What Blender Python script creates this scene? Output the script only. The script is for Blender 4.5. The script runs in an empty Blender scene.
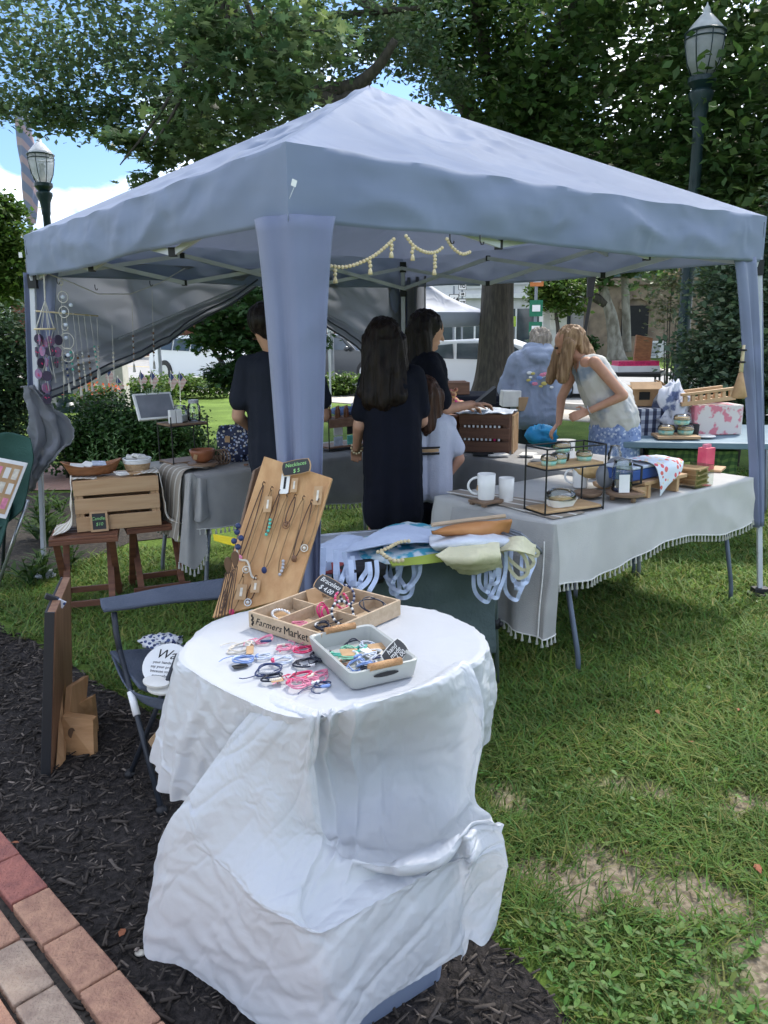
import bpy,bmesh,math,random
import numpy as np
from mathutils import Vector,Matrix,Euler,noise
random.seed(7)
rng = np.random.default_rng(11)
PI = math.pi
scene = bpy.context.scene
COL = scene.collection
R = math.radians
PITCH,ROLL,FPX,CH = .2257,-.0109,789.8,1.533
cam_d = bpy.data.cameras.new('camera')
cam = bpy.data.objects.new('camera',cam_d)
COL.objects.link(cam)
scene.camera = cam
cam_d.sensor_fit = 'VERTICAL'
cam_d.sensor_height = 36
cam_d.lens = FPX / 1024 * 36
cam_d.clip_start = .05
cam_d.clip_end = 3000
_rx = Matrix.Rotation(PI/2 - PITCH,4,'X')
cam.matrix_world = Matrix.Translation((0,0,CH)) @ _rx @ Matrix.Rotation(ROLL,4,'Z')
def ray(x,y):
 a,b = x-384,y-512
 c,s = math.cos(ROLL),math.sin(ROLL)
 u,v = (a*c+b*s)/FPX,(-a*s+b*c)/FPX
 c,s = math.cos(PITCH),math.sin(PITCH)
 return Vector((u,c-v*s,-s-v*c))
def Z(x,y,z=0.):
 r = ray(x,y); return r*((z-CH)/r.z)+Vector((0,0,CH))
def D(x,y,Y):
 r = ray(x,y); return r*(Y/r.y)+Vector((0,0,CH))
V = Vector
MATS = {}
def nt(name):
 m = bpy.data.materials.new(name); m.use_nodes = True
 t = m.node_tree; t.nodes.clear()
 out = t.nodes.new('ShaderNodeOutputMaterial')
 MATS[name] = m
 return m,t,out
def N(t,typ,**kw):
 n = t.nodes.new(typ)
 for k,v in kw.items():
  if k in ('operation','blend_type','data_type','noise_dimensions','attribute_name','musgrave_type','wave_type','bands_direction','feature','distance','mode'):
   setattr(n,k,v)
  else:
   n.inputs[k].default_value = v
 return n
def rgba(c): return (c[0],c[1],c[2],1)
def ridge_bump(t,vec,scale,strength,dist,det=4.,normal=None):
 n = N(t,'ShaderNodeTexNoise',Scale=scale,Detail=det,Distortion=.7); n.noise_type = 'RIDGED_MULTIFRACTAL'; t.links.new(vec,n.inputs['Vector'])
 bp = t.nodes.new('ShaderNodeBump'); bp.inputs['Strength'].default_value = strength; bp.inputs['Distance'].default_value = dist
 t.links.new(n.outputs['Fac'],bp.inputs['Height'])
 if normal: t.links.new(normal,bp.inputs['Normal'])
 return bp.outputs[0]
def film_bump(t,vec,normal=None):
 nd = N(t,'ShaderNodeTexNoise',Scale=3.,Detail=3.); t.links.new(vec,nd.inputs['Vector'])
 ma = t.nodes.new('ShaderNodeMixRGB'); ma.blend_type = 'ADD'; ma.inputs[0].default_value = .35; t.links.new(vec,ma.inputs[1]); t.links.new(nd.outputs['Color'],ma.inputs[2])
 for sc_,st_ in ((5.5,.20),(13.,.10)):
  vo = N(t,'ShaderNodeTexVoronoi',Scale=sc_); t.links.new(ma.outputs[0],vo.inputs['Vector'])
  bp = t.nodes.new('ShaderNodeBump'); bp.inputs['Strength'].default_value = st_; bp.inputs['Distance'].default_value = .025
  t.links.new(vo.outputs['Distance'],bp.inputs['Height'])
  if normal: t.links.new(normal,bp.inputs['Normal'])
  normal = bp.outputs[0]
 return normal
def mat(name,col,rough=.6,col2=None,scale=8.,metal=0.,bump=0.,bscale=60.,trans=0.,tcol=None,stretch=(1,1,1),spec=.4,alpha=None,transmission=0.,ior=1.45,attr=None,detail=5.,contrast=(.35,.65),sheen=0.,coord='Object',ridge=None):
 m,t,out = nt(name)
 L = t.links.new
 b = t.nodes.new('ShaderNodeBsdfPrincipled')
 b.inputs['Roughness'].default_value = rough
 b.inputs['Metallic'].default_value = metal
 b.inputs['Specular IOR Level'].default_value = spec
 b.inputs['IOR'].default_value = ior
 b.inputs['Transmission Weight'].default_value = transmission
 if sheen: b.inputs['Sheen Weight'].default_value = sheen
 tc = t.nodes.new('ShaderNodeTexCoord')
 mp = t.nodes.new('ShaderNodeMapping'); mp.inputs['Scale'].default_value = stretch
 L(tc.outputs[coord],mp.inputs[0])
 if col2 is None: col2 = tuple(c*.8 for c in col)
 n1 = N(t,'ShaderNodeTexNoise',Scale=scale,Detail=detail)
 L(mp.outputs[0],n1.inputs['Vector'])
 rp = t.nodes.new('ShaderNodeValToRGB')
 rp.color_ramp.elements[0].position = contrast[0]; rp.color_ramp.elements[1].position = contrast[1]
 rp.color_ramp.elements[0].color = rgba(col2); rp.color_ramp.elements[1].color = rgba(col)
 L(n1.outputs['Fac'],rp.inputs[0])
 csrc = rp.outputs[0]
 if attr:
  at = t.nodes.new('ShaderNodeAttribute'); at.attribute_name = attr
  mx = N(t,'ShaderNodeMixRGB',blend_type='MULTIPLY'); mx.inputs[0].default_value = 1
  L(csrc,mx.inputs[1]); L(at.outputs['Color'],mx.inputs[2]); csrc = mx.outputs[0]
 L(csrc,b.inputs['Base Color'])
 if bump:
  n2 = N(t,'ShaderNodeTexNoise',Scale=bscale,Detail=4.)
  L(mp.outputs[0],n2.inputs['Vector'])
  bp = t.nodes.new('ShaderNodeBump'); bp.inputs['Strength'].default_value = bump; bp.inputs['Distance'].default_value = .01
  L(n2.outputs['Fac'],bp.inputs['Height']); L(bp.outputs[0],b.inputs['Normal'])
 if ridge: L(ridge_bump(t,mp.outputs[0],ridge[0],ridge[1],.02),b.inputs['Normal'])
 sh = b.outputs[0]
 if trans:
  tr = t.nodes.new('ShaderNodeBsdfTranslucent')
  if tcol: tr.inputs[0].default_value = rgba(tcol)
  else: L(csrc,tr.inputs[0])
  mix = t.nodes.new('ShaderNodeMixShader'); mix.inputs[0].default_value = trans
  L(sh,mix.inputs[1]); L(tr.outputs[0],mix.inputs[2]); sh = mix.outputs[0]
 if alpha is not None: b.inputs['Alpha'].default_value = alpha
 L(sh,out.inputs[0])
 m.use_backface_culling = False
 return m
def wood(name,c1,c2,scale=3.,rough=.55,axis='x',bump=.15):
 st = {'x': (1,12,12),'y': (12,1,12),'z': (12,12,1)}[axis]
 return mat(name,c1,rough,c2,scale=scale,stretch=st,bump=bump,bscale=14.,detail=8.)
def glass(name,tint=(.93,.96,.96),rough=.05):
 m,t,out = nt(name); L = t.links.new
 g = t.nodes.new('ShaderNodeBsdfGlossy'); g.inputs['Roughness'].default_value = rough
 tr = t.nodes.new('ShaderNodeBsdfTransparent'); tr.inputs[0].default_value = rgba(tint)
 fr = t.nodes.new('ShaderNodeFresnel'); fr.inputs[0].default_value = 1.5
 ad = N(t,'ShaderNodeMath',operation='ADD'); ad.inputs[1].default_value = .06
 L(fr.outputs[0],ad.inputs[0])
 mix = t.nodes.new('ShaderNodeMixShader')
 L(ad.outputs[0],mix.inputs[0]); L(tr.outputs[0],mix.inputs[1]); L(g.outputs[0],mix.inputs[2]); L(mix.outputs[0],out.inputs[0])
 return m
def dots(name,base,spots,scale=30.,size=.35,base2=None,rough=.7):
 """printed cloth: voronoi blobs of random colours over a plain ground"""
 m,t,out = nt(name); L = t.links.new
 b = t.nodes.new('ShaderNodeBsdfPrincipled'); b.inputs['Roughness'].default_value = rough
 tc = t.nodes.new('ShaderNodeTexCoord')
 vo = N(t,'ShaderNodeTexVoronoi',Scale=scale); L(tc.outputs['Object'],vo.inputs['Vector'])
 rp = t.nodes.new('ShaderNodeValToRGB'); rp.color_ramp.interpolation = 'CONSTANT'
 rp.color_ramp.elements[0].color = rgba(spots[0]); rp.color_ramp.elements[0].position = 0
 for i,c in enumerate(spots[1:]):
  e = rp.color_ramp.elements.new((i+1)/len(spots)) if i+1 < len(spots)-1 or True else None
  e.color = rgba(c)
 sp = t.nodes.new('ShaderNodeSeparateColor'); L(vo.outputs['Color'],sp.inputs[0]); L(sp.outputs[0],rp.inputs[0])
 lt = N(t,'ShaderNodeMath',operation='LESS_THAN'); lt.inputs[1].default_value = size
 L(vo.outputs['Distance'],lt.inputs[0])
 mx = t.nodes.new('ShaderNodeMixRGB'); mx.inputs[1].default_value = rgba(base); L(lt.outputs[0],mx.inputs[0]); L(rp.outputs[0],mx.inputs[2])
 L(mx.outputs[0],b.inputs['Base Color']); L(b.outputs[0],out.inputs[0])
 return m
def stripes(name,c1,c2,scale=20.,axis='X',duty=.5,rough=.8,dist=.0,c3=None):
 m,t,out = nt(name); L = t.links.new
 b = t.nodes.new('ShaderNodeBsdfPrincipled'); b.inputs['Roughness'].default_value = rough
 tc = t.nodes.new('ShaderNodeTexCoord')
 w = N(t,'ShaderNodeTexWave',wave_type='BANDS',bands_direction=axis,Scale=scale,Distortion=dist)
 L(tc.outputs['Object'],w.inputs['Vector'])
 rp = t.nodes.new('ShaderNodeValToRGB'); rp.color_ramp.elements[0].position = duty-.05; rp.color_ramp.elements[1].position = duty+.05
 rp.color_ramp.elements[0].color = rgba(c1); rp.color_ramp.elements[1].color = rgba(c2)
 L(w.outputs['Fac'],rp.inputs[0]); src = rp.outputs[0]
 if c3:
  w2 = N(t,'ShaderNodeTexWave',wave_type='BANDS',bands_direction='Z' if axis != 'Z' else 'X',Scale=scale,Distortion=dist)
  L(tc.outputs['Object'],w2.inputs['Vector'])
  r2 = t.nodes.new('ShaderNodeValToRGB'); r2.color_ramp.elements[0].position = duty-.05; r2.color_ramp.elements[1].position = duty+.05
  r2.color_ramp.elements[0].color = (1,1,1,1); r2.color_ramp.elements[1].color = rgba(c3); L(w2.outputs['Fac'],r2.inputs[0])
  mm = N(t,'ShaderNodeMixRGB',blend_type='MULTIPLY'); mm.inputs[0].default_value = 1; L(src,mm.inputs[1]); L(r2.outputs[0],mm.inputs[2]); src = mm.outputs[0]
 L(src,b.inputs['Base Color']); L(b.outputs[0],out.inputs[0])
 return m
def rootmat(o):
 m = Matrix.Translation(o.location) @ o.rotation_euler.to_matrix().to_4x4()
 if o.parent: m = rootmat(o.parent) @ m
 return m
def tag(o,label=None,cat=None,group=None,kind=None):
 if label: o['label'] = label
 if cat: o['category'] = cat
 if group: o['group'] = group
 if kind: o['kind'] = kind
 return o
def empty(name,loc,rz=0.,label=None,cat=None,group=None,kind=None,rot=None):
 o = bpy.data.objects.new(name,None); COL.objects.link(o)
 o.empty_display_size = .1
 o.location = loc; o.rotation_euler = rot if rot else (0,0,rz)
 return tag(o,label,cat,group,kind)
def copy_tree(o,parent=None):
 c = o.copy(); COL.objects.link(c)
 c.parent = parent
 for ch in [x for x in bpy.data.objects if x.parent == o]:
  copy_tree(ch,c)
 return c
class MB:
 """collects shapes; build() links them as one mesh object"""
 def __init__(s): s.v = []; s.f = []; s.mi = []; s.cur = 0; s.cols = None
 def add(s,vs,fs):
  o = len(s.v); s.v += [tuple(v) for v in vs]; s.f += [tuple(i+o for i in f) for f in fs]; s.mi += [s.cur]*len(fs); return s
 def box(s,c,d,rot=None):
  x,y,z = d[0]/2,d[1]/2,d[2]/2
  vs = [V((a*x,b*y,e*z)) for a in (-1,1) for b in (-1,1) for e in (-1,1)]
  if rot is not None:
   m = rot if isinstance(rot,Matrix) else Euler(rot).to_matrix()
   vs = [m @ v for v in vs]
  vs = [v+V(c) for v in vs]
  return s.add(vs,[(0,1,3,2),(4,6,7,5),(0,4,5,1),(2,3,7,6),(0,2,6,4),(1,5,7,3)])
 def beam(s,p,q,w,h,up=(0,0,1)):
  p,q = V(p),V(q); d = (q-p); l = d.length; d.normalize()
  u = V(up); sx = d.cross(u)
  if sx.length < 1e-4: sx = d.cross(V((0,1,0)))
  sx.normalize(); u = sx.cross(d)
  m = Matrix((d,sx,u)).transposed()
  return s.box((p+q)/2,(l,w,h),m)
 def tube(s,pts,r,n=8,caps=True):
  pts = [V(p) for p in pts]; k = len(pts)
  rs = r if isinstance(r,(list,tuple)) else [r]*k
  vs = []; ref = None
  for i,p in enumerate(pts):
   d = (pts[min(i+1,k-1)]-pts[max(i-1,0)])
   if d.length < 1e-9: d = V((0,0,1))
   d.normalize()
   if ref is None:
    ref = d.cross(V((0,0,1)))
    if ref.length < .1: ref = d.cross(V((0,1,0)))
   ref = (ref - d*ref.dot(d))
   if ref.length < 1e-6: ref = d.orthogonal()
   ref.normalize(); b = d.cross(ref)
   for j in range(n):
    a = 2*PI*j/n; vs.append(p+(ref*math.cos(a)+b*math.sin(a))*rs[i])
  fs = [(i*n+j,i*n+(j+1) % n,(i+1)*n+(j+1) % n,(i+1)*n+j) for i in range(k-1) for j in range(n)]
  if caps: fs += [tuple(range(n))[::-1],tuple((k-1)*n+j for j in range(n))]
  return s.add(vs,fs)
 def ring(s,c,r,t,nrm=(0,0,1),n=24,m=6,sy=1.,wob=0.):
  nrm = V(nrm).normalized(); a = nrm.orthogonal().normalized(); b = nrm.cross(a)
  ph = random.random()*9
  vs = []
  for i in range(n):
   an = 2*PI*i/n; rr = r*(1+wob*math.sin(3*an+ph)); d = a*math.cos(an)+b*math.sin(an)*sy
   cc = V(c)+d*rr
   for j in range(m):
    q = 2*PI*j/m; vs.append(cc+(d.normalized()*math.cos(q)+nrm*math.sin(q))*t)
  return s.add(vs,[(i*m+j,((i+1) % n)*m+j,((i+1) % n)*m+(j+1) % m,i*m+(j+1) % m) for i in range(n) for j in range(m)])
 def lathe(s,prof,c=(0,0,0),n=20,m=None):
  vs = []
  for r,z in prof:
   for j in range(n):
    a = 2*PI*j/n; v = V((r*math.cos(a),r*math.sin(a),z))
    if m is not None: v = m @ v
    vs.append(v+V(c))
  k = len(prof)
  fs = [(i*n+j,i*n+(j+1) % n,(i+1)*n+(j+1) % n,(i+1)*n+j) for i in range(k-1) for j in range(n)]
  fs += [tuple(range(n))[::-1],tuple((k-1)*n+j for j in range(n))]
  return s.add(vs,fs)
 def ball(s,c,r,n=10,m=7,sc=(1,1,1),rot=None):
  vs = []; c = V(c)
  for i in range(m+1):
   th = PI*i/m
   for j in range(n):
    a = 2*PI*j/n
    v = V((math.sin(th)*math.cos(a)*sc[0],math.sin(th)*math.sin(a)*sc[1],math.cos(th)*sc[2]))*r
    if rot is not None: v = rot @ v
    vs.append(c+v)
  return s.add(vs,[(i*n+j,(i+1)*n+j,(i+1)*n+(j+1) % n,i*n+(j+1) % n) for i in range(m) for j in range(n)])
 def grid(s,P,closed=False):
  """P[i][j] points"""
  a,b = len(P),len(P[0]); vs = [p for row in P for p in row]
  jb = b if closed else b-1
  return s.add(vs,[(i*b+j,i*b+(j+1) % b,(i+1)*b+(j+1) % b,(i+1)*b+j) for i in range(a-1) for j in range(jb)])
 def prism(s,pts,n,th):
  """closed outline extruded by th along n"""
  n = V(n).normalized()*th; k = len(pts)
  vs = [V(p) for p in pts]+[V(p)+n for p in pts]
  return s.add(vs,[tuple(range(k))[::-1],tuple(range(k,2*k))]+[(i,(i+1) % k,k+(i+1) % k,k+i) for i in range(k)])
 def build(s,name,mats,parent=None,base=None,label=None,cat=None,group=None,kind=None,smooth=False,bevel=0.,solid=0.,sub=0,local=False,auto=None,sharp=None):
  me = bpy.data.meshes.new(name)
  inv = None
  if parent is not None and not local: inv = rootmat(parent).inverted()
  elif base is not None: inv = Matrix.Translation(-V(base))
  vs = [tuple(inv @ V(v)) for v in s.v] if inv is not None else s.v
  me.from_pydata(vs,[],s.f); me.update()
  bm = bmesh.new(); bm.from_mesh(me); bmesh.ops.recalc_face_normals(bm,faces=bm.faces); bm.to_mesh(me); bm.free()
  if not isinstance(mats,(list,tuple)): mats = [mats]
  for m in mats: me.materials.append(m)
  if len(mats) > 1: me.polygons.foreach_set('material_index',s.mi)
  if smooth: me.polygons.foreach_set('use_smooth',[True]*len(me.polygons))
  o = bpy.data.objects.new(name,me); COL.objects.link(o)
  if parent is not None: o.parent = parent
  elif base is not None: o.location = base
  if solid:
   d = o.modifiers.new('solid','SOLIDIFY'); d.thickness = solid; d.offset = 0
  if bevel:
   d = o.modifiers.new('bevel','BEVEL'); d.width = bevel; d.segments = 2; d.limit_method = 'ANGLE'; d.angle_limit = .6
  if sub:
   d = o.modifiers.new('sub','SUBSURF'); d.levels = sub; d.render_levels = sub
  if smooth and sharp:
   me.set_sharp_from_angle(angle=sharp)
  return tag(o,label,cat,group,kind)
def np_mesh(name,verts,faces_flat,loop_tot,m,base=None,col=None,smooth=False,parent=None):
 """fast mesh from numpy arrays; every face has loop_tot corners; col per face -> attribute 'col'"""
 me = bpy.data.meshes.new(name)
 if parent is not None:
  b = rootmat(parent).translation; verts = verts-np.array(b)
 elif base is not None: verts = verts-np.array(base)
 nf = len(faces_flat)//loop_tot
 me.vertices.add(len(verts)); me.vertices.foreach_set('co',verts.astype(np.float32).ravel())
 me.loops.add(len(faces_flat)); me.loops.foreach_set('vertex_index',faces_flat.astype(np.int32))
 me.polygons.add(nf)
 me.polygons.foreach_set('loop_start',np.arange(0,nf*loop_tot,loop_tot,dtype=np.int32))
 if hasattr(m,'__iter__') and not isinstance(m,bpy.types.Material):
  for x in m: me.materials.append(x)
 else: me.materials.append(m)
 if smooth: me.polygons.foreach_set('use_smooth',np.ones(nf,bool))
 me.update(calc_edges=True)
 if col is not None:
  ca = me.color_attributes.new('col','FLOAT_COLOR','CORNER')
  c4 = np.ones((nf,4),np.float32); c4[:,:3] = col
  ca.data.foreach_set('color',np.repeat(c4,loop_tot,axis=0).ravel())
 o = bpy.data.objects.new(name,me); COL.objects.link(o)
 if parent is not None: o.parent = parent
 elif base is not None: o.location = base
 return o
def rot_mats(n,tilt=1.):
 """random rotations, tilt 0 = all lie level"""
 az = rng.uniform(0,2*PI,n); el = rng.normal(0,tilt,n); ro = rng.uniform(0,2*PI,n)
 ca,sa,ce,se,cr,sr = np.cos(az),np.sin(az),np.cos(el),np.sin(el),np.cos(ro),np.sin(ro)
 Zm = np.zeros((n,3,3)); Zm[:,0,0] = ca; Zm[:,0,1] = -sa; Zm[:,1,0] = sa; Zm[:,1,1] = ca; Zm[:,2,2] = 1
 X = np.zeros((n,3,3)); X[:,0,0] = 1; X[:,1,1] = ce; X[:,1,2] = -se; X[:,2,1] = se; X[:,2,2] = ce
 Rr = np.zeros((n,3,3)); Rr[:,0,0] = cr; Rr[:,0,1] = -sr; Rr[:,1,0] = sr; Rr[:,1,1] = cr; Rr[:,2,2] = 1
 return Zm @ X @ Rr
def scatter(name,cen,size,tmpl,faces,m,tilt=.7,col=None,base=None,parent=None,rots=None):
 """one mesh of many small copies of a template (leaves, chips, blades)"""
 n = len(cen); T = np.array(tmpl,float); k = len(T)
 RM = rots if rots is not None else rot_mats(n,tilt)
 vs = np.einsum('nij,kj->nki',RM,T)*np.asarray(size).reshape(-1,1,1)+np.asarray(cen)[:,None,:]
 F = np.array(faces); lt = F.shape[1]
 ff = (F[None]+(np.arange(n)*k)[:,None,None]).reshape(-1)
 c = None
 if col is not None: c = np.repeat(col,len(F),axis=0)
 return np_mesh(name,vs.reshape(-1,3),ff,lt,m,base,c,parent=parent)
def text(s,size,m,parent,loc,rot,shear=0.,extrude=.0008,name='lettering',bold=0.,align='CENTER',spacing=1.):
 cu = bpy.data.curves.new(name,'FONT'); cu.body = s; cu.size = size; cu.extrude = extrude; cu.shear = shear; cu.offset = bold
 cu.align_x = align; cu.align_y = 'CENTER'; cu.resolution_u = 3; cu.space_character = spacing
 o = bpy.data.objects.new(name+'_tmp',cu); COL.objects.link(o)
 bpy.context.view_layer.update()
 me = bpy.data.meshes.new_from_object(o.evaluated_get(bpy.context.evaluated_depsgraph_get()))
 bpy.data.objects.remove(o)
 me.name = name; me.materials.clear(); me.materials.append(m)
 M = Matrix.Translation(loc) @ (rot if isinstance(rot,Matrix) else Euler(rot).to_matrix()).to_4x4()
 if parent is not None: M = rootmat(parent).inverted() @ M
 me.transform(M)
 t = bpy.data.objects.new(name,me); COL.objects.link(t); t.parent = parent
 return t
def frame_mat(x,y):
 """rotation whose x and y axes are the given directions"""
 x = V(x).normalized(); y = V(y); y = (y-x*y.dot(x)).normalized(); z = x.cross(y)
 return Matrix((x,y,z)).transposed()
def catmull(P,n):
 """resample control array along axis 0 to n samples"""
 P = np.asarray(P,float); k = len(P); t = np.linspace(0,k-1,n); i = np.clip(t.astype(int),0,k-2); f = (t-i)
 f = f.reshape((-1,)+(1,)*(P.ndim-1))
 def g(j): return P[np.clip(j,0,k-1)]
 p0,p1,p2,p3 = g(i-1),g(i),g(i+1),g(i+2)
 return .5*((2*p1)+(-p0+p2)*f+(2*p0-5*p1+4*p2-p3)*f**2+(-p0+3*p1-3*p2+p3)*f**3)
def patch(C,nu,nv):
 """control net -> dense net"""
 A = catmull(np.array([[tuple(p) for p in r] for r in C]),nu)
 return catmull(A.transpose(1,0,2),nv).transpose(1,0,2)
def net_normals(G):
 du = np.gradient(G,axis=0); dv = np.gradient(G,axis=1); n = np.cross(du,dv)
 return n/np.maximum(np.linalg.norm(n,axis=2,keepdims=True),1e-9)
def nz(p,s,seed=0.):
 return noise.noise(V((p[0]*s+seed,p[1]*s+seed*1.7,p[2]*s-seed)))
def ridged(p,s,seed=0.):
 return 1-abs(nz(p,s,seed))*2
def crinkle(G,amp,s,seed=0.,amp2=0.,s2=30.,mask=None,st=(1,1,1)):
 Nn = net_normals(G); out = G.copy()
 for i in range(G.shape[0]):
  for j in range(G.shape[1]):
   p = G[i,j]*np.array(st); a = amp*(ridged(p,s,seed)-.4)
   if amp2: a += amp2*(ridged(p,s2,seed+3)-.4)
   if mask is not None: a *= mask[i,j]
   out[i,j] += Nn[i,j]*a
 return out
def tassels(mb,pts,l=.035,r=.006):
 for p in pts:
  p = V(p); mb.lathe([(.0015,0),(r*.5,-.004),(r*.35,-.008),(r,-l),(r*.3,-l-.001)],p,6)
def along(pts,step):
 out = []; acc = 0
 for a,b in zip(pts[:-1],pts[1:]):
  a,b = V(a),V(b); l = (b-a).length; d = acc
  while d < l: out.append(a.lerp(b,d/l)); d += step
  acc = d-l
 return out
M_ = dict
alum = mat('aluminium',(.62,.63,.65),.35,metal=.8,scale=20)
white_metal = mat('pale_powder_coat',(.60,.62,.66),.6,scale=5,spec=.2)
dark_metal = mat('black_wire',(.015,.015,.016),.45,scale=9)
grey_metal = mat('grey_tube',(.22,.24,.27),.35,scale=9,metal=.3)
black = mat('black_plastic',(.02,.02,.022),.5,scale=9)
white = mat('white_paint',(.78,.78,.77),.5,(.7,.7,.69),scale=6)
ceramic = mat('white_ceramic',(.8,.79,.76),.2,(.76,.75,.72),scale=6)
card = mat('cardboard',(.42,.27,.15),.85,(.34,.22,.12),scale=9,bump=.2,bscale=90)
paper = mat('paper',(.75,.73,.68),.8,(.66,.64,.6),scale=14)
kraft = mat('kraft_card',(.48,.31,.17),.85,(.4,.25,.13),scale=30)
chalk = mat('chalkboard',(.03,.03,.032),.75,(.055,.055,.058),scale=9)
chalk_w = mat('chalk_writing',(.75,.75,.72),.9)
chalk_g = mat('green_chalk_writing',(.35,.7,.25),.9)
navy = mat('navy_cloth',(.009,.010,.018),.9,(.007,.008,.013),scale=5,bump=.2,bscale=90,spec=.2)
skin = mat('skin',(.52,.29,.19),.5,(.46,.24,.16),scale=14,spec=.35)
skin2 = mat('light_skin',(.56,.31,.21),.5,(.5,.26,.17),scale=14,spec=.35)
glass_m = glass('clear_glass')
# ================================================================== the canopy tent
TF,TL,TR,TB = V((-.288,2.605,0)),V((-2.10,4.89,0)),V((2.045,4.42,0)),V((.18,6.71,0))
TC = (TF+TB)/2
EH,VT,PK = 1.87,2.10,2.81
def fabric(name,c,c2,tr,tc,bump=.35,scale=3.,bs=18.):
 return mat(name,c,.62,c2,scale=scale,ridge=(bs*.28,bump*2.2),trans=tr,tcol=tc,spec=.25,sheen=.2)
roof_m = fabric('tent_fabric',(.30,.36,.50),(.26,.315,.45),.42,(.48,.51,.60))
wall_m = fabric('tent_wall_fabric',(.28,.29,.32),(.24,.25,.28),.6,(.56,.57,.60),bump=.6,bs=9.)
sleeve_m = fabric('tent_sleeve_fabric',(.21,.24,.36),(.18,.205,.31),.15,(.15,.18,.28),bump=.5,bs=14.)
def at(p,z): return V((p.x,p.y,z))
tent = empty('canopy_tent',TC,0,'large blue grey pop-up canopy tent standing over the craft stall','canopy tent')
def lerp(a,b,t_): return a*(1-t_)+b*t_
def roof():
 mb = MB(); cs = [TF,TR,TB,TL]; pk = at(TC,PK)
 for k in range(4):
  a,b = at(cs[k],VT),at(cs[(k+1) % 4],VT); rows = []
  nrm = (lerp(a,b,.5)-at(TC,VT)).normalized()
  nI,nJ = 70,90
  for i in range(nI+1):
   s = i/nI; row = []
   for j in range(nJ+1):
    u = j/nJ; e = lerp(a,b,u); p = lerp(e,pk,s)
    ed = 4*u*(1-u)
    sag = -.075*ed*(4*s*(1-s))*(1.1-.5*s)
    eave = -.010*ed*(1-s)**6
    wr = (ridged(p,1.6,3)-.45)*.022+(ridged((p.x+p.z,p.y,p.z),4.2,8)-.45)*.022+(ridged((p.x,p.y-p.z,p.z),9,5)-.45)*.007
    fr = math.sin(u*46+3*nz(p,1.1,2))*.004*(1-s)**3
    ed2 = min(1,5*min(u,1-u))*min(1,2.2*s)
    p = p+V((0,0,1))*(sag+eave)+(nrm*.35+V((0,0,.94)))*(wr*ed2+fr*min(1,8*min(u,1-u)))
    row.append(p)
   rows.append(row)
  top = []
  nV = 14
  for i in range(nV,0,-1):
   q = i/nV; row = []
   for j in range(nJ+1):
    u = j/nJ; e = lerp(a,b,u); ed = 4*u*(1-u)
    z = VT-.010*ed-(VT-EH)*q+(.012*math.sin(u*7+k)*q*ed)
    out = .018*math.sin(PI*q)*ed+.010*math.sin(u*23+q*2+k*2)*q*ed+((ridged((e.x,e.y,z*1.6),3.2,k)-.5)*.026+(ridged((e.x+z,e.y,z*2),8,k)-.5)*.006)*ed**.5*math.sin(PI*min(1,q*.8+.1))
    row.append(V((e.x,e.y,z))+nrm*out)
   top.append(row)
  mb.grid(top+rows)
 bm_o = mb.build('roof_canopy',roof_m,tent,smooth=True)
 me = bm_o.data
 bm = bmesh.new(); bm.from_mesh(me); bmesh.ops.remove_doubles(bm,verts=bm.verts,dist=.0025); bm.to_mesh(me); bm.free()
 d = bm_o.modifiers.new('solid','SOLIDIFY'); d.thickness = .0015
 me.set_sharp_from_angle(angle=1.0)
roof()
mb = MB(); tg = D(294,183,2.58)
mb.box(tg,(.016,.002,.02),(0,.3,.5)); mb.beam(tg+V((0,0,-.012)),tg+V((-.016,0,-.045)),.003,.001)
mb.build('care_tag',white,tent)
mb = MB(); mb.box(D(20.5,255,4.83),(.02,.002,.03)); mb.build('care_tag',white,tent)
def pole(cnr,out,foot=True):
 dr = (cnr-TC).normalized(); inn = cnr-dr*(.075 if cnr is TF else .045)
 top = at(inn,2.05); bot = at(inn+dr*out,.0)
 mb = MB(); mb.beam(top,lerp(top,bot,.55),.034,.034,up=dr); mb.beam(lerp(top,bot,.5),bot+V((0,0,.01)),.027,.027,up=dr)
 lg = mb.build('leg',white_metal,tent,bevel=.004)
 for q_,z_ in ((inn,2.03),(inn+dr*out*.09,1.84)): j = MB(); j.box(at(q_,z_),(.05,.05,.08)); j.build('corner_joint',black,lg)
 f = MB(); f.prism([(bot.x+.075*math.cos(a)*1.0,bot.y+.055*math.sin(a),.004) for a in [i*PI/6 for i in range(12)]],(0,0,1),.012)
 f.box(bot+V((0,0,.03)),(.09,.06,.03))
 f.build('foot_plate',white_metal if cnr is TL else black,lg,bevel=.003)
 return top,bot
for c_,o_ in ((TF,.05),(TL,.15),(TR,.20),(TB,.05)): pole(c_,o_)
def truss(a,b):
 dr = (b-a).normalized(); nn = V((-dr.y,dr.x,0))
 if (TC-a).dot(nn) < 0: nn = -nn
 a2,b2 = a+nn*.04,b+nn*.04
 mb = MB()
 for k in range(3):
  p,q = lerp(a2,b2,k/3),lerp(a2,b2,(k+1)/3)
  mb.beam(at(p,2.03),at(q,1.855),.014,.026); mb.beam(at(p+nn*.016,1.855),at(q+nn*.016,2.03),.014,.026)
 o = mb.build('truss_bar',white_metal,tent)
 for k in range(1,3):
  for z_ in (2.03,1.856): p = lerp(a2,b2,k/3)+nn*.008; j = MB(); j.box(at(p,z_),(.03,.03,.035)); j.build('joint',black,o)
truss(TF,TR); truss(TR,TB); truss(TB,TL); truss(TL,TF)
mb = MB(); hub = at(TC,2.3)
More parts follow.
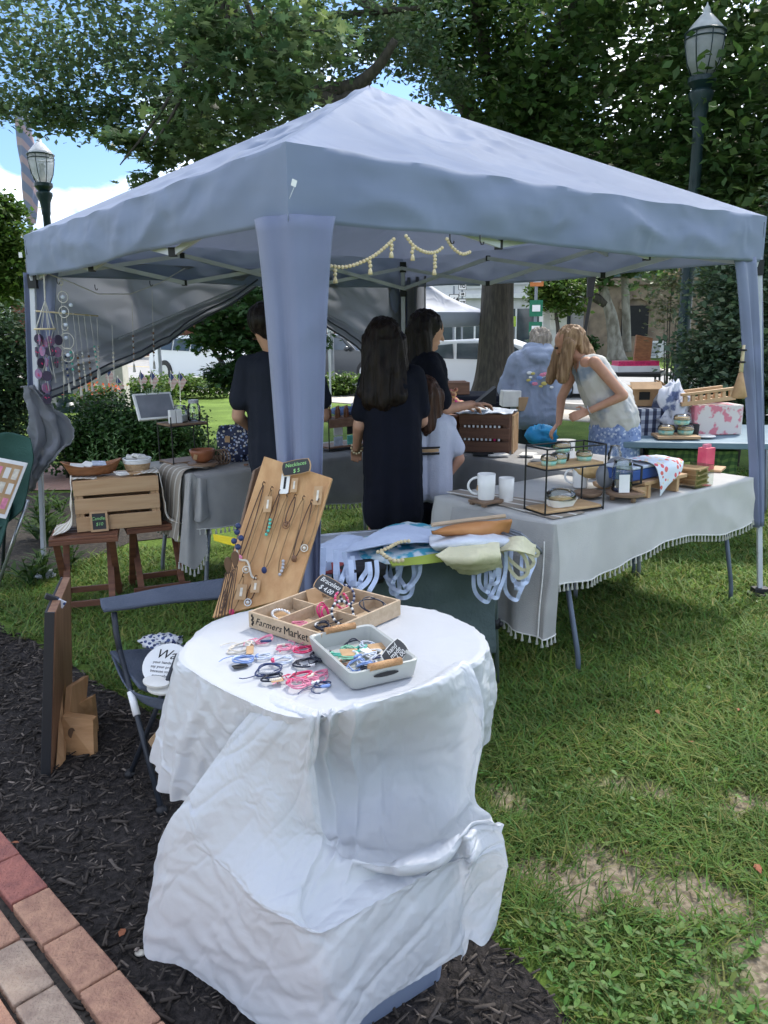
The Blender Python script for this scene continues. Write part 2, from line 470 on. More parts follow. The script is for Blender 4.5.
for a,b in ((TF,TR),(TR,TB),(TB,TL),(TL,TF)):
 m_ = lerp(a,b,1/3); m2 = lerp(a,b,2/3)
 for q in (m_,):
  mb.beam(at(q,1.98),lerp(at(q,2.02),hub,.5)+V((0,0,.10)),.014,.024); mb.beam(lerp(at(q,2.02),hub,.5)+V((0,0,.10)),hub,.014,.024)
mb.tube([hub+V((0,0,-.12)),at(TC,PK-.02)],.018); mb.build('peak_bars',white_metal,tent)
def sleeve(cnr,w0,w1,z0,z1,name='leg_sleeve',out=.05,fl=1.,sd=None,sh=0.):
 dr = (cnr-TC).normalized()
 if sd is None: sd = V((-dr.y,dr.x,0))
 P = []; dro = dr; dr = V((sd.y,-sd.x,0))
 if dr.dot(dro) < 0: dr = -dr
 nI,nJ = 40,36
 for i in range(nI+1):
  s = i/nI; z = lerp(z0,z1,s); w_ = lerp(w0,w1,min(1,s*1.35)**.65); row = []
  c = cnr+dro*(-.012+out*s)+sd*sh*(w_/w0)
  for j in range(nJ+1):
   u = j/nJ*2-1
   fold = .016*math.sin(u*7.5+1.2*nz((0,0,z),1.2,4))*(.4+s)*fl+.008*math.sin(u*17+z*2)*s*fl
   depth = -abs(u)**1.6*w_*(.62 if not sh else .2)
   p = c+sd*(u*w_)+dr*(depth+fold+.006); row.append((p.x,p.y,z))
  P.append(row)
 mb = MB(); mb.grid(P); o = mb.build(name,sleeve_m,tent,smooth=True,solid=.002); return o
sleeve(TF,.135,.060,EH+.02,.10,fl=1.3)
sleeve(TR,.14,.055,EH+.02,.42,out=.14,sd=(TR-TF).normalized(),sh=-.10)
sleeve(TL,.10,.06,EH+.02,.75,out=.10,sd=V((1,.1,0)).normalized(),sh=.07)
sleeve(TB,.12,.10,EH+.02,.5)
def curtain(a,b,side):
 """a = leg where it is tied, b = middle of the eave"""
 dr = (b-a).normalized(); nn = V((-dr.y,dr.x,0))
 if (TC-a).dot(nn) < 0: nn = -nn
 l = (b-a).length; P = []; nI,nJ = 46,64
 zt = 1.14 if side == 'L' else 1.0
 for j in range(nI+1):
  s = j/nI; row = []
  for i in range(nJ+1):
   u = i/nJ
   bot = lerp(zt,EH-.02,u**(1.12 if side == 'L' else .8))
   if side == 'L': bot -= .02*math.sin(PI*u)
   top = EH+.10
   z = lerp(top,bot,s)
   p = a+dr*(l*u)-nn*.02
   x_ = (ridged((p.x*.8+z*.9,p.y*.8,z*.7),2.2,4)-.5)*.085+(ridged((p.x+z,p.y,z),5.5,6)-.5)*.022
   amp = min(1,s*3)*min(1,4*u+.2)*min(1,5*(1-u)+.05)
   roll = 0
   if s > .74:
    q = (s-.74)/.26; roll = .045*abs(math.sin(q*PI*2.5))*min(1,3*(1-u)+.2)
   row.append(p+nn*(x_*amp+roll)+V((0,0,z)))
  P.append(row)
 mb = MB(); mb.grid(P); o = mb.build('side_curtain',wall_m,tent,smooth=True,solid=.002)
 e = MB(); e.tube([P[-1][i]+nn*.004 for i in range(0,nJ+1,2)],.007,6); e.tube([P[-1][i]+nn*.03+V((0,0,.045)) for i in range(0,nJ+1,2)],.006,6)
 e.build('hem_piping',mat('dark_piping',(.05,.055,.07),.8) if 'dark_piping' not in MATS else MATS['dark_piping'],o)
MID = lerp(TL,TB,.53)
curtain(TL,MID,'L'); curtain(TB,MID+V((.03,.02,0)),'B')
P = []
for i in range(31):
 s = i/30; row = []
 for j in range(21):
  u = j/20; p = lerp(TB,TR,.10*u); row.append((p.x+.02*math.sin(u*18),p.y+.03*math.sin(u*18+1),lerp(EH+.08,.9,s)))
 P.append(row)
mb = MB(); mb.grid(P); mb.build('side_curtain',wall_m,tent,smooth=True,solid=.002)
def bundle():
 def r(y,x0,x1,dz0=0.,n=7,dep=4.80,fold=.03,ph=0.):
  return [D(lerp(x0,x1,j/(n-1)),y+dz0*math.sin(PI*j/(n-1)),dep+fold*math.cos(j*2.4+ph)) for j in range(n)]
 C = [r(386,25,34,0,fold=.012),r(398,27,47,0),r(418,29,66,3,ph=.5),r(437,30,76,6,fold=.05,ph=1),r(455,29,60,4,fold=.05,ph=1.4),r(472,27,46,2,fold=.04,ph=1.7),r(492,26,33,-2,fold=.02,ph=2)]
 G = patch(C,60,60); G = crinkle(G,.03,6.,2,.010,16)
 mb = MB(); mb.grid([[tuple(q) for q in row] for row in G]); o = mb.build('curtain_tail',wall_m,tent,smooth=True,solid=.003)
 b = MB(); b.ring(D(27,387,4.86),.035,.006,(0,0,1),18,5,wob=.1); b.build('tie_strap',black,o)
bundle()
mb = MB(); mb.beam(at(lerp(TL,TB,.50),1.86),at(lerp(TL,TB,.16),1.50)+V((.06,-.05,0)),.02,.012); mb.build('stay_bar',grey_metal,tent)
# ================================================================== front table under the white plastic cloth
cloth_m,t,out = nt('plastic_tablecloth'); L = t.links.new
b = t.nodes.new('ShaderNodeBsdfPrincipled'); b.inputs['Base Color'].default_value = (.66,.67,.69,1); b.inputs['Roughness'].default_value = .36
b.inputs['Specular IOR Level'].default_value = .45
tcx = t.nodes.new('ShaderNodeTexCoord'); nn1 = N(t,'ShaderNodeTexNoise',Scale=9.,Detail=8.,Roughness=.6,Distortion=.8); L(tcx.outputs['Object'],nn1.inputs['Vector'])
nn2 = N(t,'ShaderNodeTexNoise',Scale=70.,Detail=3.); L(tcx.outputs['Object'],nn2.inputs['Vector'])
ad = N(t,'ShaderNodeMath',operation='MULTIPLY_ADD'); ad.inputs[1].default_value = .08; L(nn2.outputs['Fac'],ad.inputs[0]); L(nn1.outputs['Fac'],ad.inputs[2])
bp = t.nodes.new('ShaderNodeBump'); bp.inputs['Strength'].default_value = .22; bp.inputs['Distance'].default_value = .02; L(ad.outputs[0],bp.inputs['Height']); L(film_bump(t,tcx.outputs['Object'],bp.outputs[0]),b.inputs['Normal'])
tr = t.nodes.new('ShaderNodeBsdfTranslucent'); tr.inputs[0].default_value = (.62,.66,.74,1)
mi = t.nodes.new('ShaderNodeMixShader'); mi.inputs[0].default_value = .28; L(b.outputs[0],mi.inputs[1]); L(tr.outputs[0],mi.inputs[2]); L(mi.outputs[0],out.inputs[0])
HT = .75
ctr = V((-.13,1.86,0))
tb = empty('side_table',ctr,0,'small square folding table hidden under the white plastic cloth','table')
mb = MB(); tc_ = [Z(196,664,.735),Z(300,706,.735),Z(460,655,.735),Z(330,608,.735)]
mb.prism([c*.93+at(ctr,.735)*.07 for c in tc_],(0,0,-1),.025); mb.build('tabletop',mat('grey_board',(.3,.3,.3),.7),tb,bevel=.01)
for c in tc_:
 q = c*.8+at(ctr,.735)*.2
 mb = MB(); mb.tube([(q.x,q.y+.05,.71),(q.x,q.y+.05,.0)],.011); mb.build('leg',grey_metal,tb)
def P3(x,y,z=None,Y=None): return tuple(Z(x,y,z)) if Y is None else tuple(D(x,y,Y))
edge = [(215,620),(190,638),(178,658),(188,676),(215,692),(245,706),(270,716),(300,722),(330,720),(360,713),(400,702),(440,688),(466,672),(484,654),(484,636),(462,620),(420,607),(340,600),(270,606)]
mid = [(196,700,None),(172,700,0),(165,712,0),(172,735,0),(198,748,-.0),(228,755,0),(262,765,0.02),(300,775,.04),(330,774,.08),(362,770,.12),(405,770,.14),(440,755,.10),(466,735,.04),(489,705,.0),(493,690,.0),(490,680,.05),(440,640,None),(340,625,None),(270,640,None)]
bot = [(200,760,None),(160,752,.02),(156,770,.0),(166,795,.0),(186,802,.02),(222,800,.04),(262,815,.06),(305,828,.04),(335,846,.06),(365,856,.09),(410,858,.10),(438,846,.08),(455,832,.06),(462,795,.05),(474,765,.02),(484,735,.06),(440,700,None),(340,700,None),(270,700,None)]
ce = V((0,0,0))
E3 = [Z(x,y,HT) for x,y in edge]
cm = sum(E3,V())/len(E3)
kf = [(.955 if 3 <= i <= 12 else 1.) for i in range(len(E3))]
rows = [[cm.lerp(e,q*(k if q > .8 else 1)) for e,k in zip(E3,kf)] for q in (.004,.5,.86,.97)]
r4,r5,r6 = [],[],[]
for i,e in enumerate(E3):
 o_ = (e-cm); o_.z = 0; o_.normalize()
 x,y,dd_ = mid[i]
 push = {2: .02,3: .05,4: .08,5: .12,6: .16,7: .18,8: .20,9: .20,10: .18,11: .12,12: .05}.get(i,0)
 if dd_ is None: m_ = e+o_*.03+V((0,0,-.2))
 else: m_ = D(x,y,e.y+dd_+push)
 x,y,dd_ = bot[i]
 if dd_ is None: b_ = e+o_*.05+V((0,0,-.38))
 else: b_ = D(x,y,e.y+dd_+push)
 r4.append(e+V((0,0,-.014))+o_*.006 if not 3 <= i <= 12 else e.lerp(cm,.07)+V((0,0,-.012))); r5.append(m_); r6.append(b_)
rows += [r4,[a.lerp(c,.45) for a,c in zip(r4,r5)],r5,[a.lerp(c,.5) for a,c in zip(r5,r6)],r6]
nC = len(E3)
rowsw = [r+r[:3] for r in rows]
rowsw = [[r[-1]]+r+r[:2] for r in rows]
A = catmull(np.array([[tuple(p) for p in r] for r in rowsw]),150)
B_ = catmull(A.transpose(1,0,2),(nC+2)*10+1)
B_ = B_[10:10+nC*10].transpose(1,0,2)
G = B_
K = G.shape[1]; nr = G.shape[0]
Nn = net_normals(G)
out_ = G.copy()
for i in range(nr):
 s = i/(nr-1)
 for j in range(K):
  p = G[i,j]; a = 2*PI*j/K
  h = max(0,(s-.44)/.56)
  f = h**.8*(.008*math.sin(a*17+2.2*nz((a*2,s*2,0),1,3))+.004*math.sin(a*31+s*5+3*nz((a,s,1),2)))
  c = (ridged((p[0],p[1],p[2]*.55),9,5)-.5)*.006*min(1,h*3)+(ridged(p,26,9)-.5)*.0022*min(1,h*3)
  top = (1-min(1,h*8))*((ridged(p,5.,2)-.5)*.0018)
  out_[i,j] += Nn[i,j]*(f+c) + np.array([0,0,top if s > .06 else 0])
mb = MB(); mb.grid([[tuple(q) for q in r] for r in out_],closed=True)
cl = empty('tablecloth',(ctr.x,ctr.y,0),0,'white plastic tablecloth draped over the front table and the bin before it','tablecloth')
UPPER = out_
E_ = .7475
cols = [
 [(262,696,E_),(252,706,.735),(241,721,.70),(228,739,.665),(214,758,.62),(192,790,.55),(188.0,795.4,0.536),(172,817,.48),(158,845,.42)],
[(270,703,E_),(258,718,.72),(246,740,.67),(235,760,.625),(221,786,.57),(196,822,.49),(190.0,829.2,0.468),(166,858,.38),(148,905,.25)],
[(284,709,E_),(272,735,.70),(260,762,.635),(249,787,.58),(236,810,.53),(206,846,.44),(198.2,854.8,0.414),(167,890,.31),(144,957,.10)],
[(297,715,E_),(290,750,.67),(282,785,.59),(274,810,.54),(263,836,.485),(236,874,.42),(230.0,883.2,0.388),(206,920,.26),(180,967,.08)],
[(308,719,E_),(305,765,.64),(302,805,.54),(298,832,.48),(286,860,.44),(261,898,.405),(256.4,908.0,0.37),(238,948,.23),(215,988,.06)],
[(315,721,E_),(315,775,.61),(318,820,.505),(320,840,.455),(306,875,.42),(286,914,.39),(282.8,926.2,0.352),(270,975,.20),(252,1022,.045)],
[(326,720,E_),(327,775,0,1.60),(332,828,.425),(337,846,.43),'F0'],
[(350,716,E_),(350,772,0,1.68),(352,835,.365),(356,856,.415),'F1'],
[(382,708,E_),(384,772,0,1.74),(390,838,.350),(398,866,.405),'F2'],
[(418,697,E_),(420,768,0,1.76),(430,834,.350),(442,856,.402),'F3'],
[(447,684,E_),(450,750,0,1.73),(455,816,.39),(463,832,.425),(468,842,.405),(471,860,.375),(469.6,869.0,0.344),(464,905,.22),(462,960,.07)],
[(462,674,E_),(474,735,0,1.70),(466,800,.44),(474,822,.43),(480,834,.405),(484,852,.375),(482.8,860.6,0.348),(478,895,.24),(468,940,.13)],
[(468,669,E_),(481,730,0,1.70),(472,796,.45),(488,822,.43),(496,834,.405),(499,852,.37),(497.6,861.6,0.34),(492,900,.22),(483,946,.12)],
[(471,666,E_),(484,728,0,1.70),(476,796,.46),(497,826,.43),(503,838,.40),(508,864,.34),(506.8,870.8,0.316),(502,898,.22),(495,930,.13)],
]
A_,B2 = V((.165,1.60,0)),V((-.15,1.365,0)); fo = V((.598,-.801,0))
def face(k):
 q = B2.lerp(A_,(.03,.33,.66,.97)[k])
 return [at(q-fo*.05,.368),at(q+fo*.002,.350),at(q+fo*.006,.335),at(q+fo*.016,.2),at(q+fo*.014,.095-.04*(k == 0))]
def cp(a): return D(a[0],a[1],a[3]) if len(a) == 4 else Z(*a)
C = []
for col in cols:
 r_ = []
 for n_,a in enumerate(col):
  if n_ == 0: e_ = Z(a[0],a[1],HT+.0012); i_ = e_.lerp(cm,.16); i_.z = HT+.0014; r_ += [i_,e_.lerp(cm,.01)]
  else: r_ += face(int(a[1])) if isinstance(a,str) else [cp(a)]
 C.append(r_)
G = patch(C,180,130)
Nn = net_normals(G); out_ = G.copy()
for i in range(G.shape[0]):
 u = i/(G.shape[0]-1)
 for j in range(G.shape[1]):
  v = j/(G.shape[1]-1); p = G[i,j]
  hol = math.exp(-((v-.22)/.16)**2)*min(1,max(0,(u-.30)*6))*min(1,v*6)
  f = hol*.012*math.sin(u*30+1.2*math.sin(v*6))+.055*min(1,v*6)*max(0,1-v*1.7)*(abs(math.sin((u-.30)*48+v*4+1.3*nz(p,4,7)))**.7-.5)*math.exp(-((u-.48)/.10)**2)+max(0,ridged((u*2.2,v*9+u*6,0),1.1,4)-.35)**2*.017*min(1,max(0,(v-.5)*6))*min(1,max(0,(u-.3)*8))+max(0,ridged((u*14+v*3,v*1.6,2),1.,6)-.4)**2*.02*max(0,1-u*2.4)*min(1,v*4)
  rim_ = math.exp(-((v-.44)/.07)**2)*min(1,max(0,(u-.36)*6))*.012*(1+math.sin(v*70+u*6))
  fan = .007*math.sin(u*30+v*3+2*nz(p,2.2,2))*max(0,1-u*2.2)*min(1,v*5)
  out_[i,j] += Nn[i,j]*(f+rim_+fan+nz(p,14,3)*.0016)
def settle(name,G,pin,parent,grow=-.035,frames=14,mass=.12,sub=1,seed=1):
 """buckle a slightly oversized thin plastic sheet between its pinned edges, so it creases as film does"""
 a,b = G.shape[:2]; mb = MB(); mb.grid([[tuple(q) for q in r] for r in G]); o = mb.build(name,cloth_m,None,smooth=True)
 vg = o.vertex_groups.new(name='pin')
 for i in range(a):
  for j in range(b): vg.add([i*b+j],float(pin(i/(a-1),j/(b-1))),'REPLACE')
 c = o.modifiers.new('cloth','CLOTH'); st = c.settings; st.quality = 6; st.mass = mass; st.air_damping = 4
 st.tension_stiffness = 40; st.compression_stiffness = 40; st.shear_stiffness = 12; st.bending_stiffness = .02; st.tension_damping = 12; st.compression_damping = 12
 st.vertex_group_mass = 'pin'; st.pin_stiffness = 1.; st.shrink_min = grow; st.effector_weights.gravity = .06
 c.collision_settings.use_self_collision = False; c.point_cache.frame_start = 1; c.point_cache.frame_end = frames+1
 for f in range(1,frames+1): scene.frame_set(f)
 dg = bpy.context.evaluated_depsgraph_get(); me = bpy.data.meshes.new_from_object(o.evaluated_get(dg)); old = o.data
 bpy.data.objects.remove(o); bpy.data.meshes.remove(old); scene.frame_set(1)
 me.name = name; inv = rootmat(parent).inverted(); me.transform(inv); me.polygons.foreach_set('use_smooth',[True]*len(me.polygons))
 c = bpy.data.objects.new(name,me); COL.objects.link(c); c.parent = parent
 if sub: d = c.modifiers.new('sub','SUBSURF'); d.levels = sub; d.render_levels = sub
 return c
def pin_low(u,v):
 e = min(u,1-u,1-v); return 1. if v < .03 else (.6 if e < .012 else .22)
UP = np.concatenate([UPPER,UPPER[:,:1]],axis=1)[::1]
settle('lower_drape',out_,pin_low,cl)
settle('top_drape',UP,lambda u,v: 1. if u < .44 or v < .004 or v > .996 else (.35 if u > .99 else .10),cl,grow=-.05,frames=12)
dx_ = (B2-A_).normalized(); dy_ = V((-dx_.y,dx_.x,0))
if dy_.y < 0: dy_ = -dy_
bn = empty('storage_bin',(A_+B2)/2+dy_*.2,0,'translucent bluish plastic storage bin under the white cloth','storage bin')
def binring(ins,z):
 a,b2 = A_+dx_*ins+dy_*ins,B2-dx_*ins+dy_*ins; c,d_ = B2-dx_*ins+dy_*(.42-ins),A_+dx_*ins+dy_*(.42-ins); pts = []
 for q,nx,pv in ((a,b2,d_),(b2,c,a),(c,d_,b2),(d_,a,c)):
  q1 = q+(pv-q).normalized()*.03; q2 = q+(nx-q).normalized()*.03
  for k in range(5):
   s = k/4; p = q1*(1-s)**2+q*2*s*(1-s)+q2*s*s; pts.append((p.x,p.y,z))
 return pts
mb = MB(); mb.grid([binring(.03,.003),binring(.022,.012),binring(.006,.23),binring(-.001,.233),binring(-.001,.24)],closed=True); mb.add(binring(.03,.003),[tuple(range(20))])
mb.build('tub',mat('frosted_plastic',(.36,.43,.58),.3,(.33,.4,.55),trans=.35,tcol=(.45,.53,.68)),bn,smooth=True,sharp=.7)
mb = MB(); mb.grid([binring(-.004,.241),binring(-.004,.253),binring(.012,.257)],closed=True); mb.add(binring(.012,.2575),[tuple(range(20))]); mb.build('lid',MATS['frosted_plastic'],bn,bevel=.003)
# ================================================================== light and sky
w = bpy.data.worlds.new('World'); scene.world = w; w.use_nodes = True
t = w.node_tree; t.nodes.clear(); L = t.links.new
SUN_EL,SUN_AZ = R(50),R(35)
sky = t.nodes.new('ShaderNodeTexSky'); sky.sky_type = 'NISHITA'; sky.sun_disc = False
sky.sun_elevation = SUN_EL; sky.sun_rotation = SUN_AZ; sky.air_density = 1.1; sky.dust_density = 1.2; sky.altitude = 200
tc = t.nodes.new('ShaderNodeTexCoord')
mp = t.nodes.new('ShaderNodeMapping'); mp.inputs['Scale'].default_value = (1,1,2.2); mp.inputs['Location'].default_value = (2.1,.9,.9)
L(tc.outputs['Generated'],mp.inputs[0])
n1 = N(t,'ShaderNodeTexNoise',Scale=3.1,Detail=9.,Roughness=.55,Distortion=.25); L(mp.outputs[0],n1.inputs['Vector'])
rp = t.nodes.new('ShaderNodeValToRGB'); rp.color_ramp.elements[0].position = .47; rp.color_ramp.elements[1].position = .58
L(n1.outputs['Fac'],rp.inputs[0])
n2 = N(t,'ShaderNodeTexNoise',Scale=7.,Detail=6.); L(mp.outputs[0],n2.inputs['Vector'])
rp2 = t.nodes.new('ShaderNodeValToRGB'); rp2.color_ramp.elements[0].position = .3; rp2.color_ramp.elements[1].position = .55
rp2.color_ramp.elements[0].color = (5.0,5.8,7.2,1); rp2.color_ramp.elements[1].color = (9.0,9.4,10.2,1)
L(n2.outputs['Fac'],rp2.inputs[0])
tint = N(t,'ShaderNodeMixRGB',blend_type='MULTIPLY'); tint.inputs[0].default_value = 1; tint.inputs[2].default_value = (.38,.48,.62,1)
L(sky.outputs[0],tint.inputs[1])
mx = t.nodes.new('ShaderNodeMixRGB'); L(rp.outputs[0],mx.inputs[0]); L(tint.outputs[0],mx.inputs[1]); L(rp2.outputs[0],mx.inputs[2])
bg = t.nodes.new('ShaderNodeBackground'); bg.inputs['Strength'].default_value = .12
L(mx.outputs[0],bg.inputs[0])
wo = t.nodes.new('ShaderNodeOutputWorld'); L(bg.outputs[0],wo.inputs[0])
sd = bpy.data.lights.new('sun','SUN'); sd.energy = 3.0; sd.angle = R(7); sd.color = (1,.95,.87)
so = bpy.data.objects.new('sun',sd); COL.objects.link(so)
sdir = V((math.sin(SUN_AZ)*math.cos(SUN_EL),math.cos(SUN_AZ)*math.cos(SUN_EL),math.sin(SUN_EL)))
so.rotation_euler = sdir.to_track_quat('Z','Y').to_euler(); so.location = (3,3,20)
vs = scene.view_settings; vs.view_transform = 'Standard'; vs.look = 'None'; vs.gamma = 1; vs.exposure = 1.58
try: vs.use_curve_mapping = False
except: pass
scene.cycles.max_bounces = 8; scene.cycles.transparent_max_bounces = 12
scene.cycles.use_denoising = True
# ================================================================== ground
def inside(poly,x,y):
 r = False; k = len(poly)
 for i in range(k):
  x1,y1 = poly[i]; x2,y2 = poly[(i+1) % k]
  if (y1 > y) != (y2 > y) and x < (x2-x1)*(y-y1)/(y2-y1)+x1: r = not r
 return r
MULCH = [(-2.6,4.6),(-2.0,3.95),(-1.62,3.62),(-1.14,3.13),(-.80,2.86),(-.35,2.42),(.02,2.02),(.24,1.76),(.34,1.68),(.40,1.5),(.5,1.25),(.75,.7),(1.2,-.2),(-.2,-.6),(-1.2,.6),(-1.9,1.9),(-2.6,2.6),(-3.2,3.4),(-3.4,4.6)]
BED = [(-4.6,5.2),(-2.2,5.0),(-1.9,5.7),(-1.1,6.3),(-1.2,7.3),(-2.2,7.7),(-5.2,7.6)]
DIRT = [(.62,1.95,.17),(.86,1.88,.14),(.5,2.0,.08),(1.02,1.62,.18),(1.2,1.5,.2),(.72,1.36,.10),(1.15,2.3,.09),(.86,2.42,.06),(1.45,2.05,.12),(.95,1.3,.12),(.38,2.35,.07)]
def dirt(x,y):
 a = 0
 for cx,cy,r in DIRT:
  d = math.hypot((x-cx)/1.35,y-cy)+.10*nz((x,y,0),9,2.)+.05*nz((x,y,0),26,3.); a = max(a,min(1,max(0,(r-d)/.13+.5)))
 return a
lawn = []
def ground():
 m,t,out = nt('lawn_soil'); L = t.links.new
 b = t.nodes.new('ShaderNodeBsdfPrincipled'); b.inputs['Roughness'].default_value = .95; b.inputs['Specular IOR Level'].default_value = .1
 tc = t.nodes.new('ShaderNodeTexCoord')
 n1 = N(t,'ShaderNodeTexNoise',Scale=1.3,Detail=6.); L(tc.outputs['Object'],n1.inputs['Vector'])
 n2 = N(t,'ShaderNodeTexNoise',Scale=45.,Detail=6.); L(tc.outputs['Object'],n2.inputs['Vector'])
 r1 = t.nodes.new('ShaderNodeValToRGB'); r1.color_ramp.elements[0].color = (.075,.12,.022,1); r1.color_ramp.elements[1].color = (.13,.20,.04,1)
 r1.color_ramp.elements[0].position = .35; r1.color_ramp.elements[1].position = .65; L(n1.outputs['Fac'],r1.inputs[0])
 r2 = t.nodes.new('ShaderNodeValToRGB'); r2.color_ramp.elements[0].color = (.62,.62,.62,1); r2.color_ramp.elements[1].color = (1.15,1.15,1.15,1)
 r2.color_ramp.elements[0].position = .35; r2.color_ramp.elements[1].position = .65; L(n2.outputs['Fac'],r2.inputs[0])
 mm = N(t,'ShaderNodeMixRGB',blend_type='MULTIPLY'); mm.inputs[0].default_value = 1; L(r1.outputs[0],mm.inputs[1]); L(r2.outputs[0],mm.inputs[2])
 r3 = t.nodes.new('ShaderNodeValToRGB'); r3.color_ramp.elements[0].color = (.17,.135,.09,1); r3.color_ramp.elements[1].color = (.33,.265,.185,1)
 r3.color_ramp.elements[0].position = .4; r3.color_ramp.elements[1].position = .6; L(n2.outputs['Fac'],r3.inputs[0])
 at = t.nodes.new('ShaderNodeAttribute'); at.attribute_name = 'dirt'
 mx = t.nodes.new('ShaderNodeMixRGB'); L(at.outputs['Fac'],mx.inputs[0]); L(mm.outputs[0],mx.inputs[1]); L(r3.outputs[0],mx.inputs[2])
 L(mx.outputs[0],b.inputs['Base Color'])
 bp = t.nodes.new('ShaderNodeBump'); bp.inputs['Strength'].default_value = .35; bp.inputs['Distance'].default_value = .02
 L(n2.outputs['Fac'],bp.inputs['Height']); L(bp.outputs[0],b.inputs['Normal']); L(b.outputs[0],out.inputs[0])
 xs = sorted(set([-900,-300,-120,-60,-30,-15,-8,-5]+[round(-3+i*.05,3) for i in range(130)]+[5,8,15,30,60,120,300,900]))
 ys = sorted(set([-300,-60,-15,-4]+[round(-1+i*.05,3) for i in range(130)]+[7,9,12,16,22,30,45,70,120,300,1500]))
 mb = MB(); P = []; A = []
 for y in ys:
  row = []
  for x in xs:
   row.append((x,y,0)); A.append(dirt(x,y) if .1 < x < 2 and .9 < y < 3 else 0)
  P.append(row)
 mb.grid(P); o = mb.build('ground',m,kind='structure',smooth=True)
 at = o.data.attributes.new('dirt','FLOAT','POINT'); at.data.foreach_set('value',A)
ground()
def sheet(name,poly,z,m,wob=.0,sub=4):
 pts = []
 k = len(poly)
 for i in range(k):
  a,b = V((*poly[i],z)),V((*poly[(i+1) % k],z))
  for j in range(sub):
   p = a.lerp(b,j/sub)
   if wob: p += V((nz(p,5,1),nz(p,5,7),0))*wob
   pts.append(p)
 bm = bmesh.new(); vsb = [bm.verts.new(p) for p in pts]; bm.faces.new(vsb)
 bmesh.ops.triangulate(bm,faces=bm.faces[:])
 me = bpy.data.meshes.new(name); bm.to_mesh(me); bm.free(); me.materials.append(m)
 o = bpy.data.objects.new(name,me); COL.objects.link(o); o['kind'] = 'structure'
 return o
mulch_m = mat('mulch',(.05,.043,.040),.95,(.02,.018,.017),scale=60,bump=1.,bscale=90,spec=.15)
sheet('mulch_bed',MULCH,.006,mulch_m,.05)
sheet('planting_bed',BED,.006,mat('bed_soil',(.05,.04,.03),.95,(.02,.017,.014),scale=30,bump=.8,bscale=60),.1)
def chips():
 n = 42000; xs = rng.uniform(-2.9,1.1,n); ys = rng.uniform(.9,4.5,n)
 keep = [i for i in range(n) if inside(MULCH,xs[i]+.03*nz((xs[i],ys[i],0),6),ys[i])]
 xs,ys = xs[keep],ys[keep]; n = len(xs)
 c = np.stack([xs,ys,rng.uniform(.008,.022,n)],1)
 T = [(-.5,-.09,-.04),(.5,-.06,-.04),(.55,.08,-.03),(-.45,.1,-.04),(-.45,-.07,.06),(.42,-.05,.05),(.48,.06,.05),(-.4,.07,.06)]
 F = [(0,3,2,1),(4,5,6,7),(0,1,5,4),(1,2,6,5),(2,3,7,6),(3,0,4,7)]
 g = rng.choice([.45,.7,1.,1.5,2.6],n,p=[.3,.3,.22,.14,.04])[:,None]*np.array([[1,.95,.9]])*rng.uniform(.8,1.2,(n,1))
 m = mat('bark_chips',(.095,.082,.072),.85,(.05,.043,.038),scale=30,attr='col',spec=.25)
 o = scatter('bark_chips',c,rng.gamma(2.2,.0078,n)+.005,T,F,m,tilt=.28,col=g)
 tag(o,kind='stuff',label='loose dark shredded bark mulch covering the bed',cat='mulch')
chips()
def shade_clear(x,y): return True
def blades():
 n = 330000
 u = rng.uniform(0,1,n); y = 1.15*(8.6/1.15)**u
 x = rng.uniform(-1,1,n)*(.62*y+.15)
 x,y = x[:],y[:]
 keep = np.ones(n,bool)
 pm = np.array([inside(MULCH,a+.04*math.sin(b*23),b+.04*math.sin(a*19)) for a,b in zip(x,y)]); keep &= ~pm
 pb = np.array([inside(BED,a,b) for a,b in zip(x,y)]); keep &= ~pb
 dd = np.array([dirt(a,b) if .1 < a < 2 and .9 < b < 3 else 0 for a,b in zip(x,y)]); keep &= rng.uniform(0,1,n) > dd*.93
 keep &= ~((x < -1.0) & (y > 5.6))
 th = np.array([nz((a,b,0),2.2,5) for a,b in zip(x,y)]); keep &= (th+rng.uniform(-.3,.9,n)) > -.15; keep &= ~((x > .2) & (y < 1.75) & (rng.uniform(0,1,n) < .55))
 x,y,th = x[keep],y[keep],th[keep]; n = len(x)
 hgt = (rng.gamma(5,.0044,n)*(1+.45*th)+.006)*np.where((x > .2) & (y < 1.8),.7,1); wd = np.clip(.0022+y*.0012,.003,.009)*rng.uniform(.7,1.4,n)
 az = rng.uniform(0,2*PI,n); lean = rng.uniform(.4,2.4,n)*hgt
 dx,dy = np.cos(az),np.sin(az); px,py = -dy,dx
 b0 = np.stack([x-px*wd/2,y-py*wd/2,np.zeros(n)],1); b1 = np.stack([x+px*wd/2,y+py*wd/2,np.zeros(n)],1)
 m0 = np.stack([x-px*wd*.4+dx*lean*.35,y-py*wd*.4+dy*lean*.35,hgt*.6],1); m1 = np.stack([x+px*wd*.4+dx*lean*.35,y+py*wd*.4+dy*lean*.35,hgt*.6],1)
 tp = np.stack([x+dx*lean,y+dy*lean,hgt*.95],1); tq = tp+np.stack([px,py,0*px],1)*.0006
 Vv = np.stack([b0,b1,m1,m0,tq,tp],1).reshape(-1,3)
 F = (np.array([[0,1,2,3],[3,2,4,5]])[None]+(np.arange(n)*6)[:,None,None]).reshape(-1)
 c = np.stack([rng.uniform(.75,1.25,n),rng.uniform(.85,1.15,n),rng.uniform(.6,1.1,n)],1)*(1+.25*th[:,None])
 dry = rng.uniform(0,1,n) < .09; c[dry] = [2.2,1.35,1.6]
 m = mat('grass_blades',(.15,.23,.058),.6,(.095,.16,.04),scale=1.6,attr='col',trans=.3,spec=.25)
 o = np_mesh('grass',Vv,F,4,m,col=np.repeat(c,2,axis=0))
 tag(o,kind='stuff',label='short green lawn grass with thin bare spots',cat='grass')
blades()
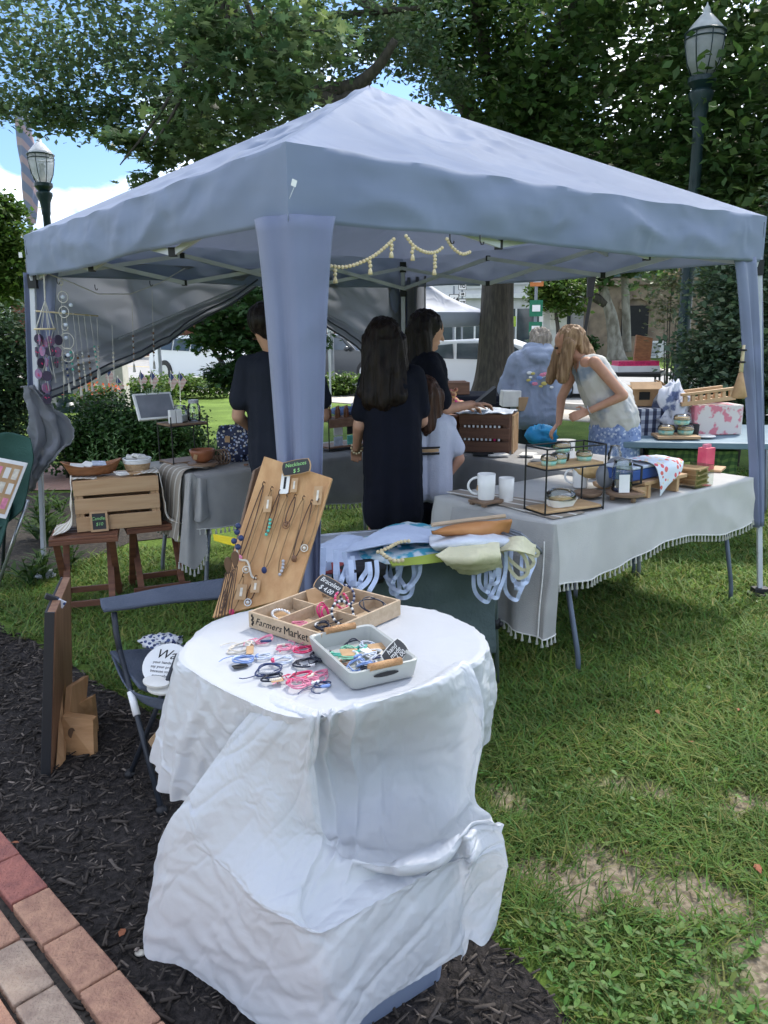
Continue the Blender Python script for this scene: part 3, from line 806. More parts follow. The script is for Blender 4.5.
def weeds():
 cs = []; rot = []; sz = []
 for k in range(900):
  if k < 560: x,y = random.uniform(.3,1.3),random.uniform(1.15,1.8)
  elif k < 720: x,y = random.uniform(.25,2.0),random.uniform(1.6,2.6)
  else: x,y = random.uniform(-1.6,2.6),random.uniform(2.2,4.4)
  if inside(MULCH,x,y) or dirt(x,y) > .8 and random.random() < .8: continue
  for j in range(random.randint(4,7)):
   az = random.uniform(0,2*PI); el = random.uniform(.1,.7)
   M = Matrix.Rotation(az,3,'Z') @ Matrix.Rotation(-el,3,'Y')
   cs.append((x,y,random.uniform(.006,.026))); rot.append(np.array(M)); sz.append(random.uniform(.012,.030))
 T = [(0,-.03,0),(.35,-.2,.02),(.75,-.22,.0),(1.05,0,-.08),(.75,.22,0),(.35,.2,.02),(0,.03,0)]
 n = len(cs); c = np.stack([rng.uniform(.8,1.3,n),rng.uniform(.85,1.2,n),rng.uniform(.7,1.1,n)],1)
 m = mat('weed_leaves',(.14,.24,.06),.55,(.09,.17,.04),scale=9,attr='col',trans=.3)
 o = scatter('ground_cover',cs,sz,T,[tuple(range(7))],m,rots=np.array(rot),col=c)
 tag(o,kind='stuff',label='low clover and plantain leaves in the lawn by the bare soil',cat='weeds')
weeds()
def bricks():
 E0,E1 = V((-1.50,2.47)),V((-.47,1.43)); d = (E1-E0).normalized(); nrm = V((d.y,-d.x))
 if nrm.x > 0: nrm = -nrm
 mb = MB(); mats = [mat('brick_red',(.42,.16,.12),.9,(.28,.11,.09),scale=26,bump=.9,bscale=120),mat('brick_orange',(.50,.28,.18),.9,(.36,.19,.13),scale=26,bump=.9,bscale=120),mat('brick_tan',(.46,.34,.25),.9,(.34,.24,.18),scale=26,bump=.9,bscale=120)]
 def put(a,off,l,wd,c,z=.0):
  p = E0+d*(a+l/2)+nrm*(off+wd/2); mb.cur = c
  ang = math.atan2(d.y,d.x)
  mb.box((p.x,p.y,.018+z),(l-.006,wd-.006,.05),Euler((random.gauss(0,.008),random.gauss(0,.008),ang+random.gauss(0,.006))).to_matrix())
 a = -1.4
 seq = [1,1,0,0,1,1,0]
 a = -.02-9*.205
 i = 0
 while a < 2.6:
  c = {9: 1,10: 1,11: 0,12: 0,13: 1}.get(int(round((a+.02+9*.205)/.205)),random.choice([0,1,1]))
  put(a,0,.205,.105,c,.004); a += .205
 for r_ in range(14):
  a = -2.6+random.random()*.02+(.1 if r_ % 2 else 0)
  while a < 2.8:
   put(a,.125+r_*.107,.205,.1,random.choice([1,2,2,1])); a += .207
 o = mb.build('brick_path',mats,kind='structure',bevel=.005)
 js = MB(); p = [E0-d*3,E0+d*3,E0+d*3+nrm*1.7,E0-d*3+nrm*1.7]
 js.prism([(q.x,q.y,.006) for q in p],(0,0,1),.012)
 js.build('path_joint_sand',mat('joint_sand',(.07,.06,.05),.95,(.03,.028,.024),scale=80,bump=.6),kind='structure')
bricks()
def courses(name,poly,c1,c2):
 m,t,out = nt(name+'_brick'); L = t.links.new
 b = t.nodes.new('ShaderNodeBsdfPrincipled'); b.inputs['Roughness'].default_value = .9
 tc = t.nodes.new('ShaderNodeTexCoord'); br = N(t,'ShaderNodeTexBrick',Scale=5.)
 br.inputs['Color1'].default_value = rgba(c1); br.inputs['Color2'].default_value = rgba(c2); br.inputs['Mortar'].default_value = (.2,.17,.14,1); br.inputs['Mortar Size'].default_value = .012
 L(tc.outputs['Object'],br.inputs['Vector']); L(br.outputs[0],b.inputs['Base Color']); L(b.outputs[0],out.inputs[0])
 return sheet(name,poly,.012,m)
courses('brick_walkway',[(-8,7.7),(-2.0,7.8),(-1.1,7.5),(.3,8.2),(.4,9.3),(-2,9.4),(-8,9.2)],(.42,.25,.19),(.36,.2,.15))
asph = mat('asphalt',(.26,.255,.25),.9,(.20,.20,.195),scale=3,bump=.3,bscale=90)
conc = mat('pavement',(.42,.385,.33),.9,(.34,.31,.27),scale=4,bump=.2)
def band(name,a,b,wa,wb,m,z,x0=-60,x1=60):
 """strip along the street direction between two offsets"""
 d = V((.735,-.678)); n = V((.678,.735))
 o0 = V((4.64,14.3))
 P = [o0+d*x0+n*wa,o0+d*x1+n*wa,o0+d*x1+n*wb,o0+d*x0+n*wb]
 mb = MB(); mb.prism([(p.x,p.y,-.1) for p in P],(0,0,1),.1+z)
 return mb.build(name,m,kind='structure')
band('near_pavement',0,0,-1.6,0,conc,.02)
band('street',0,0,0,11.8,asph,.006)
band('near_kerb',0,0,-.02,.16,mat('kerb',(.45,.43,.4),.9),.13)
band('far_kerb',0,0,11.8,12.0,MATS['kerb'],.13)
band('far_pavement',0,0,12.0,14.2,conc,.11)
band('centre_line',0,0,6.3,6.42,mat('yellow_road_paint',(.6,.42,.08),.8),.012)
# ================================================================== goods on the front table
def on(x,y,z=HT+.004): return Z(x,y,z)
box_w = wood('pale_box_wood',(.50,.38,.26),(.42,.31,.20),5)
ink = mat('black_ink',(.02,.02,.02),.8)
bc = [on(252,628),on(345,664),on(388,612),on(316,590)]
bx = (bc[0]-bc[1]); wdt = .245; fx = (bc[1]-bc[0]).normalized(); fy = V((-fx.y,fx.x,0))
o0 = on(249,627); L_,W_,Hh = .262,.205,.045
fx = (on(322,651)-on(249,627)).normalized(); fy = V((-fx.y,fx.x,0))
L_ = (on(322,651)-on(249,627)).length; print('box len',L_)
W_ = .72*L_ if L_ < .35 else .22
W_ = (on(388,612)-on(322,651)).length*1.0; print('box w',W_)
bxo = empty('compartment_box',o0+fx*L_/2+fy*W_/2,0,'pale wooden six compartment box lettered Farmers Market on the white cloth','wooden box')
def bp_(a,b_,z): return o0+fx*a+fy*b_+V((0,0,z))
RM = frame_mat(fx,fy); RF = frame_mat(fx,(0,0,1))
th = .007
mb = MB()
mb.box(bp_(L_/2,th/2,Hh/2),(L_,th,Hh),RM); mb.box(bp_(L_/2,W_-th/2,Hh/2),(L_,th,Hh),RM)
mb.box(bp_(th/2,W_/2,Hh/2),(th,W_-2*th-.001,Hh),RM); mb.box(bp_(L_-th/2,W_/2,Hh/2),(th,W_-2*th-.001,Hh),RM)
mb.build('box_side',box_w,bxo,bevel=.0012)
mb = MB(); mb.box(bp_(L_/2,W_/2,.004),(L_-2*th-.001,W_-2*th-.001,.005),RM); mb.build('box_bottom',box_w,bxo)
mb = MB(); mb.box(bp_(L_/2,W_/2,Hh*.45),(L_-2*th-.002,.005,Hh*.84),RM)
mb.box(bp_(L_*.34,W_*.25,Hh*.44),(.005,W_/2-.012,Hh*.8),RM); mb.box(bp_(L_*.66,W_*.25,Hh*.44),(.005,W_/2-.012,Hh*.8),RM)
mb.box(bp_(L_*.34,W_*.75,Hh*.44),(.005,W_/2-.012,Hh*.8),RM); mb.box(bp_(L_*.66,W_*.75,Hh*.44),(.005,W_/2-.012,Hh*.8),RM)
mb.build('divider',box_w,bxo)
text('Farmers',.8*L_/8.2*1.05,ink,bxo,bp_(L_*.28,-.0006,Hh*.50),RF,shear=.45,extrude=.0003,spacing=1.1)
text('Market',.8*L_/8.2*1.18,ink,bxo,bp_(L_*.665,-.0006,Hh*.50),RF,extrude=.0003)
mb = MB();
for k in range(5): mb.ball(bp_(.016+.004*(k % 2),-.0008,.012+k*.006),.0035,6,4,(1,.1,1.4))
for k in range(4): mb.ball(bp_(L_-.016+.004*(k % 2),-.0008,.012+k*.006),.003,6,4,(1,.1,1.4))
mb.build('printed_sprig',ink,bxo)
def jewel(c): return mat('bead_%d' % len(MATS),c,.35,tuple(x*.7 for x in c),scale=40)
JC = {k: jewel(v) for k,v in dict(pink=(.75,.25,.36),rose=(.72,.05,.16),magenta=(.55,.02,.14),blue=(.22,.33,.62),pale=(.62,.68,.78),teal=(.12,.55,.42),mint=(.30,.66,.45),dark=(.015,.02,.04),brown=(.22,.11,.06),cream=(.72,.66,.55),silver=(.5,.5,.52),white=(.8,.8,.78),navy=(.03,.05,.14)).items()}
def bracelet(loc,r,c,beads=False,tilt=(0,0,1),label='',group='bracelets laid out on the white cloth',sy=1.,tails=True,second=None):
 o = empty('bracelet',loc,0,label,'bracelet',group)
 mb = MB(); n_ = V(tilt).normalized()
 if beads:
  a = n_.orthogonal().normalized(); b = n_.cross(a); k = int(2*PI*r/.0075)
  for i in range(k):
   an = 2*PI*i/k; mb.cur = i % 2 if second else 0; mb.ball(V(loc)+a*math.cos(an)*r+b*math.sin(an)*r*sy,.0042,7,5)
  mb.build('beads',[JC[c],JC[second]] if second else JC[c],o,smooth=True)
 else:
  mb.ring(loc,r,.0024,n_,26,5,sy,wob=.10); mb.ring(V(loc)+V((.002,.003,.003)),r*.93,.0018,n_,26,5,sy,wob=.14)
  mb.build('cord',JC[c],o,smooth=True)
  if second:
   m2 = MB(); a = random.uniform(0,6)
   for i in range(7): m2.ball(V(loc)+V((math.cos(a+i*.16)*r,math.sin(a+i*.16)*r*sy,.003)),.004,6,4)
   m2.build('beads',JC[second],o,smooth=True)
 if tails:
  m3 = MB(); a = random.uniform(0,2*PI)
  for s in (0,.25):
   p0 = V(loc)+V((math.cos(a+s)*r,math.sin(a+s)*r*sy,.001)); pts = [p0]
   for q in range(1,6): pts.append(p0+V((math.cos(a+s+q*.25*(1 if s else -1)),math.sin(a+s+q*.3),0))*(.009*q))
   m3.tube([(p.x,p.y,max(p.z,HT+.004)) for p in pts],.0012,5)
  m3.build('cord_tail',JC[c],o)
 return o
z0 = HT+.006
spots = [((240,648),.032,'cream','brown','thin cream cord bracelet at the far left of the white cloth display'),
((265,640),.024,'pink','navy','pink cord bracelet with navy beads nearest the lettered box front'),
((284,648),.020,'pink','cream','smaller pink bracelet with cream beads between the navy and red ones'),
((318,640),.034,'navy',None,'dark navy cord bracelet lying along the foot of the lettered box'),
((304,650),.028,'rose','pink','bright red and pink bracelet in the middle of the display'),
((244,660),.026,'blue','pale','blue bracelet with pale beads near the left of the display'),
((264,657),.018,'pale','blue','small pale blue bracelet next to the blue beaded one'),
((283,661),.026,'pale','rose','pale bracelet with a few red beads between the blue and red ones'),
((322,656),.028,'dark','silver','black cord bracelet with silver beads just left of the grey tray'),
((306,663),.032,'dark','white','long black bracelet with white beads below the red bracelet'),
((268,670),.032,'navy','silver','navy bracelet with silver beads in the left front of the display'),
((272,678),.025,'dark','cream','black bracelet on a small kraft card at the front of the display'),
((301,676),.027,'rose','cream','red bracelet with cream beads in the front row'),
((310,682),.020,'pink','white','pink and white knotted bracelet in the front row'),
((298,684),.024,'pink','rose','coral pink bracelet closest to the front table edge'),
((320,674),.018,'pink',None,'loose pink plaited bracelet right of the red front one'),
((322,685),.020,'navy','blue','small navy slip-knot bracelet by the corner of the grey tray')]
for i,((x,y),r_,c,s,lb) in enumerate(spots):
 bracelet(on(x,y,z0+.002*(i % 3)),r_,c,False,(random.gauss(0,.08),random.gauss(0,.08),1),lb,sy=random.uniform(.62,.95),second=s)
mb = MB(); p = on(240,666,z0); mb.box(p,(.035,.022,.0015),Euler((0,0,.5)).to_matrix()); mb.build('bracelet_card',ink,base=p,label='small black backing card at the left front of the bracelets',cat='card')
mb = MB(); p = on(277,680,z0+.006); mb.box(p,(.028,.02,.0015),Euler((0,0,.3)).to_matrix()); mb.build('bracelet_card',kraft,base=p,label='small kraft backing card inside the black bracelet',cat='card')
mb = MB(); p = on(250,650,z0+.004); mb.box(p,(.018,.03,.0015),Euler((.3,0,.1)).to_matrix()); mb.build('bracelet_card',kraft,base=p,label='tiny kraft tag on the cream cord bracelet',cat='card')
zc = HT+.016
def inbox(a,b_,z=.013): return bp_(L_*a,W_*b_,z)
g2 = 'bracelets in the compartment box'
bracelet(inbox(.16,.25,.02),.026,'white',True,(.3,-.2,1),'white pearl bead bracelet in the near left compartment',g2,tails=False)
bracelet(inbox(.48,.20,.018),.022,'pink',False,(.1,.2,1),'pink cord bracelet lying in the near middle compartment',g2)
bracelet(inbox(.55,.42,.034),.024,'magenta',False,(1,-.5,.5),'magenta plaited bracelet standing up in the near middle compartment',g2,tails=False)
bracelet(inbox(.60,.40,.034),.020,'magenta',False,(1,-.3,.4),'second magenta bracelet leaning against the first',g2,tails=False)
bracelet(inbox(.80,.26,.020),.022,'dark',True,(.1,.1,1),'black bead bracelet lying in the near right compartment',g2,tails=False)
bracelet(inbox(.78,.45,.045),.032,'dark',True,(.6,-.9,.6),'black and white bead bracelet standing against the divider',g2,tails=False,second='white')
bracelet(inbox(.74,.24,.026),.018,'dark',False,(.1,-.2,1),'small black cord bracelet with white beads in the near right compartment',g2,second='white')
bracelet(inbox(.84,.78,.038),.034,'dark',False,(.2,-.3,1),'wide dark leather bracelet resting on the far right compartment rim',g2,tails=False)
bracelet(inbox(.45,.82,.045),.028,'navy',True,(.8,-.6,.5),'navy bead bracelet with silver beads standing in the far middle compartment',g2,tails=False,second='silver')
bracelet(inbox(.48,.72,.038),.024,'pink',True,(.8,-.6,.6),'pink bead bracelet standing in the far middle compartment',g2,tails=False,second='rose')
for a,b_,an,lb in ((.12,.7,.4,'kraft card leaning in the far left compartment'),(.2,.88,.9,'kraft card standing at the back of the far left compartment'),(.1,.3,.2,'kraft card under the pearl bracelet')):
 mb = MB(); p = inbox(a,b_,.028 if b_ > .5 else .012); mb.box(p,(.045,.055,.0015),Euler((.9 if b_ > .5 else .1,0,an)).to_matrix()); mb.build('jewelry_card',kraft,base=p,label=lb,cat='card')
def plaque(c,w,h,rot,lines,label,sz,edge_m,th_=.003,par=None,name='chalk_sign',colw=None):
 """scalloped mini chalkboard; rot: local x = reading direction, y = up"""
 o = empty(name,c,0,label,'chalk sign')
 def outl(k):
  pts = []
  for i in range(40):
   a = 2*PI*i/40; ca,sa = math.cos(a),math.sin(a)
   x = math.copysign(abs(ca)**.35,ca)*w/2*k; y = math.copysign(abs(sa)**.35,sa)*h/2*k
   q = 1-.05*abs(math.sin(4*a)); pts.append(V(c)+rot @ V((x*q,y*q,0)))
  return pts
 mb = MB(); mb.prism(outl(1),rot @ V((0,0,-1)),th_); mb.build('board',edge_m,o)
 mb = MB(); mb.prism([p+rot @ V((0,0,.0002)) for p in outl(.93)],rot @ V((0,0,1)),.0006); mb.build('chalk_face',chalk,o)
 for i,(s,dy) in enumerate(lines):
  text(s,sz,colw or chalk_w,o,V(c)+rot @ V((0,dy,.0012)),rot,extrude=.0002,shear=.2)
 return o
plaque(bp_(L_*.30,W_*.72,.070),.098,.052,frame_mat(fx+V((0,0,-.25)),(-.15,.75,.62)),[('Bracelets',.010),('$ 4.00',-.012)],'small scalloped chalk sign reading Bracelets propped in the wooden box',.020,kraft)
t0,t1,t2,t3 = on(322,640),on(351,693),on(420,677),on(393,632)
tfx = (t2-t1).normalized(); tfy = V((-tfx.y,tfx.x,0)); TL_,TW_ = (t2-t1).length,(Z(318,637,HT+.045)-Z(347,679,HT+.045)).length
print('tray',TL_,TW_)
tray_m = mat('grey_green_plastic',(.42,.43,.40),.4,(.40,.41,.38),scale=4)
to = empty('handled_tray',t1+tfx*TL_/2+tfy*TW_/2,0,'pale grey tray with rope wrapped handles holding bracelets on the white cloth','tray')
def tq(a,b_,z): return t1+tfx*TL_*a+tfy*TW_*b_+V((0,0,z))
TM = frame_mat(tfx,tfy)
def tring(ins,z):
 pts = []; i_ = ins
 for sx,sy in ((0,0),(1,0),(1,1),(0,1)):
  cx,cy = (i_+.016 if sx == 0 else TL_-i_-.016),(i_+.016 if sy == 0 else TW_-i_-.016)
  st = {(0,0): PI,(1,0): 1.5*PI,(1,1): 0,(0,1): .5*PI}[(sx,sy)]
  for k in range(6):
   a = st+k/5*PI/2; q = t1+tfx*(cx+.016*math.cos(a))+tfy*(cy+.016*math.sin(a)); pts.append((q.x,q.y,q.z+z))
 return pts
mb = MB(); mb.grid([tring(.010,0),tring(.006,.004),tring(0,.044),tring(.0035,.046),tring(.008,.043),tring(.012,.008),tring(.02,.006)],closed=True)
mb.add(tring(.010,0),[tuple(range(24))]); mb.add(tring(.02,.006),[tuple(range(24))]); mb.build('tray_body',tray_m,to,smooth=True,sharp=.8)
rope = mat('rope_wrap',(.55,.32,.16),.85,(.42,.23,.11),scale=8,stretch=(1,1,1),bump=.5,bscale=200)
for b_,s in ((0,1),(1,-1)):
 mb = MB(); pts = [tq(.5+(k-6)*.038,b_,.0465+.004*math.sin(PI*k/12)) for k in range(13)]
 pts = [p+tfy*s*.004 for p in pts]; mb.tube(pts,.0075,10)
 for k in range(26): mb.ring(pts[0].lerp(pts[-1],k/25)+V((0,0,.002)),.0078,.0013,tfx,10,4)
 mb.build('rope_handle',rope,to,smooth=True)
 mb = MB(); out_pts = []
 for k in range(16):
  a = 2*PI*k/16; out_pts.append(tq(.5,b_,.027)+tfx*math.cos(a)*.032+V((0,0,math.sin(a)*.0055))-tfy*s*.0012)
 mb.prism(out_pts,tfy*s,.0006); mb.build('grip_slot',white if b_ else black,to)
g3 = 'bracelets in the grey tray'
zi = .012
tr_sp = [((.2,.72),.030,'teal','mint','teal cord bracelet with mint beads in the far left of the tray'),((.42,.80),.026,'mint','pink','mint bracelet with pink beads at the back of the tray'),((.28,.60),.028,'mint','white','mint and white bracelet in the left of the tray'),((.55,.68),.024,'teal',None,'plain teal bracelet in the middle of the tray'),
((.25,.35),.028,'blue','pale','blue bracelet with pale beads at the near left of the tray'),((.42,.30),.030,'blue','white','blue bracelet with white beads near the front tray handle'),((.50,.42),.034,'pale','blue','large pale blue bracelet in the middle of the tray'),((.62,.25),.024,'navy','silver','navy and silver bracelet near the front tray handle'),((.35,.2),.022,'dark','silver','black and silver bracelet against the near tray wall'),
((.55,.88),.028,'dark',None,'black bracelet against the far tray wall'),((.7,.5),.026,'white','cream','white bracelet under the chalk tag in the tray'),((.75,.75),.024,'pale','silver','pale silver beaded bracelet at the far right of the tray'),((.15,.5),.022,'brown','cream','brown bracelet against the left tray wall')]
for i,((a,b_),r_,c,s,lb) in enumerate(tr_sp):
 bracelet(tq(.14+a*.78,.12+b_*.78,zi+.003*(i % 4)),r_*.8,c,False,(random.gauss(0,.25),random.gauss(0,.25),1),lb,g3,sy=random.uniform(.6,.9),second=s,tails=False)
for a,b_,s,m_,lb in ((.4,.62,.3,kraft,'kraft card among the teal bracelets in the tray'),(.68,.58,1.0,white,'white card in the middle right of the tray'),(.82,.62,.6,kraft,'kraft card in the right of the tray')):
 mb = MB(); p = tq(a,b_,.022); mb.box(p,(.045,.03,.0015),Euler((.2,.1,s)).to_matrix()); mb.build('jewelry_card',m_,base=p,label=lb,cat='card')
plaque(tq(.80,.22,.045),.075,.045,frame_mat(tfx*.8+tfy*.35+V((0,0,.35)),(-.25,.5,.75)),[('hand',.012),('made',0),('$ 6.00',-.013)],'small scalloped black chalk tag leaning in the grey tray',.017,paper)
board_w = wood('honey_board_wood',(.56,.33,.15),(.45,.24,.10),2.4,axis='z',rough=.5)
def hang_board(name,c4,label,th_=.018,hooks=6,seed=1,chains=True,m=board_w):
 """c4 = top-left, top-right, bottom-right, bottom-left"""
 tl,tr_,br,bl = [V(c) for c in c4]
 ctr_ = (bl+br)/2; o = empty(name,ctr_,0,label,'display board')
 nrm = (tr_-tl).cross(bl-tl).normalized()
 if nrm.y > 0: nrm = -nrm
 mb = MB(); mb.prism([tl,tr_,br,bl],-nrm,th_); mb.build('board',m,o,bevel=.003)
 return o,nrm,lambda u,v,d=.0: tl.lerp(tr_,u).lerp(bl.lerp(br,u),v)+nrm*d
jt = [D(264,456,2.62),D(332,478,2.55),D(296,596,2.33),D(212,618,2.38)]
jb,jn,J = hang_board('jewelry_board',jt,'slanted honey coloured wooden board hung with necklaces behind the front table',seed=2)
chain_m = mat('brass_chain',(.30,.19,.09),.4,metal=.6,scale=30)
dark_ch = mat('dark_chain',(.10,.06,.04),.5,metal=.4,scale=30)
random.seed(21)
def sign2():
 c = J(.52,.02,.03)
 plaque(c,.105,.05,frame_mat((jt[1]-jt[0]).normalized()*.75+V((.2,0,.38)),(0,.35,.9)),[('Necklaces',.009),('$ 5',-.012)],'small black chalk sign with green writing clipped to the top of the necklace board',.018,kraft,colw=chalk_g)
sign2()
hook_u = [(.13,.16),(.26,.18),(.38,.19),(.5,.2),(.6,.2),(.72,.2),(.84,.22),(.93,.2),(.1,.72),(.25,.75),(.42,.78)]
for u,v in hook_u:
 p = J(u,v,0); d = (J(u,v+.03)-p).normalized()
 hk = MB(); hk.tube([p,p+jn*.014,p+jn*.02+d*.008,p+jn*.016+d*.014,p+jn*.009+d*.012],.0016,5); hk.build('hook',dark_ch,jb)
nk = [(.13,.16,.62,.012,0),(.26,.18,.70,.016,1),(.38,.19,.48,.010,0),(.5,.2,.72,.014,1),(.6,.2,.40,.012,0),(.72,.2,.78,.022,1),(.84,.22,.66,.014,0),(.93,.2,.58,.016,1),(.1,.72,.96,.012,0),(.25,.75,.97,.014,1),(.42,.78,.93,.016,0)]
gl = 'necklaces hanging on the slanted board'
looks = ['brown cord necklace with a pink pendant on the leftmost hook of the top row','long brass chain on the second top hook from the left','short dark cord necklace with a green pendant hung left of centre','long brass chain with a dark stone pendant at the centre of the board','short dark cord necklace on the fifth top hook from the left','longest brass chain with a silver pendant right of centre','dark cord necklace with wooden beads on the second hook from the right','brass chain beside the right edge of the board','dark cord necklace on the leftmost hook of the lower row','brass chain on the middle hook of the lower row','dark cord necklace on the right hook of the lower row']
pend = [JC['pink'],JC['cream'],JC['teal'],JC['navy'],JC['brown'],JC['silver'],JC['brown'],JC['cream'],JC['brown'],JC['rose'],JC['white']]
for i,(u,v,v2,wd_,k) in enumerate(nk):
 p0 = J(u,v+.02,.012); nx = (J(1,v)-J(0,v)).normalized()
 n_ = empty('necklace',p0,0,looks[i],'necklace',gl)
 mb = MB(); pts = []
 for s in [q/16 for q in range(17)]:
  a = s*2*PI; vv = v+.02+(v2-v)*(.5-.5*math.cos(a)); pts.append(J(u,vv,.008)+nx*wd_*math.sin(a)*(.5+.5*(.5-.5*math.cos(a))))
 mb.tube(pts,.0019,5); mb.build('chain',chain_m if k else dark_ch,n_)
 mb = MB(); c = J(u,v2+.03,.009)
 if i % 3 == 0: mb.ball(c,.009,8,6,(1,.5,1.3))
 elif i % 3 == 1:
  mb.ring(c,.011,.002,jn,14,5); mb.ball(c,.006,8,6)
 else:
  for q in range(5): mb.ball(J(u+.012*math.sin(q),v2+.02-.025*q,.009),.0055,6,5)
 mb.build('pendant',pend[i],n_,smooth=True)
for u,v,w_,h_,m_,lb in ((.28,.30,.026,.055,kraft,'brown kraft price tag under the second top hook'),(.42,.14,.030,.075,paper,'white paper tag hanging left of the chalk sign'),(.55,.14,.022,.05,kraft,'kraft tag just under the chalk sign'),(.9,.18,.028,.065,kraft,'kraft tag near the top right of the board'),(.30,.88,.034,.05,kraft,'kraft tag in the lower row of the board'),(.46,.86,.03,.04,kraft,'kraft tag lowest on the right of the board')):
 c = J(u,v,.014); rr = frame_mat(J(1,.5)-J(0,.5),J(.5,0)-J(.5,1)); mb = MB(); mb.box(c,(w_,h_,.0015),rr)
 g_ = empty('price_tag',c,0,lb,'tag'); mb.build('card',m_,g_)
 mb = MB(); mb.box(c+rr @ V((0,0,.0016)),(w_*.25,h_*.55,.001),rr); mb.build('printed_strip',JC['cream'] if m_ is kraft else ink,g_)
mb = MB(); pts = [J(.06+.36*s,.60+.19*s+.02*math.sin(s*9),.010) for s in [q/40 for q in range(41)]]
for p in pts: mb.ball(p,.0038,6,4)
mb.tube(pts,.0008,4); mb.build('bead_string',JC['cream'],base=pts[0],smooth=True,label='string of tiny cream beads draped across the lower half of the necklace board',cat='bead string')
jt2 = [D(236,572,2.30),D(252,580,2.28),D(232,625,2.18),D(207,616,2.20)]
b2 = [D(243,480,2.60),D(262,458,2.64),D(234,598,2.42),D(228,600,2.42)]
o2,n2_,J2 = hang_board('side_board',[D(255,470,2.66),D(268,462,2.70),D(240,600,2.46),D(222,606,2.44)],'narrow dark edged board standing behind the left side of the necklace board',m=wood('walnut_board',(.16,.09,.05),(.10,.055,.03),3,axis='z'))
mb = MB()
for i,(x,y) in enumerate([(238,526),(237,532),(241,538),(234,541),(238,547)]): mb.ball(D(x,y,2.44),.010,8,6)
mb.build('stone_cluster',JC['navy'],base=D(238,536,2.44),smooth=True,label='cluster of dark teal stone beads at the left edge of the necklace board',cat='bead cluster')
for k,(x,y,lb) in enumerate([(228,566,'brown wooden pendulum tag hanging at the lower left of the necklace board'),(235,560,'second brown pendulum tag, further right and higher than its neighbour')]):
 o = empty('pendulum_necklace',D(x,y,2.34),0,lb,'necklace'); mb = MB(); c = D(x,y,2.34)
 mb.prism([c+V((.016*math.cos(a)*(.7+.3*math.sin(a)),0,.028*math.sin(a))) for a in [q*2*PI/14 for q in range(14)]],(0,1,0),.006); mb.build('wood_tag',MATS['walnut_board'],o,bevel=.001)
 mb = MB()
 for q in range(4): mb.tube([c+V((-.008+.005*q,-.002,-.02)),c+V((-.03+.008*q,-.05,-.12)),c+V((-.045+.010*q,-.08,-.2))],.0016,5)
 mb.build('cord',dark_ch,o)
mb = MB(); P_ = [D(214,535,2.75),D(239,540,2.75),D(233,546,2.72),D(222,545,2.71)]
mb.prism([D(213,534,2.75),D(238,538,2.75),D(236,546,2.72),D(224,543,2.72),D(214,540,2.72)],(0,0,-1),.002)
mb.build('yellow_card',mat('yellow_card',(.75,.58,.02),.6),base=D(225,540,2.73),label='bright yellow card sticking out left of the necklace board',cat='card')
# ================================================================== blue camp chair with things on it
chair_m = mat('blue_grey_canvas',(.095,.11,.145),.85,(.075,.09,.12),scale=6,bump=.4,bscale=140,spec=.2)
tube_m = mat('dark_enamel_tube',(.03,.035,.045),.4,scale=9)
cc = empty('camp_chair',(-.80,2.55,0),0,'folding blue grey camp chair standing behind the left side of the white table','camp chair')
arm = [D(102,606,2.62),D(112,599,2.66),D(160,594,2.72),D(222,580,2.86),D(222,594,2.78),D(160,604,2.66),D(112,611,2.60)]
mb = MB(); P = []
aw = patch([[D(100,600,2.70),D(130,595,2.74),D(165,588,2.80),D(225,579,2.9)],[D(101,606,2.64),D(130,602,2.68),D(165,596,2.74),D(225,589,2.84)],[D(104,611,2.60),D(130,608,2.64),D(165,603,2.70),D(225,598,2.80)]],9,24)
mb.grid([[tuple(q) for q in r] for r in aw]); mb.build('armrest',chair_m,cc,smooth=True,solid=.012)
top_ = D(114,612,2.63); pt = [top_,D(116,630,2.60),D(119,652,2.60),D(128,690,2.56)]
ft = Z(162,812,.01); mb = MB(); mb.tube([top_+V((0,0,.0)),D(116,632,2.61),D(120,652,2.585)],.0105); mb.tube([D(120,650,2.585),ft],.0095); mb.build('leg',tube_m,cc,smooth=True)
def seg(a,b_,s0,s1): return V(a).lerp(b_,s0),V(a).lerp(b_,s1)
a_,b_ = seg(D(120,650,2.585),ft,.27,.42); mb = MB(); mb.tube([a_,b_],.013); mb.build('white_sleeve',white,cc,smooth=True)
f2 = Z(130,775,.01); mb = MB(); mb.tube([D(178,655,2.45),f2],.0095); mb.build('leg',tube_m,cc,smooth=True)
mb = MB(); mb.tube([D(205,690,2.95),Z(190,770,.01)],.0095); mb.build('leg',tube_m,cc,smooth=True)
mb = MB(); mb.tube([D(225,590,2.85),D(228,640,2.85),Z(215,760,.01)],.0095); mb.build('leg',tube_m,cc,smooth=True)
for f_ in (ft,f2):
 mb = MB(); mb.lathe([(.018,0),(.02,.02),(.012,.03)],(f_.x,f_.y,0),10); mb.build('foot',black,cc,smooth=True)
sw = patch([[D(110,652,2.66),D(140,650,2.78),D(180,646,2.95),D(235,645,3.0)],[D(124,668,2.58),D(150,672,2.64),D(190,668,2.78),D(235,665,2.8)],[D(140,688,2.48),D(160,694,2.52),D(195,694,2.60),D(235,690,2.6)]],16,24)
mb = MB(); mb.grid([[tuple(q) for q in r] for r in sw]); mb.build('seat',chair_m,cc,smooth=True,solid=.01)
bk = patch([[D(112,656,2.6),D(130,690,2.50),D(170,700,2.45)],[D(120,668,2.6),D(140,700,2.50),D(170,712,2.45)]],6,12)
mb = MB(); mb.grid([[tuple(q) for q in r] for r in bk]); mb.build('seat_valance',chair_m,cc,smooth=True,solid=.006)
def disc(c,rx,ry,rot,th_,n=32): return [V(c)+rot @ V((rx*math.cos(2*PI*i/n),ry*math.sin(2*PI*i/n),0)) for i in range(n)]
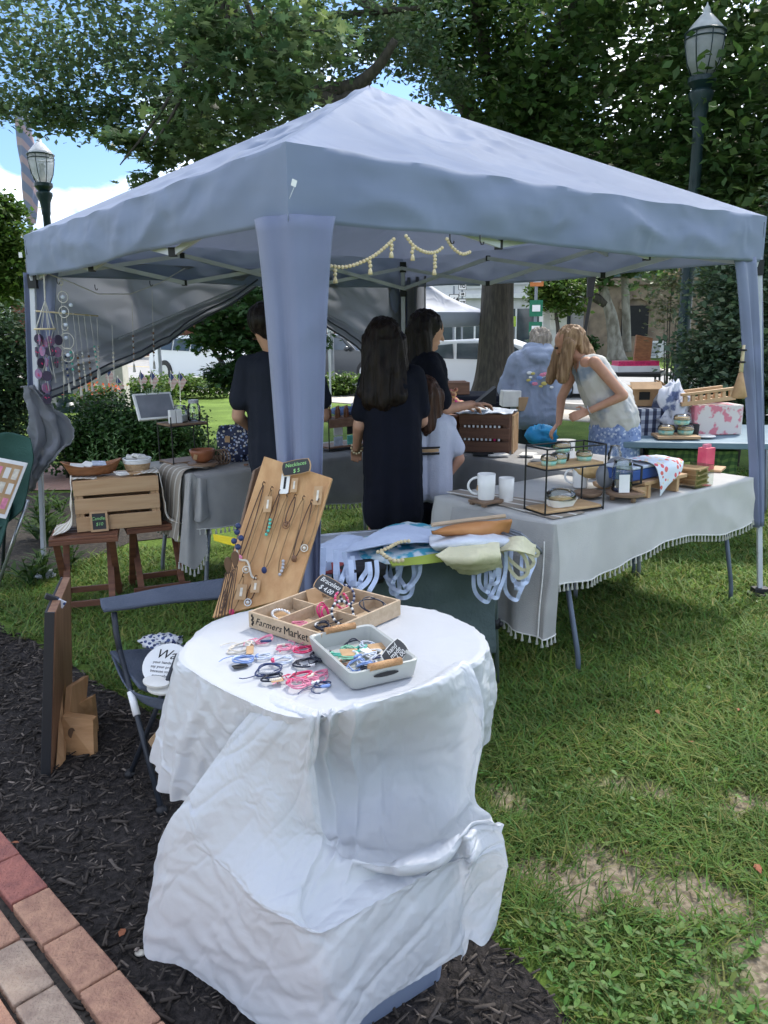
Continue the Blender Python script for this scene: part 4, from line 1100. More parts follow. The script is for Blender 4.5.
sr = frame_mat((1,-.12,-.06),(.1,.8,.62)); sc_ = D(166,664,2.55)
so_ = empty('round_sign',sc_,0,'round white wooden sign with black writing leaning on the camp chair seat','sign')
mb = MB(); mb.prism(disc(sc_,.082,.082,sr,.006),sr @ V((0,0,-1)),.008); mb.build('disc',white,so_,bevel=.001)
text('Wash',.05,ink,so_,sc_+sr @ V((.012,.035,.001)),sr,shear=.3,extrude=.0003)
for i,s in enumerate(('your hands and','say your prayers','because soap is','everywhere')): text(s,.0145,ink,so_,sc_+sr @ V((-.002,.004-.017*i,.001)),sr,extrude=.0002)
for k,(x,y,lb) in enumerate([(156,681,'pale wooden slice lying at the front of the camp chair seat'),(160,688,'lower wooden slice under the first one on the camp chair seat')]):
 c = D(x,y,2.45); mb = MB(); rr = frame_mat((1,-.1,-.12),(0,.9,.3)); mb.prism(disc(c,.045,.026,rr,.006,18),rr @ V((0,0,-1)),.009); mb.build('wood_slice',[paper],base=c,label=lb,cat='wood slice',bevel=.001)
pat_m = dots('navy_print_cloth',(.70,.71,.74),[(.02,.03,.10),(.05,.08,.22)],60,.42)
def crumple(name,c,rx,ry,rz_,m,label,cat,seed=0,n=24,rough=.3,bx=1.,**kw):
 mb = MB(); P = []
 for i in range(n//2+1):
  th_ = PI*i/(n//2); row = []
  for j in range(n):
   a = 2*PI*j/n; d = V((math.sin(th_)*math.cos(a),math.sin(th_)*math.sin(a),math.cos(th_)))
   d = V([math.copysign(abs(q_)**bx,q_) for q_ in d]); k = 1+rough*(ridged(d,2.2,seed)-.5)+rough*.4*(ridged(d,6,seed+2)-.5)
   row.append(V(c)+V((d.x*rx*k,d.y*ry*k,max(-.9,d.z)*rz_*k)))
  P.append(row)
 mb.grid(P,closed=True); return mb.build(name,m,base=c,label=label,cat=cat,smooth=True,**kw)
crumple('folded_cloth',D(162,641,2.72),.065,.04,.022,pat_m,'crumpled white cloth with a navy print at the back of the camp chair seat','cloth',3,rough=.7)
mb = MB(); mb.prism([D(148,742,2.36),D(156,733,2.40),D(170,733,2.42),D(170,760,2.38),D(158,757,2.34)],(0,1,0),.02); mb.build('cardboard_piece',card,base=D(158,745,2.38),label='piece of cardboard box poking out under the camp chair',cat='cardboard')
# ================================================================== framed board standing on the mulch, wooden pieces by it
e_w = wood('easel_wood',(.30,.16,.09),(.21,.10,.055),3,axis='z')
eo = empty('standing_sign_board',Z(44,778),0,'tall dark framed board seen edge on, standing on the mulch at the left','sign board')
face_ = [D(61,578,2.98),Z(70,745,.0)]
p1,p2 = D(47,612,2.60),D(63,577,3.02)
q1,q2 = Z(43,778,.0),Z(66,716,.0)
mb = MB(); nn_ = (p2-p1).cross(q1-p1).normalized()
if nn_.x < 0: nn_ = -nn_
mb.prism([p1,p2,q2,q1],nn_,.028); mb.build('panel',e_w,eo,bevel=.002)
mb = MB(); mb.prism([p1-nn_*.008,p2-nn_*.008,q2-nn_*.008,q1-nn_*.008],nn_,.007); mb.build('chalk_panel',chalk,eo)
mb = MB(); mb.beam(p1-nn_*.002+nn_*.012,q1-nn_*.002+nn_*.012,.03,.02,up=(p2-p1)); mb.build('front_edge',black,eo)
c1 = D(52,598,2.74); mb = MB(); mb.box(c1,(.05,.028,.018),Euler((0,.5,.4)).to_matrix()); mb.build('clip',black,eo,bevel=.003)
mb = MB(); mb.box(D(60,603,2.74),(.035,.006,.028),Euler((.1,.6,.3)).to_matrix()); mb.build('price_label',pat_m,eo)
wl = wood('pine_block',(.50,.28,.13),(.40,.21,.09),4,axis='x')
wl2 = wood('pine_plank',(.48,.27,.13),(.38,.20,.09),4,axis='z')
def plank(name,pts,n,th_,m,label,**k):
 mb = MB(); mb.prism(pts,n,th_); return mb.build(name,m,base=pts[0],label=label,cat='wood piece',bevel=.002,**k)
plank('wooden_plank',[Z(47,772,.0)+V((.03,0,0)),D(62,675,2.78),D(66,700,2.78),Z(56,765,.0)+V((.03,0,.01))],(0,1,0),.02,wl2,'thin slanted pine plank leaning against the back of the tall board')
plank('wooden_plank',[D(58,690,2.80),D(63,690,2.80),D(63,745,2.74),D(57,748,2.74)],(0,1,0),.02,wl2,'short upright pine plank nearest the tall board')
plank('wooden_plank',[D(66,687,2.74),D(72,686,2.74),D(67,740,2.68),D(61,740,2.68)],(.3,1,0),.10,wl2,'slanted pine board standing between the tall board and the wooden block')
plank('wooden_block',[Z(60,756,.0),Z(94,758,.0),D(93,720,2.69),D(62,716,2.68)],(.1,1,0),.035,wl,'square pine block with a dark knot on the mulch')
plank('wooden_block',[D(70,708,2.74),D(92,697,2.80),Z(96,735,.0),Z(72,742,.0)],(.1,1,0),.03,wl,'taller slanted pine block behind the square one')
mb = MB(); kc = D(72,733,2.672); mb.prism(disc(kc,.014,.022,frame_mat((1,.1,0),(0,0,1)),.001,14),(0,-1,0),.002); mb.build('knot',MATS['walnut_board'],base=kc,label='dark knot in the square pine block',cat='knot')
for x,y,m_,lb,s in ((140,953,'cream','small beige pebble beside the corner of the white cloth',.011),(746,712,'brown','brown curled leaf on the lawn at the right',.010),(625,852,'brown','tiny brown leaf scrap in the lawn',.009)):
 p = Z(x,y,.012); mb = MB(); mb.ball(p,s,10,7,(1.3,1,.6)); mb.build('pebble' if m_ == 'cream' else 'fallen_leaf',JC[m_],base=p,smooth=True,label=lb,cat='pebble' if m_ == 'cream' else 'leaf')
lf = mat('dry_leaf',(.36,.14,.07),.8,(.28,.10,.05),scale=30)
for x,y,s,lb in ((738,711,.03,'reddish dry leaf on the grass at right'),(755,864,.035,'curled orange leaf at the right edge of the lawn'),(656,710,.03,'dry brown leaf in the middle of the lawn'),(694,742,.02,'small red leaf below the dry brown one'),(19,843,.025,'small orange leaf on the mulch next to the bricks'),(119,937,.03,'pale brown leaf on the mulch left of the cloth')):
 p = Z(x,y,.03); a = random.random()*6; mb = MB(); T = [(0,-.03,0),(.35,-.3,.12),(.75,-.22,.2),(1.1,0,.1),(.7,.25,.22),(.3,.28,.14)]
 M3 = Euler((.2,.2,a)).to_matrix(); mb.prism([p+M3 @ (V(q)*s) for q in T],(0,0,1),.0015); mb.build('fallen_leaf',lf,base=p,label=lb,cat='leaf')
# ================================================================== cloth-covered tables
linen = mat('grey_linen',(.41,.40,.38),.9,(.34,.335,.32),scale=7,bump=.35,bscale=260,spec=.15,trans=.12)
linen_p = mat('pale_linen',(.58,.57,.54),.9,(.52,.51,.485),scale=5,bump=.3,bscale=260,spec=.15,trans=.15)
tass_m = mat('cream_tassel',(.66,.65,.61),.95,(.55,.54,.5),scale=60)
stripe_m = stripes('striped_runner',(.64,.62,.56),(.29,.25,.20),2.4,'X',.12)
def ring_points(c4,step):
 pts = []; sd = []
 for k in range(4):
  a,b = V(c4[k]),V(c4[(k+1) % 4]); n = max(2,int((b-a).length/step))
  for i in range(n): pts.append(a.lerp(b,i/n)); sd.append(k+i/n)
 return pts,sd
def tablecloth(name,c4,z,drop,m,label,tassel_sides=(),wav=.018,parent=None,inset=.0,seed=0,flare=.02,tip=.0):
 """c4 ccw corners; drop(s) gives hem length at perimeter position s (0..4)"""
 c4 = [V((p[0],p[1],0)) for p in c4]; cen = sum(c4,V())/4
 pts,sd = ring_points(c4,.02); k = len(pts)
 o = empty(name,(cen.x,cen.y,0),0,label,'tablecloth')
 hem = []; rings = []
 def outw(i):
  a,b = pts[i-1],pts[(i+1) % k]; d = (b-a).normalized(); n = V((d.y,-d.x,0));
  return n if n.dot(pts[i]-cen) > 0 else -n
 N_ = [outw(i) for i in range(k)]
 for _ in range(3): N_ = [(N_[i-1]+N_[i]*2+N_[(i+1) % k]).normalized() for i in range(k)]
 nV = 16
 for q in (.0,.02,.35,.7,.97):
  rings.append([V((cen.lerp(p,max(q,.004))).to_tuple())+V((0,0,z+.002*nz(p*q,9,seed))) for p in pts])
 for r in range(nV+1):
  s = r/nV; row = []
  for i,p in enumerate(pts):
   dr_ = drop(sd[i]); zz = z-.004-dr_*s
   f = (math.sin(i*.02*11+3*nz(p,2.2,seed+1))*wav+wav*.5*math.sin(i*.02*27+seed))*s**.8
   w_ = (ridged((p.x,p.y,zz),4,seed)-.5)*.012*min(1,3*s)
   row.append(p+N_[i]*(.004+flare*s+f+w_)+V((0,0,zz)))
  rings.append(row)
 mb = MB(); mb.grid(rings,closed=True); mb.build('cloth',m,o,smooth=True)
 tp = []
 for i,p in enumerate(rings[-1]):
  if int(sd[i]) in tassel_sides: tp.append(p)
 if tp:
  t_ = MB()
  segs = []; cur = [tp[0]]
  for a,b in zip(tp[:-1],tp[1:]):
   if (a-b).length > .1: segs.append(cur); cur = []
   cur.append(b)
  segs.append(cur)
  for sg in segs:
   tassels(t_,along(sg,.032),.034,.0075)
   for a,b in zip(sg[:-1],sg[1:]): pass
   t_.tube(sg[::2],.0035,5)
  t_.build('tassel_fringe',tass_m,o,smooth=True)
 return o,rings
def folding_legs(par,c4,z,splay=.12,m=grey_metal,r=.013):
 c4 = [V((p[0],p[1],0)) for p in c4]; cen = sum(c4,V())/4
 for p in c4:
  q = p.lerp(cen,.16); f = p.lerp(cen,.05)
  mb = MB(); mb.tube([at(q,z-.03),at(q.lerp(f,.9),.14),at(f,.06),at(f,.0)],r,8); mb.build('leg',m,par,smooth=True)
def slab(par,c4,z,th_=.035,m=None,name='tabletop'):
 mb = MB(); mb.prism([V((p[0],p[1],z)) for p in c4],(0,0,-1),th_); mb.build(name,m or MATS['grey_board'],par,bevel=.006)
blue_tube = mat('blue_grey_tube',(.12,.15,.20),.4,scale=9,metal=.2)
RT = [(.71,3.30),(2.05,4.31),(1.60,4.91),(.26,3.90)]; HR = .72
cenR = V((1.155,4.105,0))
o = empty('folding_table',cenR,0,'long folding table under the pale tasselled cloth on the right','table')
slab(o,RT,HR-.012)
for fx_,tx_ in (((.875,3.345),(.78,3.45)),((1.99,4.32),(1.87,4.30)),((1.58,4.80),(1.5,4.72)),((.36,3.88),(.45,3.82))):
 mb = MB(); f = V((*fx_,0)); q = V((*tx_,0)); mb.tube([at(q,HR-.03),at(q.lerp(f,.93),.12),at(f,.06),at(f,.0)],.0125,8); mb.build('leg',blue_tube,o,smooth=True)
def dropR(s):
 s = s % 4
 if s < 1: return .23+.035*math.sin(s*9)+.03*(1-s)
 if s < 2: return .22+.02*math.sin(s*7)
 if s < 3: return .22
 u = s-3; return .25+.25*u**.5
cR,rgR = tablecloth('tasselled_tablecloth',RT,HR,dropR,linen_p,'pale linen cloth with white tassels along its hem on the right hand table',(0,1),.010,seed=2,flare=.03)
C = [[V((.33,3.72,HR-.02)),V((.29,3.66,.5)),V((.28,3.60,.33))],[V((.46,3.58,HR-.01)),V((.43,3.5,.5)),V((.42,3.42,.30))],[V((.60,3.40,HR-.01)),V((.56,3.33,.5)),V((.54,3.25,.27))],[V((.715,3.29,HR-.004)),V((.70,3.22,.5)),V((.665,3.14,.25))],[V((.745,3.31,HR-.01)),V((.755,3.27,.5)),V((.735,3.22,.245))]]
G = patch(C,90,40);
for i in range(90):
 for j in range(40): G[i,j,:2] += np.array([-.8,-.5])*.016*math.sin(i*.28+nz(G[i,j],3)*2)*(j/40)
mb = MB(); mb.grid([[tuple(q) for q in r] for r in G]); mb.build('hanging_end',linen,cR,smooth=True)
t_ = MB(); hm = [V(tuple(G[i,-1])) for i in range(90)]; tassels(t_,along(hm,.032),.034,.0075); t_.tube(hm[::3],.0035,5)
vv_ = [V(tuple(G[62,j])) for j in range(8,40)]; t_.tube([p+V((-.006,-.008,0)) for p in vv_],.004,5)
t_.build('tassel_fringe',tass_m,cR,smooth=True)
def runner(name,pts2,z,m,label,over=None):
 P = patch([[V((*p,z)) for p in row] for row in pts2],30,12)
 mb = MB(); mb.grid([[tuple(q) for q in r] for r in P]); return mb.build(name,m,base=(pts2[0][0][0],pts2[0][0][1],z),solid=.003,label=label,cat='table runner')
runner('table_runner',[[(.32,3.95),(.40,4.01)],[(.62,3.52),(.80,3.66)],[(.735,3.335),(.90,3.45)]],HR+.008,stripes('runner_on_right',(.66,.64,.58),(.30,.25,.20),5,'DIAGONAL',.10),'brown runner with cream stripes across the left end of the right table')
AT = [(-1.13,4.67),(.25,5.77),(-.19,6.30),(-1.55,5.20)]
AT = [tuple(Z(193,476,.74))[:2],None,None,None]
a0 = V((*AT[0],0)); dA = V((.78,.62,0)).normalized(); nA = V((-.62,.78,0)).normalized()
AT = [a0,a0+dA*1.75,a0+dA*1.75+nA*.66,a0+nA*.66]; AT = [(p.x,p.y) for p in AT]; print('AT',AT)
o = empty('folding_table',sum([V((*p,0)) for p in AT],V())/4,0,'long folding table under the grey cloth at the back left of the tent','table')
slab(o,AT,.728); folding_legs(o,AT,.72)
def dropA(s):
 s %= 4
 if s < 1: return .30+.015*math.sin(s*11)
 if s < 2: return .3
 if s < 3: return .3
 return .34+.05*math.sin((s-3)*PI)
cA,rgA = tablecloth('tasselled_tablecloth',AT,.74,dropA,linen,'grey linen cloth with white tassels on the table at the back left',(0,3),.012,seed=5)
def hang_net(rows_px,z0s,Y):
 return [[D(x,y,Y+dy) for x,y,dy in r] for r in rows_px]
yA = a0.y-.03
C = hang_net([[(186,474,.02),(190,473,0),(193,474,0),(197,478,.02)],[(184,500,.0),(189,500,-.03),(194,500,.02),(203,505,.03)],[(181,535,-.02),(188,535,-.05),(196,535,-.01),(206,532,.03)],[(179,562,-.03),(187,566,-.06),(196,569,-.04),(207,553,.0)]],0,yA)
G = patch(C,40,30); mb = MB(); mb.grid([[tuple(q) for q in r] for r in G]); mb.build('hanging_corner',linen,cA,smooth=True,solid=.002)
t_ = MB(); hm = [V(tuple(G[-1,j])) for j in range(30)]+[V(tuple(G[i,-1])) for i in range(38,26,-1)]; tassels(t_,along(hm,.028),.04,.009); t_.build('tassel_fringe',tass_m,cA,smooth=True)
C = hang_net([[(196,478,.03),(200,478,.01),(206,478,.04)],[(196,500,.0),(201,500,-.03),(207,502,.03)],[(194,521,-.02),(201,522,-.04),(209,516,.02)]],0,yA)
G = patch(C,26,20); mb = MB(); mb.grid([[tuple(q) for q in r] for r in G]); mb.build('hanging_fold',linen,cA,smooth=True,solid=.002)
C = [[V((*AT[0],.748))+dA*(-.012)+nA*.10,V((*AT[0],.748))-dA*.012+nA*.42],[V((*AT[0],.5))-dA*.06+nA*.08,V((*AT[0],.5))-dA*.05+nA*.40],[V((*AT[0],.36))-dA*.09+nA*.06,V((*AT[0],.36))-dA*.07+nA*.36]]
C = [[V((*AT[0],.752))+dA*.16+nA*.12,V((*AT[0],.752))+dA*.16+nA*.42]]+C
P = patch(C,30,14); mb = MB(); mb.grid([[tuple(q) for q in r] for r in P]); mb.build('table_runner',stripes('runner_on_left',(.55,.52,.45),(.30,.26,.21),6,'Y',.12),base=(AT[0][0],AT[0][1],.7),solid=.003,label='tan striped runner hanging over the left end of the grey covered table',cat='table runner')
BT0 = V((.34,5.32,0)); dB = V((.62,-.78,0)).normalized(); nB = V((.78,.62,0)).normalized()
BT = [BT0,BT0+nB*.66,BT0+nB*.66+dB*1.25,BT0+dB*1.25]; BT = [(p.x,p.y) for p in BT][::1]
o = empty('folding_table',sum([V((*p,0)) for p in BT],V())/4,0,'folding table under the grey cloth at the back right of the tent','table')
slab(o,BT,.728); folding_legs(o,BT,.72)
linen_g = mat('dark_grey_linen',(.34,.335,.325),.9,(.29,.285,.28),scale=7,bump=.35,bscale=260,spec=.15)
tablecloth('tasselled_tablecloth',BT,.74,lambda s: .42+.02*math.sin(s*7),linen_g,'grey linen cloth with a tasselled hem on the table at the back right',(3,),.010,seed=8)
KT = [tuple(Z(296,578,.63))[:2],(.47,3.19),(.32,3.60),(-.50,3.34)]; HK = .63
o = empty('camp_table',(0,3.3,0),0,'low green canvas camp table with a metal frame in the middle','camp table')
canvas_g = mat('green_canvas',(.085,.115,.115),.8,(.065,.092,.092),scale=4,bump=.5,bscale=60)
slab(o,KT,HK,.02,mat('aluminium_slats',(.50,.51,.52),.4,metal=.6,scale=20))
k4 = [V((*p,0)) for p in KT]
mb = MB()
for k in range(4): mb.beam(at(k4[k],HK+.003),at(k4[(k+1) % 4],HK+.003),.022,.034)
mb.build('frame_rail',alum,o,bevel=.003)
for k in range(3):
 mb = MB(); p = k4[0].lerp(k4[1],(.42,.62,.8)[k]); mb.box(at(p,HK)+V((.004,-.014,0)),(.03,.004,.03),Euler((0,0,.35)).to_matrix()); mb.build('corner_bracket',canvas_g,o)
C = []
for q in range(5):
 z_ = HK-.01-.11*q; C.append([at(k4[0].lerp(k4[1],u),z_)+V((.01*math.sin(u*9+q),-.015-.02*math.sin(u*5+q)*q/4,.04*math.sin(PI*u)*(q == 4))) for u in (0,.2,.4,.6,.8,1)])
G = patch(C,40,60); G = crinkle(G,.02,3.5,3,.006,12); mb = MB(); mb.grid([[tuple(q) for q in r] for r in G]); mb.build('canvas_cover',canvas_g,o,smooth=True,solid=.002)
C = [[at(k4[1].lerp(k4[2],u),HK-.01-.12*q)+V((.02*math.sin(u*5+q)*q/4,0,0)) for u in (0,.33,.66,1)] for q in range(5)]
G = patch(C,30,30); mb = MB(); mb.grid([[tuple(q) for q in r] for r in G]); mb.build('canvas_side',canvas_g,o,smooth=True,solid=.002)
gt = mat('green_grey_tube',(.13,.17,.15),.4,metal=.3,scale=9)
for k in range(4):
 c = k4[k].lerp(sum(k4,V())/4,.02); f = c+(V((.03,.03,0)) if k == 1 else V((0,0,0)))
 mb = MB(); mb.tube([at(c,HK-.01),at(f,.0)],.011,10); lg = mb.build('leg',gt,o,smooth=True)
 mb = MB(); mb.lathe([(.02,-.02),(.022,0),(.02,.02)],at(c.lerp(f,.5),.30),12); mb.ball(at(c.lerp(f,.5),.30)+V((.02,-.01,0)),.013); mb.build('lock_collar',black,lg,smooth=True)
bagc = dict(paleblue=mat('pale_blue_tote',(.50,.57,.72),.85,(.44,.51,.66),scale=6,bump=.3,bscale=60),cream=mat('cream_tote',(.66,.62,.42),.85,(.58,.54,.36),scale=6,bump=.3,bscale=60),teal=mat('turquoise_print',(.05,.30,.42),.7,(.55,.62,.66),scale=16,contrast=(.45,.55)),blk=mat('black_tote',(.018,.018,.022),.85,scale=6),red=mat('dark_red_tote',(.28,.05,.05),.85,scale=6),yg=mat('yellow_green_tote',(.35,.42,.08),.85,scale=6),whitep=mat('white_tote',(.62,.65,.70),.85,(.55,.58,.64),scale=9,bump=.3,bscale=60))
def bag(net,m,label,par=True,wr=.008,seed=0,th_=.006):
 G = patch(net,40,34); G = crinkle(G,wr,7,seed,wr*.35,22); o = empty('tote_bag',tuple(G[20,17]),0,label,'tote bag')
 mb = MB(); mb.grid([[tuple(q) for q in r] for r in G]); mb.build('bag',m,o,smooth=True,solid=th_); return o
def strap(o,pts,m,w_=.022,name='handle'):
 ps = catmull(np.array([tuple(p) for p in pts]),40); mb = MB(); P = []
 for i,p in enumerate(ps):
  d = V(ps[min(i+1,39)]-ps[max(i-1,0)]).normalized(); sd = d.cross(V((.15,-1,.25))).normalized(); sd = (sd+V((0,.3,0))*math.sin(i*.2)).normalized(); P.append([V(p)-sd*w_/2,V(p)+sd*w_/2])
 mb.grid(P); mb.build(name,m,o,solid=.0015)
def T_(x,y,z): return Z(x,y,z)
zK = HK+.03
bB = bag([[T_(310,548,zK),T_(350,535,zK+.03),T_(378,548,zK+.01)],[T_(308,562,zK),T_(345,556,zK+.05),T_(380,560,zK+.01)],[T_(308,578,zK-.01),T_(342,580,zK-.005),T_(376,572,zK-.01)]],bagc['paleblue'],'pale blue tote bags heaped at the left end of the camp table',seed=1)
bk_ = bag([[T_(325,562,zK+.02),T_(360,560,zK+.03),T_(385,562,zK+.02)],[T_(322,574,zK+.02),T_(358,574,zK+.03),T_(386,570,zK+.0)],[D(330,590,2.93),D(358,588,2.96),D(382,583,3.0)]],bagc['blk'],'black tote bag with its handles hanging below the pale blue heap',seed=2)
br = bag([[T_(318,566,zK+.045),T_(335,563,zK+.045),T_(350,564,zK+.04)],[T_(316,573,zK+.03),T_(334,573,zK+.04),T_(352,569,zK+.03)]],bagc['red'],'small dark red tote bag showing between the blue and black ones',seed=3,wr=.003)
bT = bag([[T_(345,548,zK+.02),T_(400,524,zK+.02),T_(440,528,zK+.02),T_(470,532,zK+.02)],[T_(340,556,zK+.04),T_(395,550,zK+.05),T_(440,548,zK+.05),T_(478,545,zK+.02)],[T_(350,563,zK+.01),T_(395,565,zK+.02),T_(440,562,zK+.02),T_(480,552,zK+.01)]],bagc['teal'],'turquoise and white printed tote bag in the middle of the camp table',seed=4)
bW = bag([[T_(352,545,zK+.06),T_(395,526,zK+.06),T_(430,530,zK+.06)],[T_(346,553,zK+.07),T_(395,544,zK+.09),T_(436,543,zK+.07)]],bagc['paleblue'],'pale blue tote bag lying on top of the turquoise one',seed=5,wr=.005)
bY = bag([[T_(388,560,zK+.05),T_(420,556,zK+.06),T_(455,550,zK+.05)],[T_(392,566,zK+.03),T_(425,564,zK+.03),T_(458,560,zK+.02)]],bagc['yg'],'yellow green and black tote bag edge under the white ones',seed=6,wr=.004)
bW2 = bag([[T_(430,535,zK+.08),T_(470,524,zK+.08),T_(505,530,zK+.06)],[T_(430,545,zK+.09),T_(470,540,zK+.11),T_(512,540,zK+.06)],[T_(440,552,zK+.05),T_(470,550,zK+.06),T_(512,548,zK+.03)]],bagc['whitep'],'white printed tote bag on the right side of the camp table',seed=7)
bC = bag([[T_(435,555,zK+.07),T_(470,540,zK+.10),T_(498,542,zK+.07)],[T_(446,562,zK+.04),T_(474,560,zK+.06),T_(500,556,zK+.05)],[D(462,572,2.98),D(478,574,2.98),D(502,566,3.02)]],bagc['cream'],'cream tote bag folded over the near edge of the camp table',seed=8,wr=.012)
bag([[D(463,560,2.99),D(480,556,2.99),D(494,553,3.0)],[D(465,569,2.965),D(480,568,2.965),D(492,563,2.975)]],bagc['whitep'],'white inner face of the folded cream tote bag',seed=9,wr=.002)
bR = bag([[T_(500,542,zK+.05),T_(520,538,zK+.07),T_(536,545,zK+.03)],[T_(496,552,zK+.03),T_(516,552,zK+.05),T_(534,556,zK+.0)]],bagc['cream'],'second cream tote bag with long handles at the right end of the camp table',seed=10,wr=.010)
def loop(x0,y0,x1,y1,yb,Y,w_=0): return [D(lerp(x0,x1,.5-.5*math.cos(PI*q/14))+1.5*math.sin(q*1.1+x0),lerp(lerp(y0,y1,q/14),yb,math.sin(PI*q/14)**.75),Y+.06-.11*math.sin(PI*q/14)+.012*math.sin(q*1.7+x0)) for q in range(15)]
for x0,y0,x1,y1,yb,Y,w_ in ((308,552,328,562,598,2.66,.020),(316,550,338,560,594,2.64,.020),(322,548,352,560,600,2.62,.02),(334,550,370,562,592,2.63,.018),(345,552,366,562,584,2.66,.017),(312,554,346,564,588,2.63,.018),(352,556,376,560,596,2.65,.017)): strap(bB,loop(x0,y0,x1,y1,yb,Y),bagc['paleblue'],w_)
for x0,y0,x1,y1,yb,Y,w_ in ((388,545,402,550,594,2.90,.016),(388,542,418,548,598,2.90,.016),(384,550,400,552,582,2.88,.015),(398,545,414,550,588,2.89,.015),(384,546,420,552,592,2.87,.014)): strap(bW,loop(x0,y0,x1,y1,yb,Y),bagc['paleblue'],w_)
strap(bk_,loop(352,566,385,560,580,2.88),bagc['blk'],.03); strap(bk_,loop(326,568,345,570,588,2.87),bagc['blk'],.03)
for x0,x1,yb in ((472,499,602),(478,495,592),(484,505,598),(488,500,584)): strap(bW2,loop(x0,548,x1,545,yb,3.0),bagc['paleblue'],.016)
for x0,x1,yb in ((503,526,600),(512,523,590),(508,534,584)): strap(bR,loop(x0,545,x1,552,yb,3.08),bagc['paleblue'],.016)
for pts in ([(505,540),(520,545),(534,556),(538,552),(528,546),(512,540)],[(503,545),(508,565),(518,578),(528,572),(524,556),(510,545)],[(500,548),(510,560),(524,570),(534,562),(524,550)]):
 strap(bR,[D(x,y,3.06-.01*i) for i,(x,y) in enumerate(pts)],bagc['cream'],.014)
beads_w = mat('pale_wood_beads',(.66,.56,.36),.6,(.58,.47,.28),scale=40)
def beadline(name,pts,r,m,label,cat='bead garland',n=None,tass=(),loc=None):
 pts = [V(p) for p in pts]; ps = along([V(q) for q in catmull(np.array([tuple(p) for p in pts]),60)],r*1.9)
 o = empty(name,ps[0],0,label,cat); mb = MB()
 for p in ps: mb.ball(p,r,9,6)
 mb.build('beads',m,o,smooth=True)
 for u,l in tass:
  p = ps[int(u*(len(ps)-1))]; mb = MB(); q = p+V((0,0,-r))
  k = int(l/(r*1.8))
  for i in range(k): mb.ball(q+V((.25*r*math.sin(i*1.3+u*9)+(u-.5)*.004*i,0,-r*1.75*(i+.5))),r*1.05,9,6)
  mb.lathe([(.002,0),(r*.9,-.006),(r*1.2,-.022),(r*.7,-.023)],q+V((0,0,-r*1.75*k)),8); mb.build('tassel',m,o,smooth=True)
 return o
beadline('bead_garland',[T_(378,552,zK+.08),T_(388,548,zK+.09),T_(400,542,zK+.10),T_(412,541,zK+.10)],.0075,beads_w,'pale wooden bead garland lying over the pale blue tote bags')
beadline('bead_garland',[T_(382,553,zK+.08),T_(388,558,zK+.07),T_(396,561,zK+.06),T_(403,560,zK+.06)],.0085,beads_w,'short loop of larger wooden beads below the first garland on the bags')
mb = MB(); pc = patch([[T_(432,532,.80),T_(462,524,.80),T_(512,520,.80)],[T_(432,533,.79),T_(465,532,.79),T_(508,533,.73)],[T_(436,534,.785),T_(480,540,.70),T_(505,545,.66)]],8,12)
mb.grid([[tuple(q) for q in r] for r in pc]); mb.build('orange_leather_pouch',mat('tan_leather',(.48,.22,.08),.55,(.42,.18,.06),scale=9),base=T_(470,530,.78),solid=.01,smooth=True,label='flat tan leather pouch between the tote bags and the mugs',cat='pouch')
mb = MB(); mb.tube([Z(432,525,.80),Z(470,520,.80),Z(505,516,.80)],.009,8); mb.build('wooden_stick',box_w,base=Z(432,525,.8),label='pale wooden stick lying along the tan pouch',cat='stick')
mb = MB()
for k in range(3): mb.tube([Z(500,526+k*3,.735+.005*k),Z(520,533+k*3,.73),D(535,545+k*2,3.28),D(541,553-k,3.24),D(534,545-k,3.25)],.006,6)
mb.build('dark_strap',grey_metal,base=Z(500,528,.73),smooth=True,label='bundle of dark grey straps at the left corner of the right table',cat='strap')
stool_w = wood('dark_stained_wood',(.20,.085,.045),(.12,.05,.03),3,axis='x')
def stool(loc,rz,label):
 o = empty('folding_stool',loc,rz,label,'folding stool','dark wooden folding stools'); W,Dp,H = .36,.30,.44
 mb = MB()
 for k in range(5): mb.box((0,-Dp/2+.03+k*.06,H-.008),(W,.052,.014))
 mb.build('seat',stool_w,o,local=True,bevel=.003)
 mb = MB(); mb.box((0,-Dp/2+.005,H-.026),(W,.02,.022)); mb.box((0,Dp/2-.005,H-.026),(W,.02,.022)); mb.box((W/2-.01,0,H-.026),(.018,Dp-.03,.022)); mb.box((-W/2+.01,0,H-.026),(.018,Dp-.03,.022)); mb.build('apron',stool_w,o,local=True,bevel=.002)
 for sx in (-1,1):
  for q in (-1,1):
   mb = MB(); x = sx*(W/2-.035-.013*(q+1)); mb.beam((x,q*(Dp/2-.02),H-.03),(x,-q*(Dp/2-.0),.0),.018,.036,up=(1,0,0)); mb.build('leg',stool_w,o,local=True,bevel=.002)
 for q in (-1,1):
  mb = MB(); mb.box((0,q*(Dp/2-.012),.055),(W-.03,.018,.034)); mb.build('stretcher',stool_w,o,local=True,bevel=.002)
 return o
stool((-1.70,4.36,0),.28,'dark wooden folding stool, the left one of the two under the crate')
stool((-1.38,4.62,0),.42,'dark wooden folding stool, the right one of the two under the crate')
crate_w = wood('crate_pine',(.52,.34,.19),(.44,.27,.14),3,axis='x')
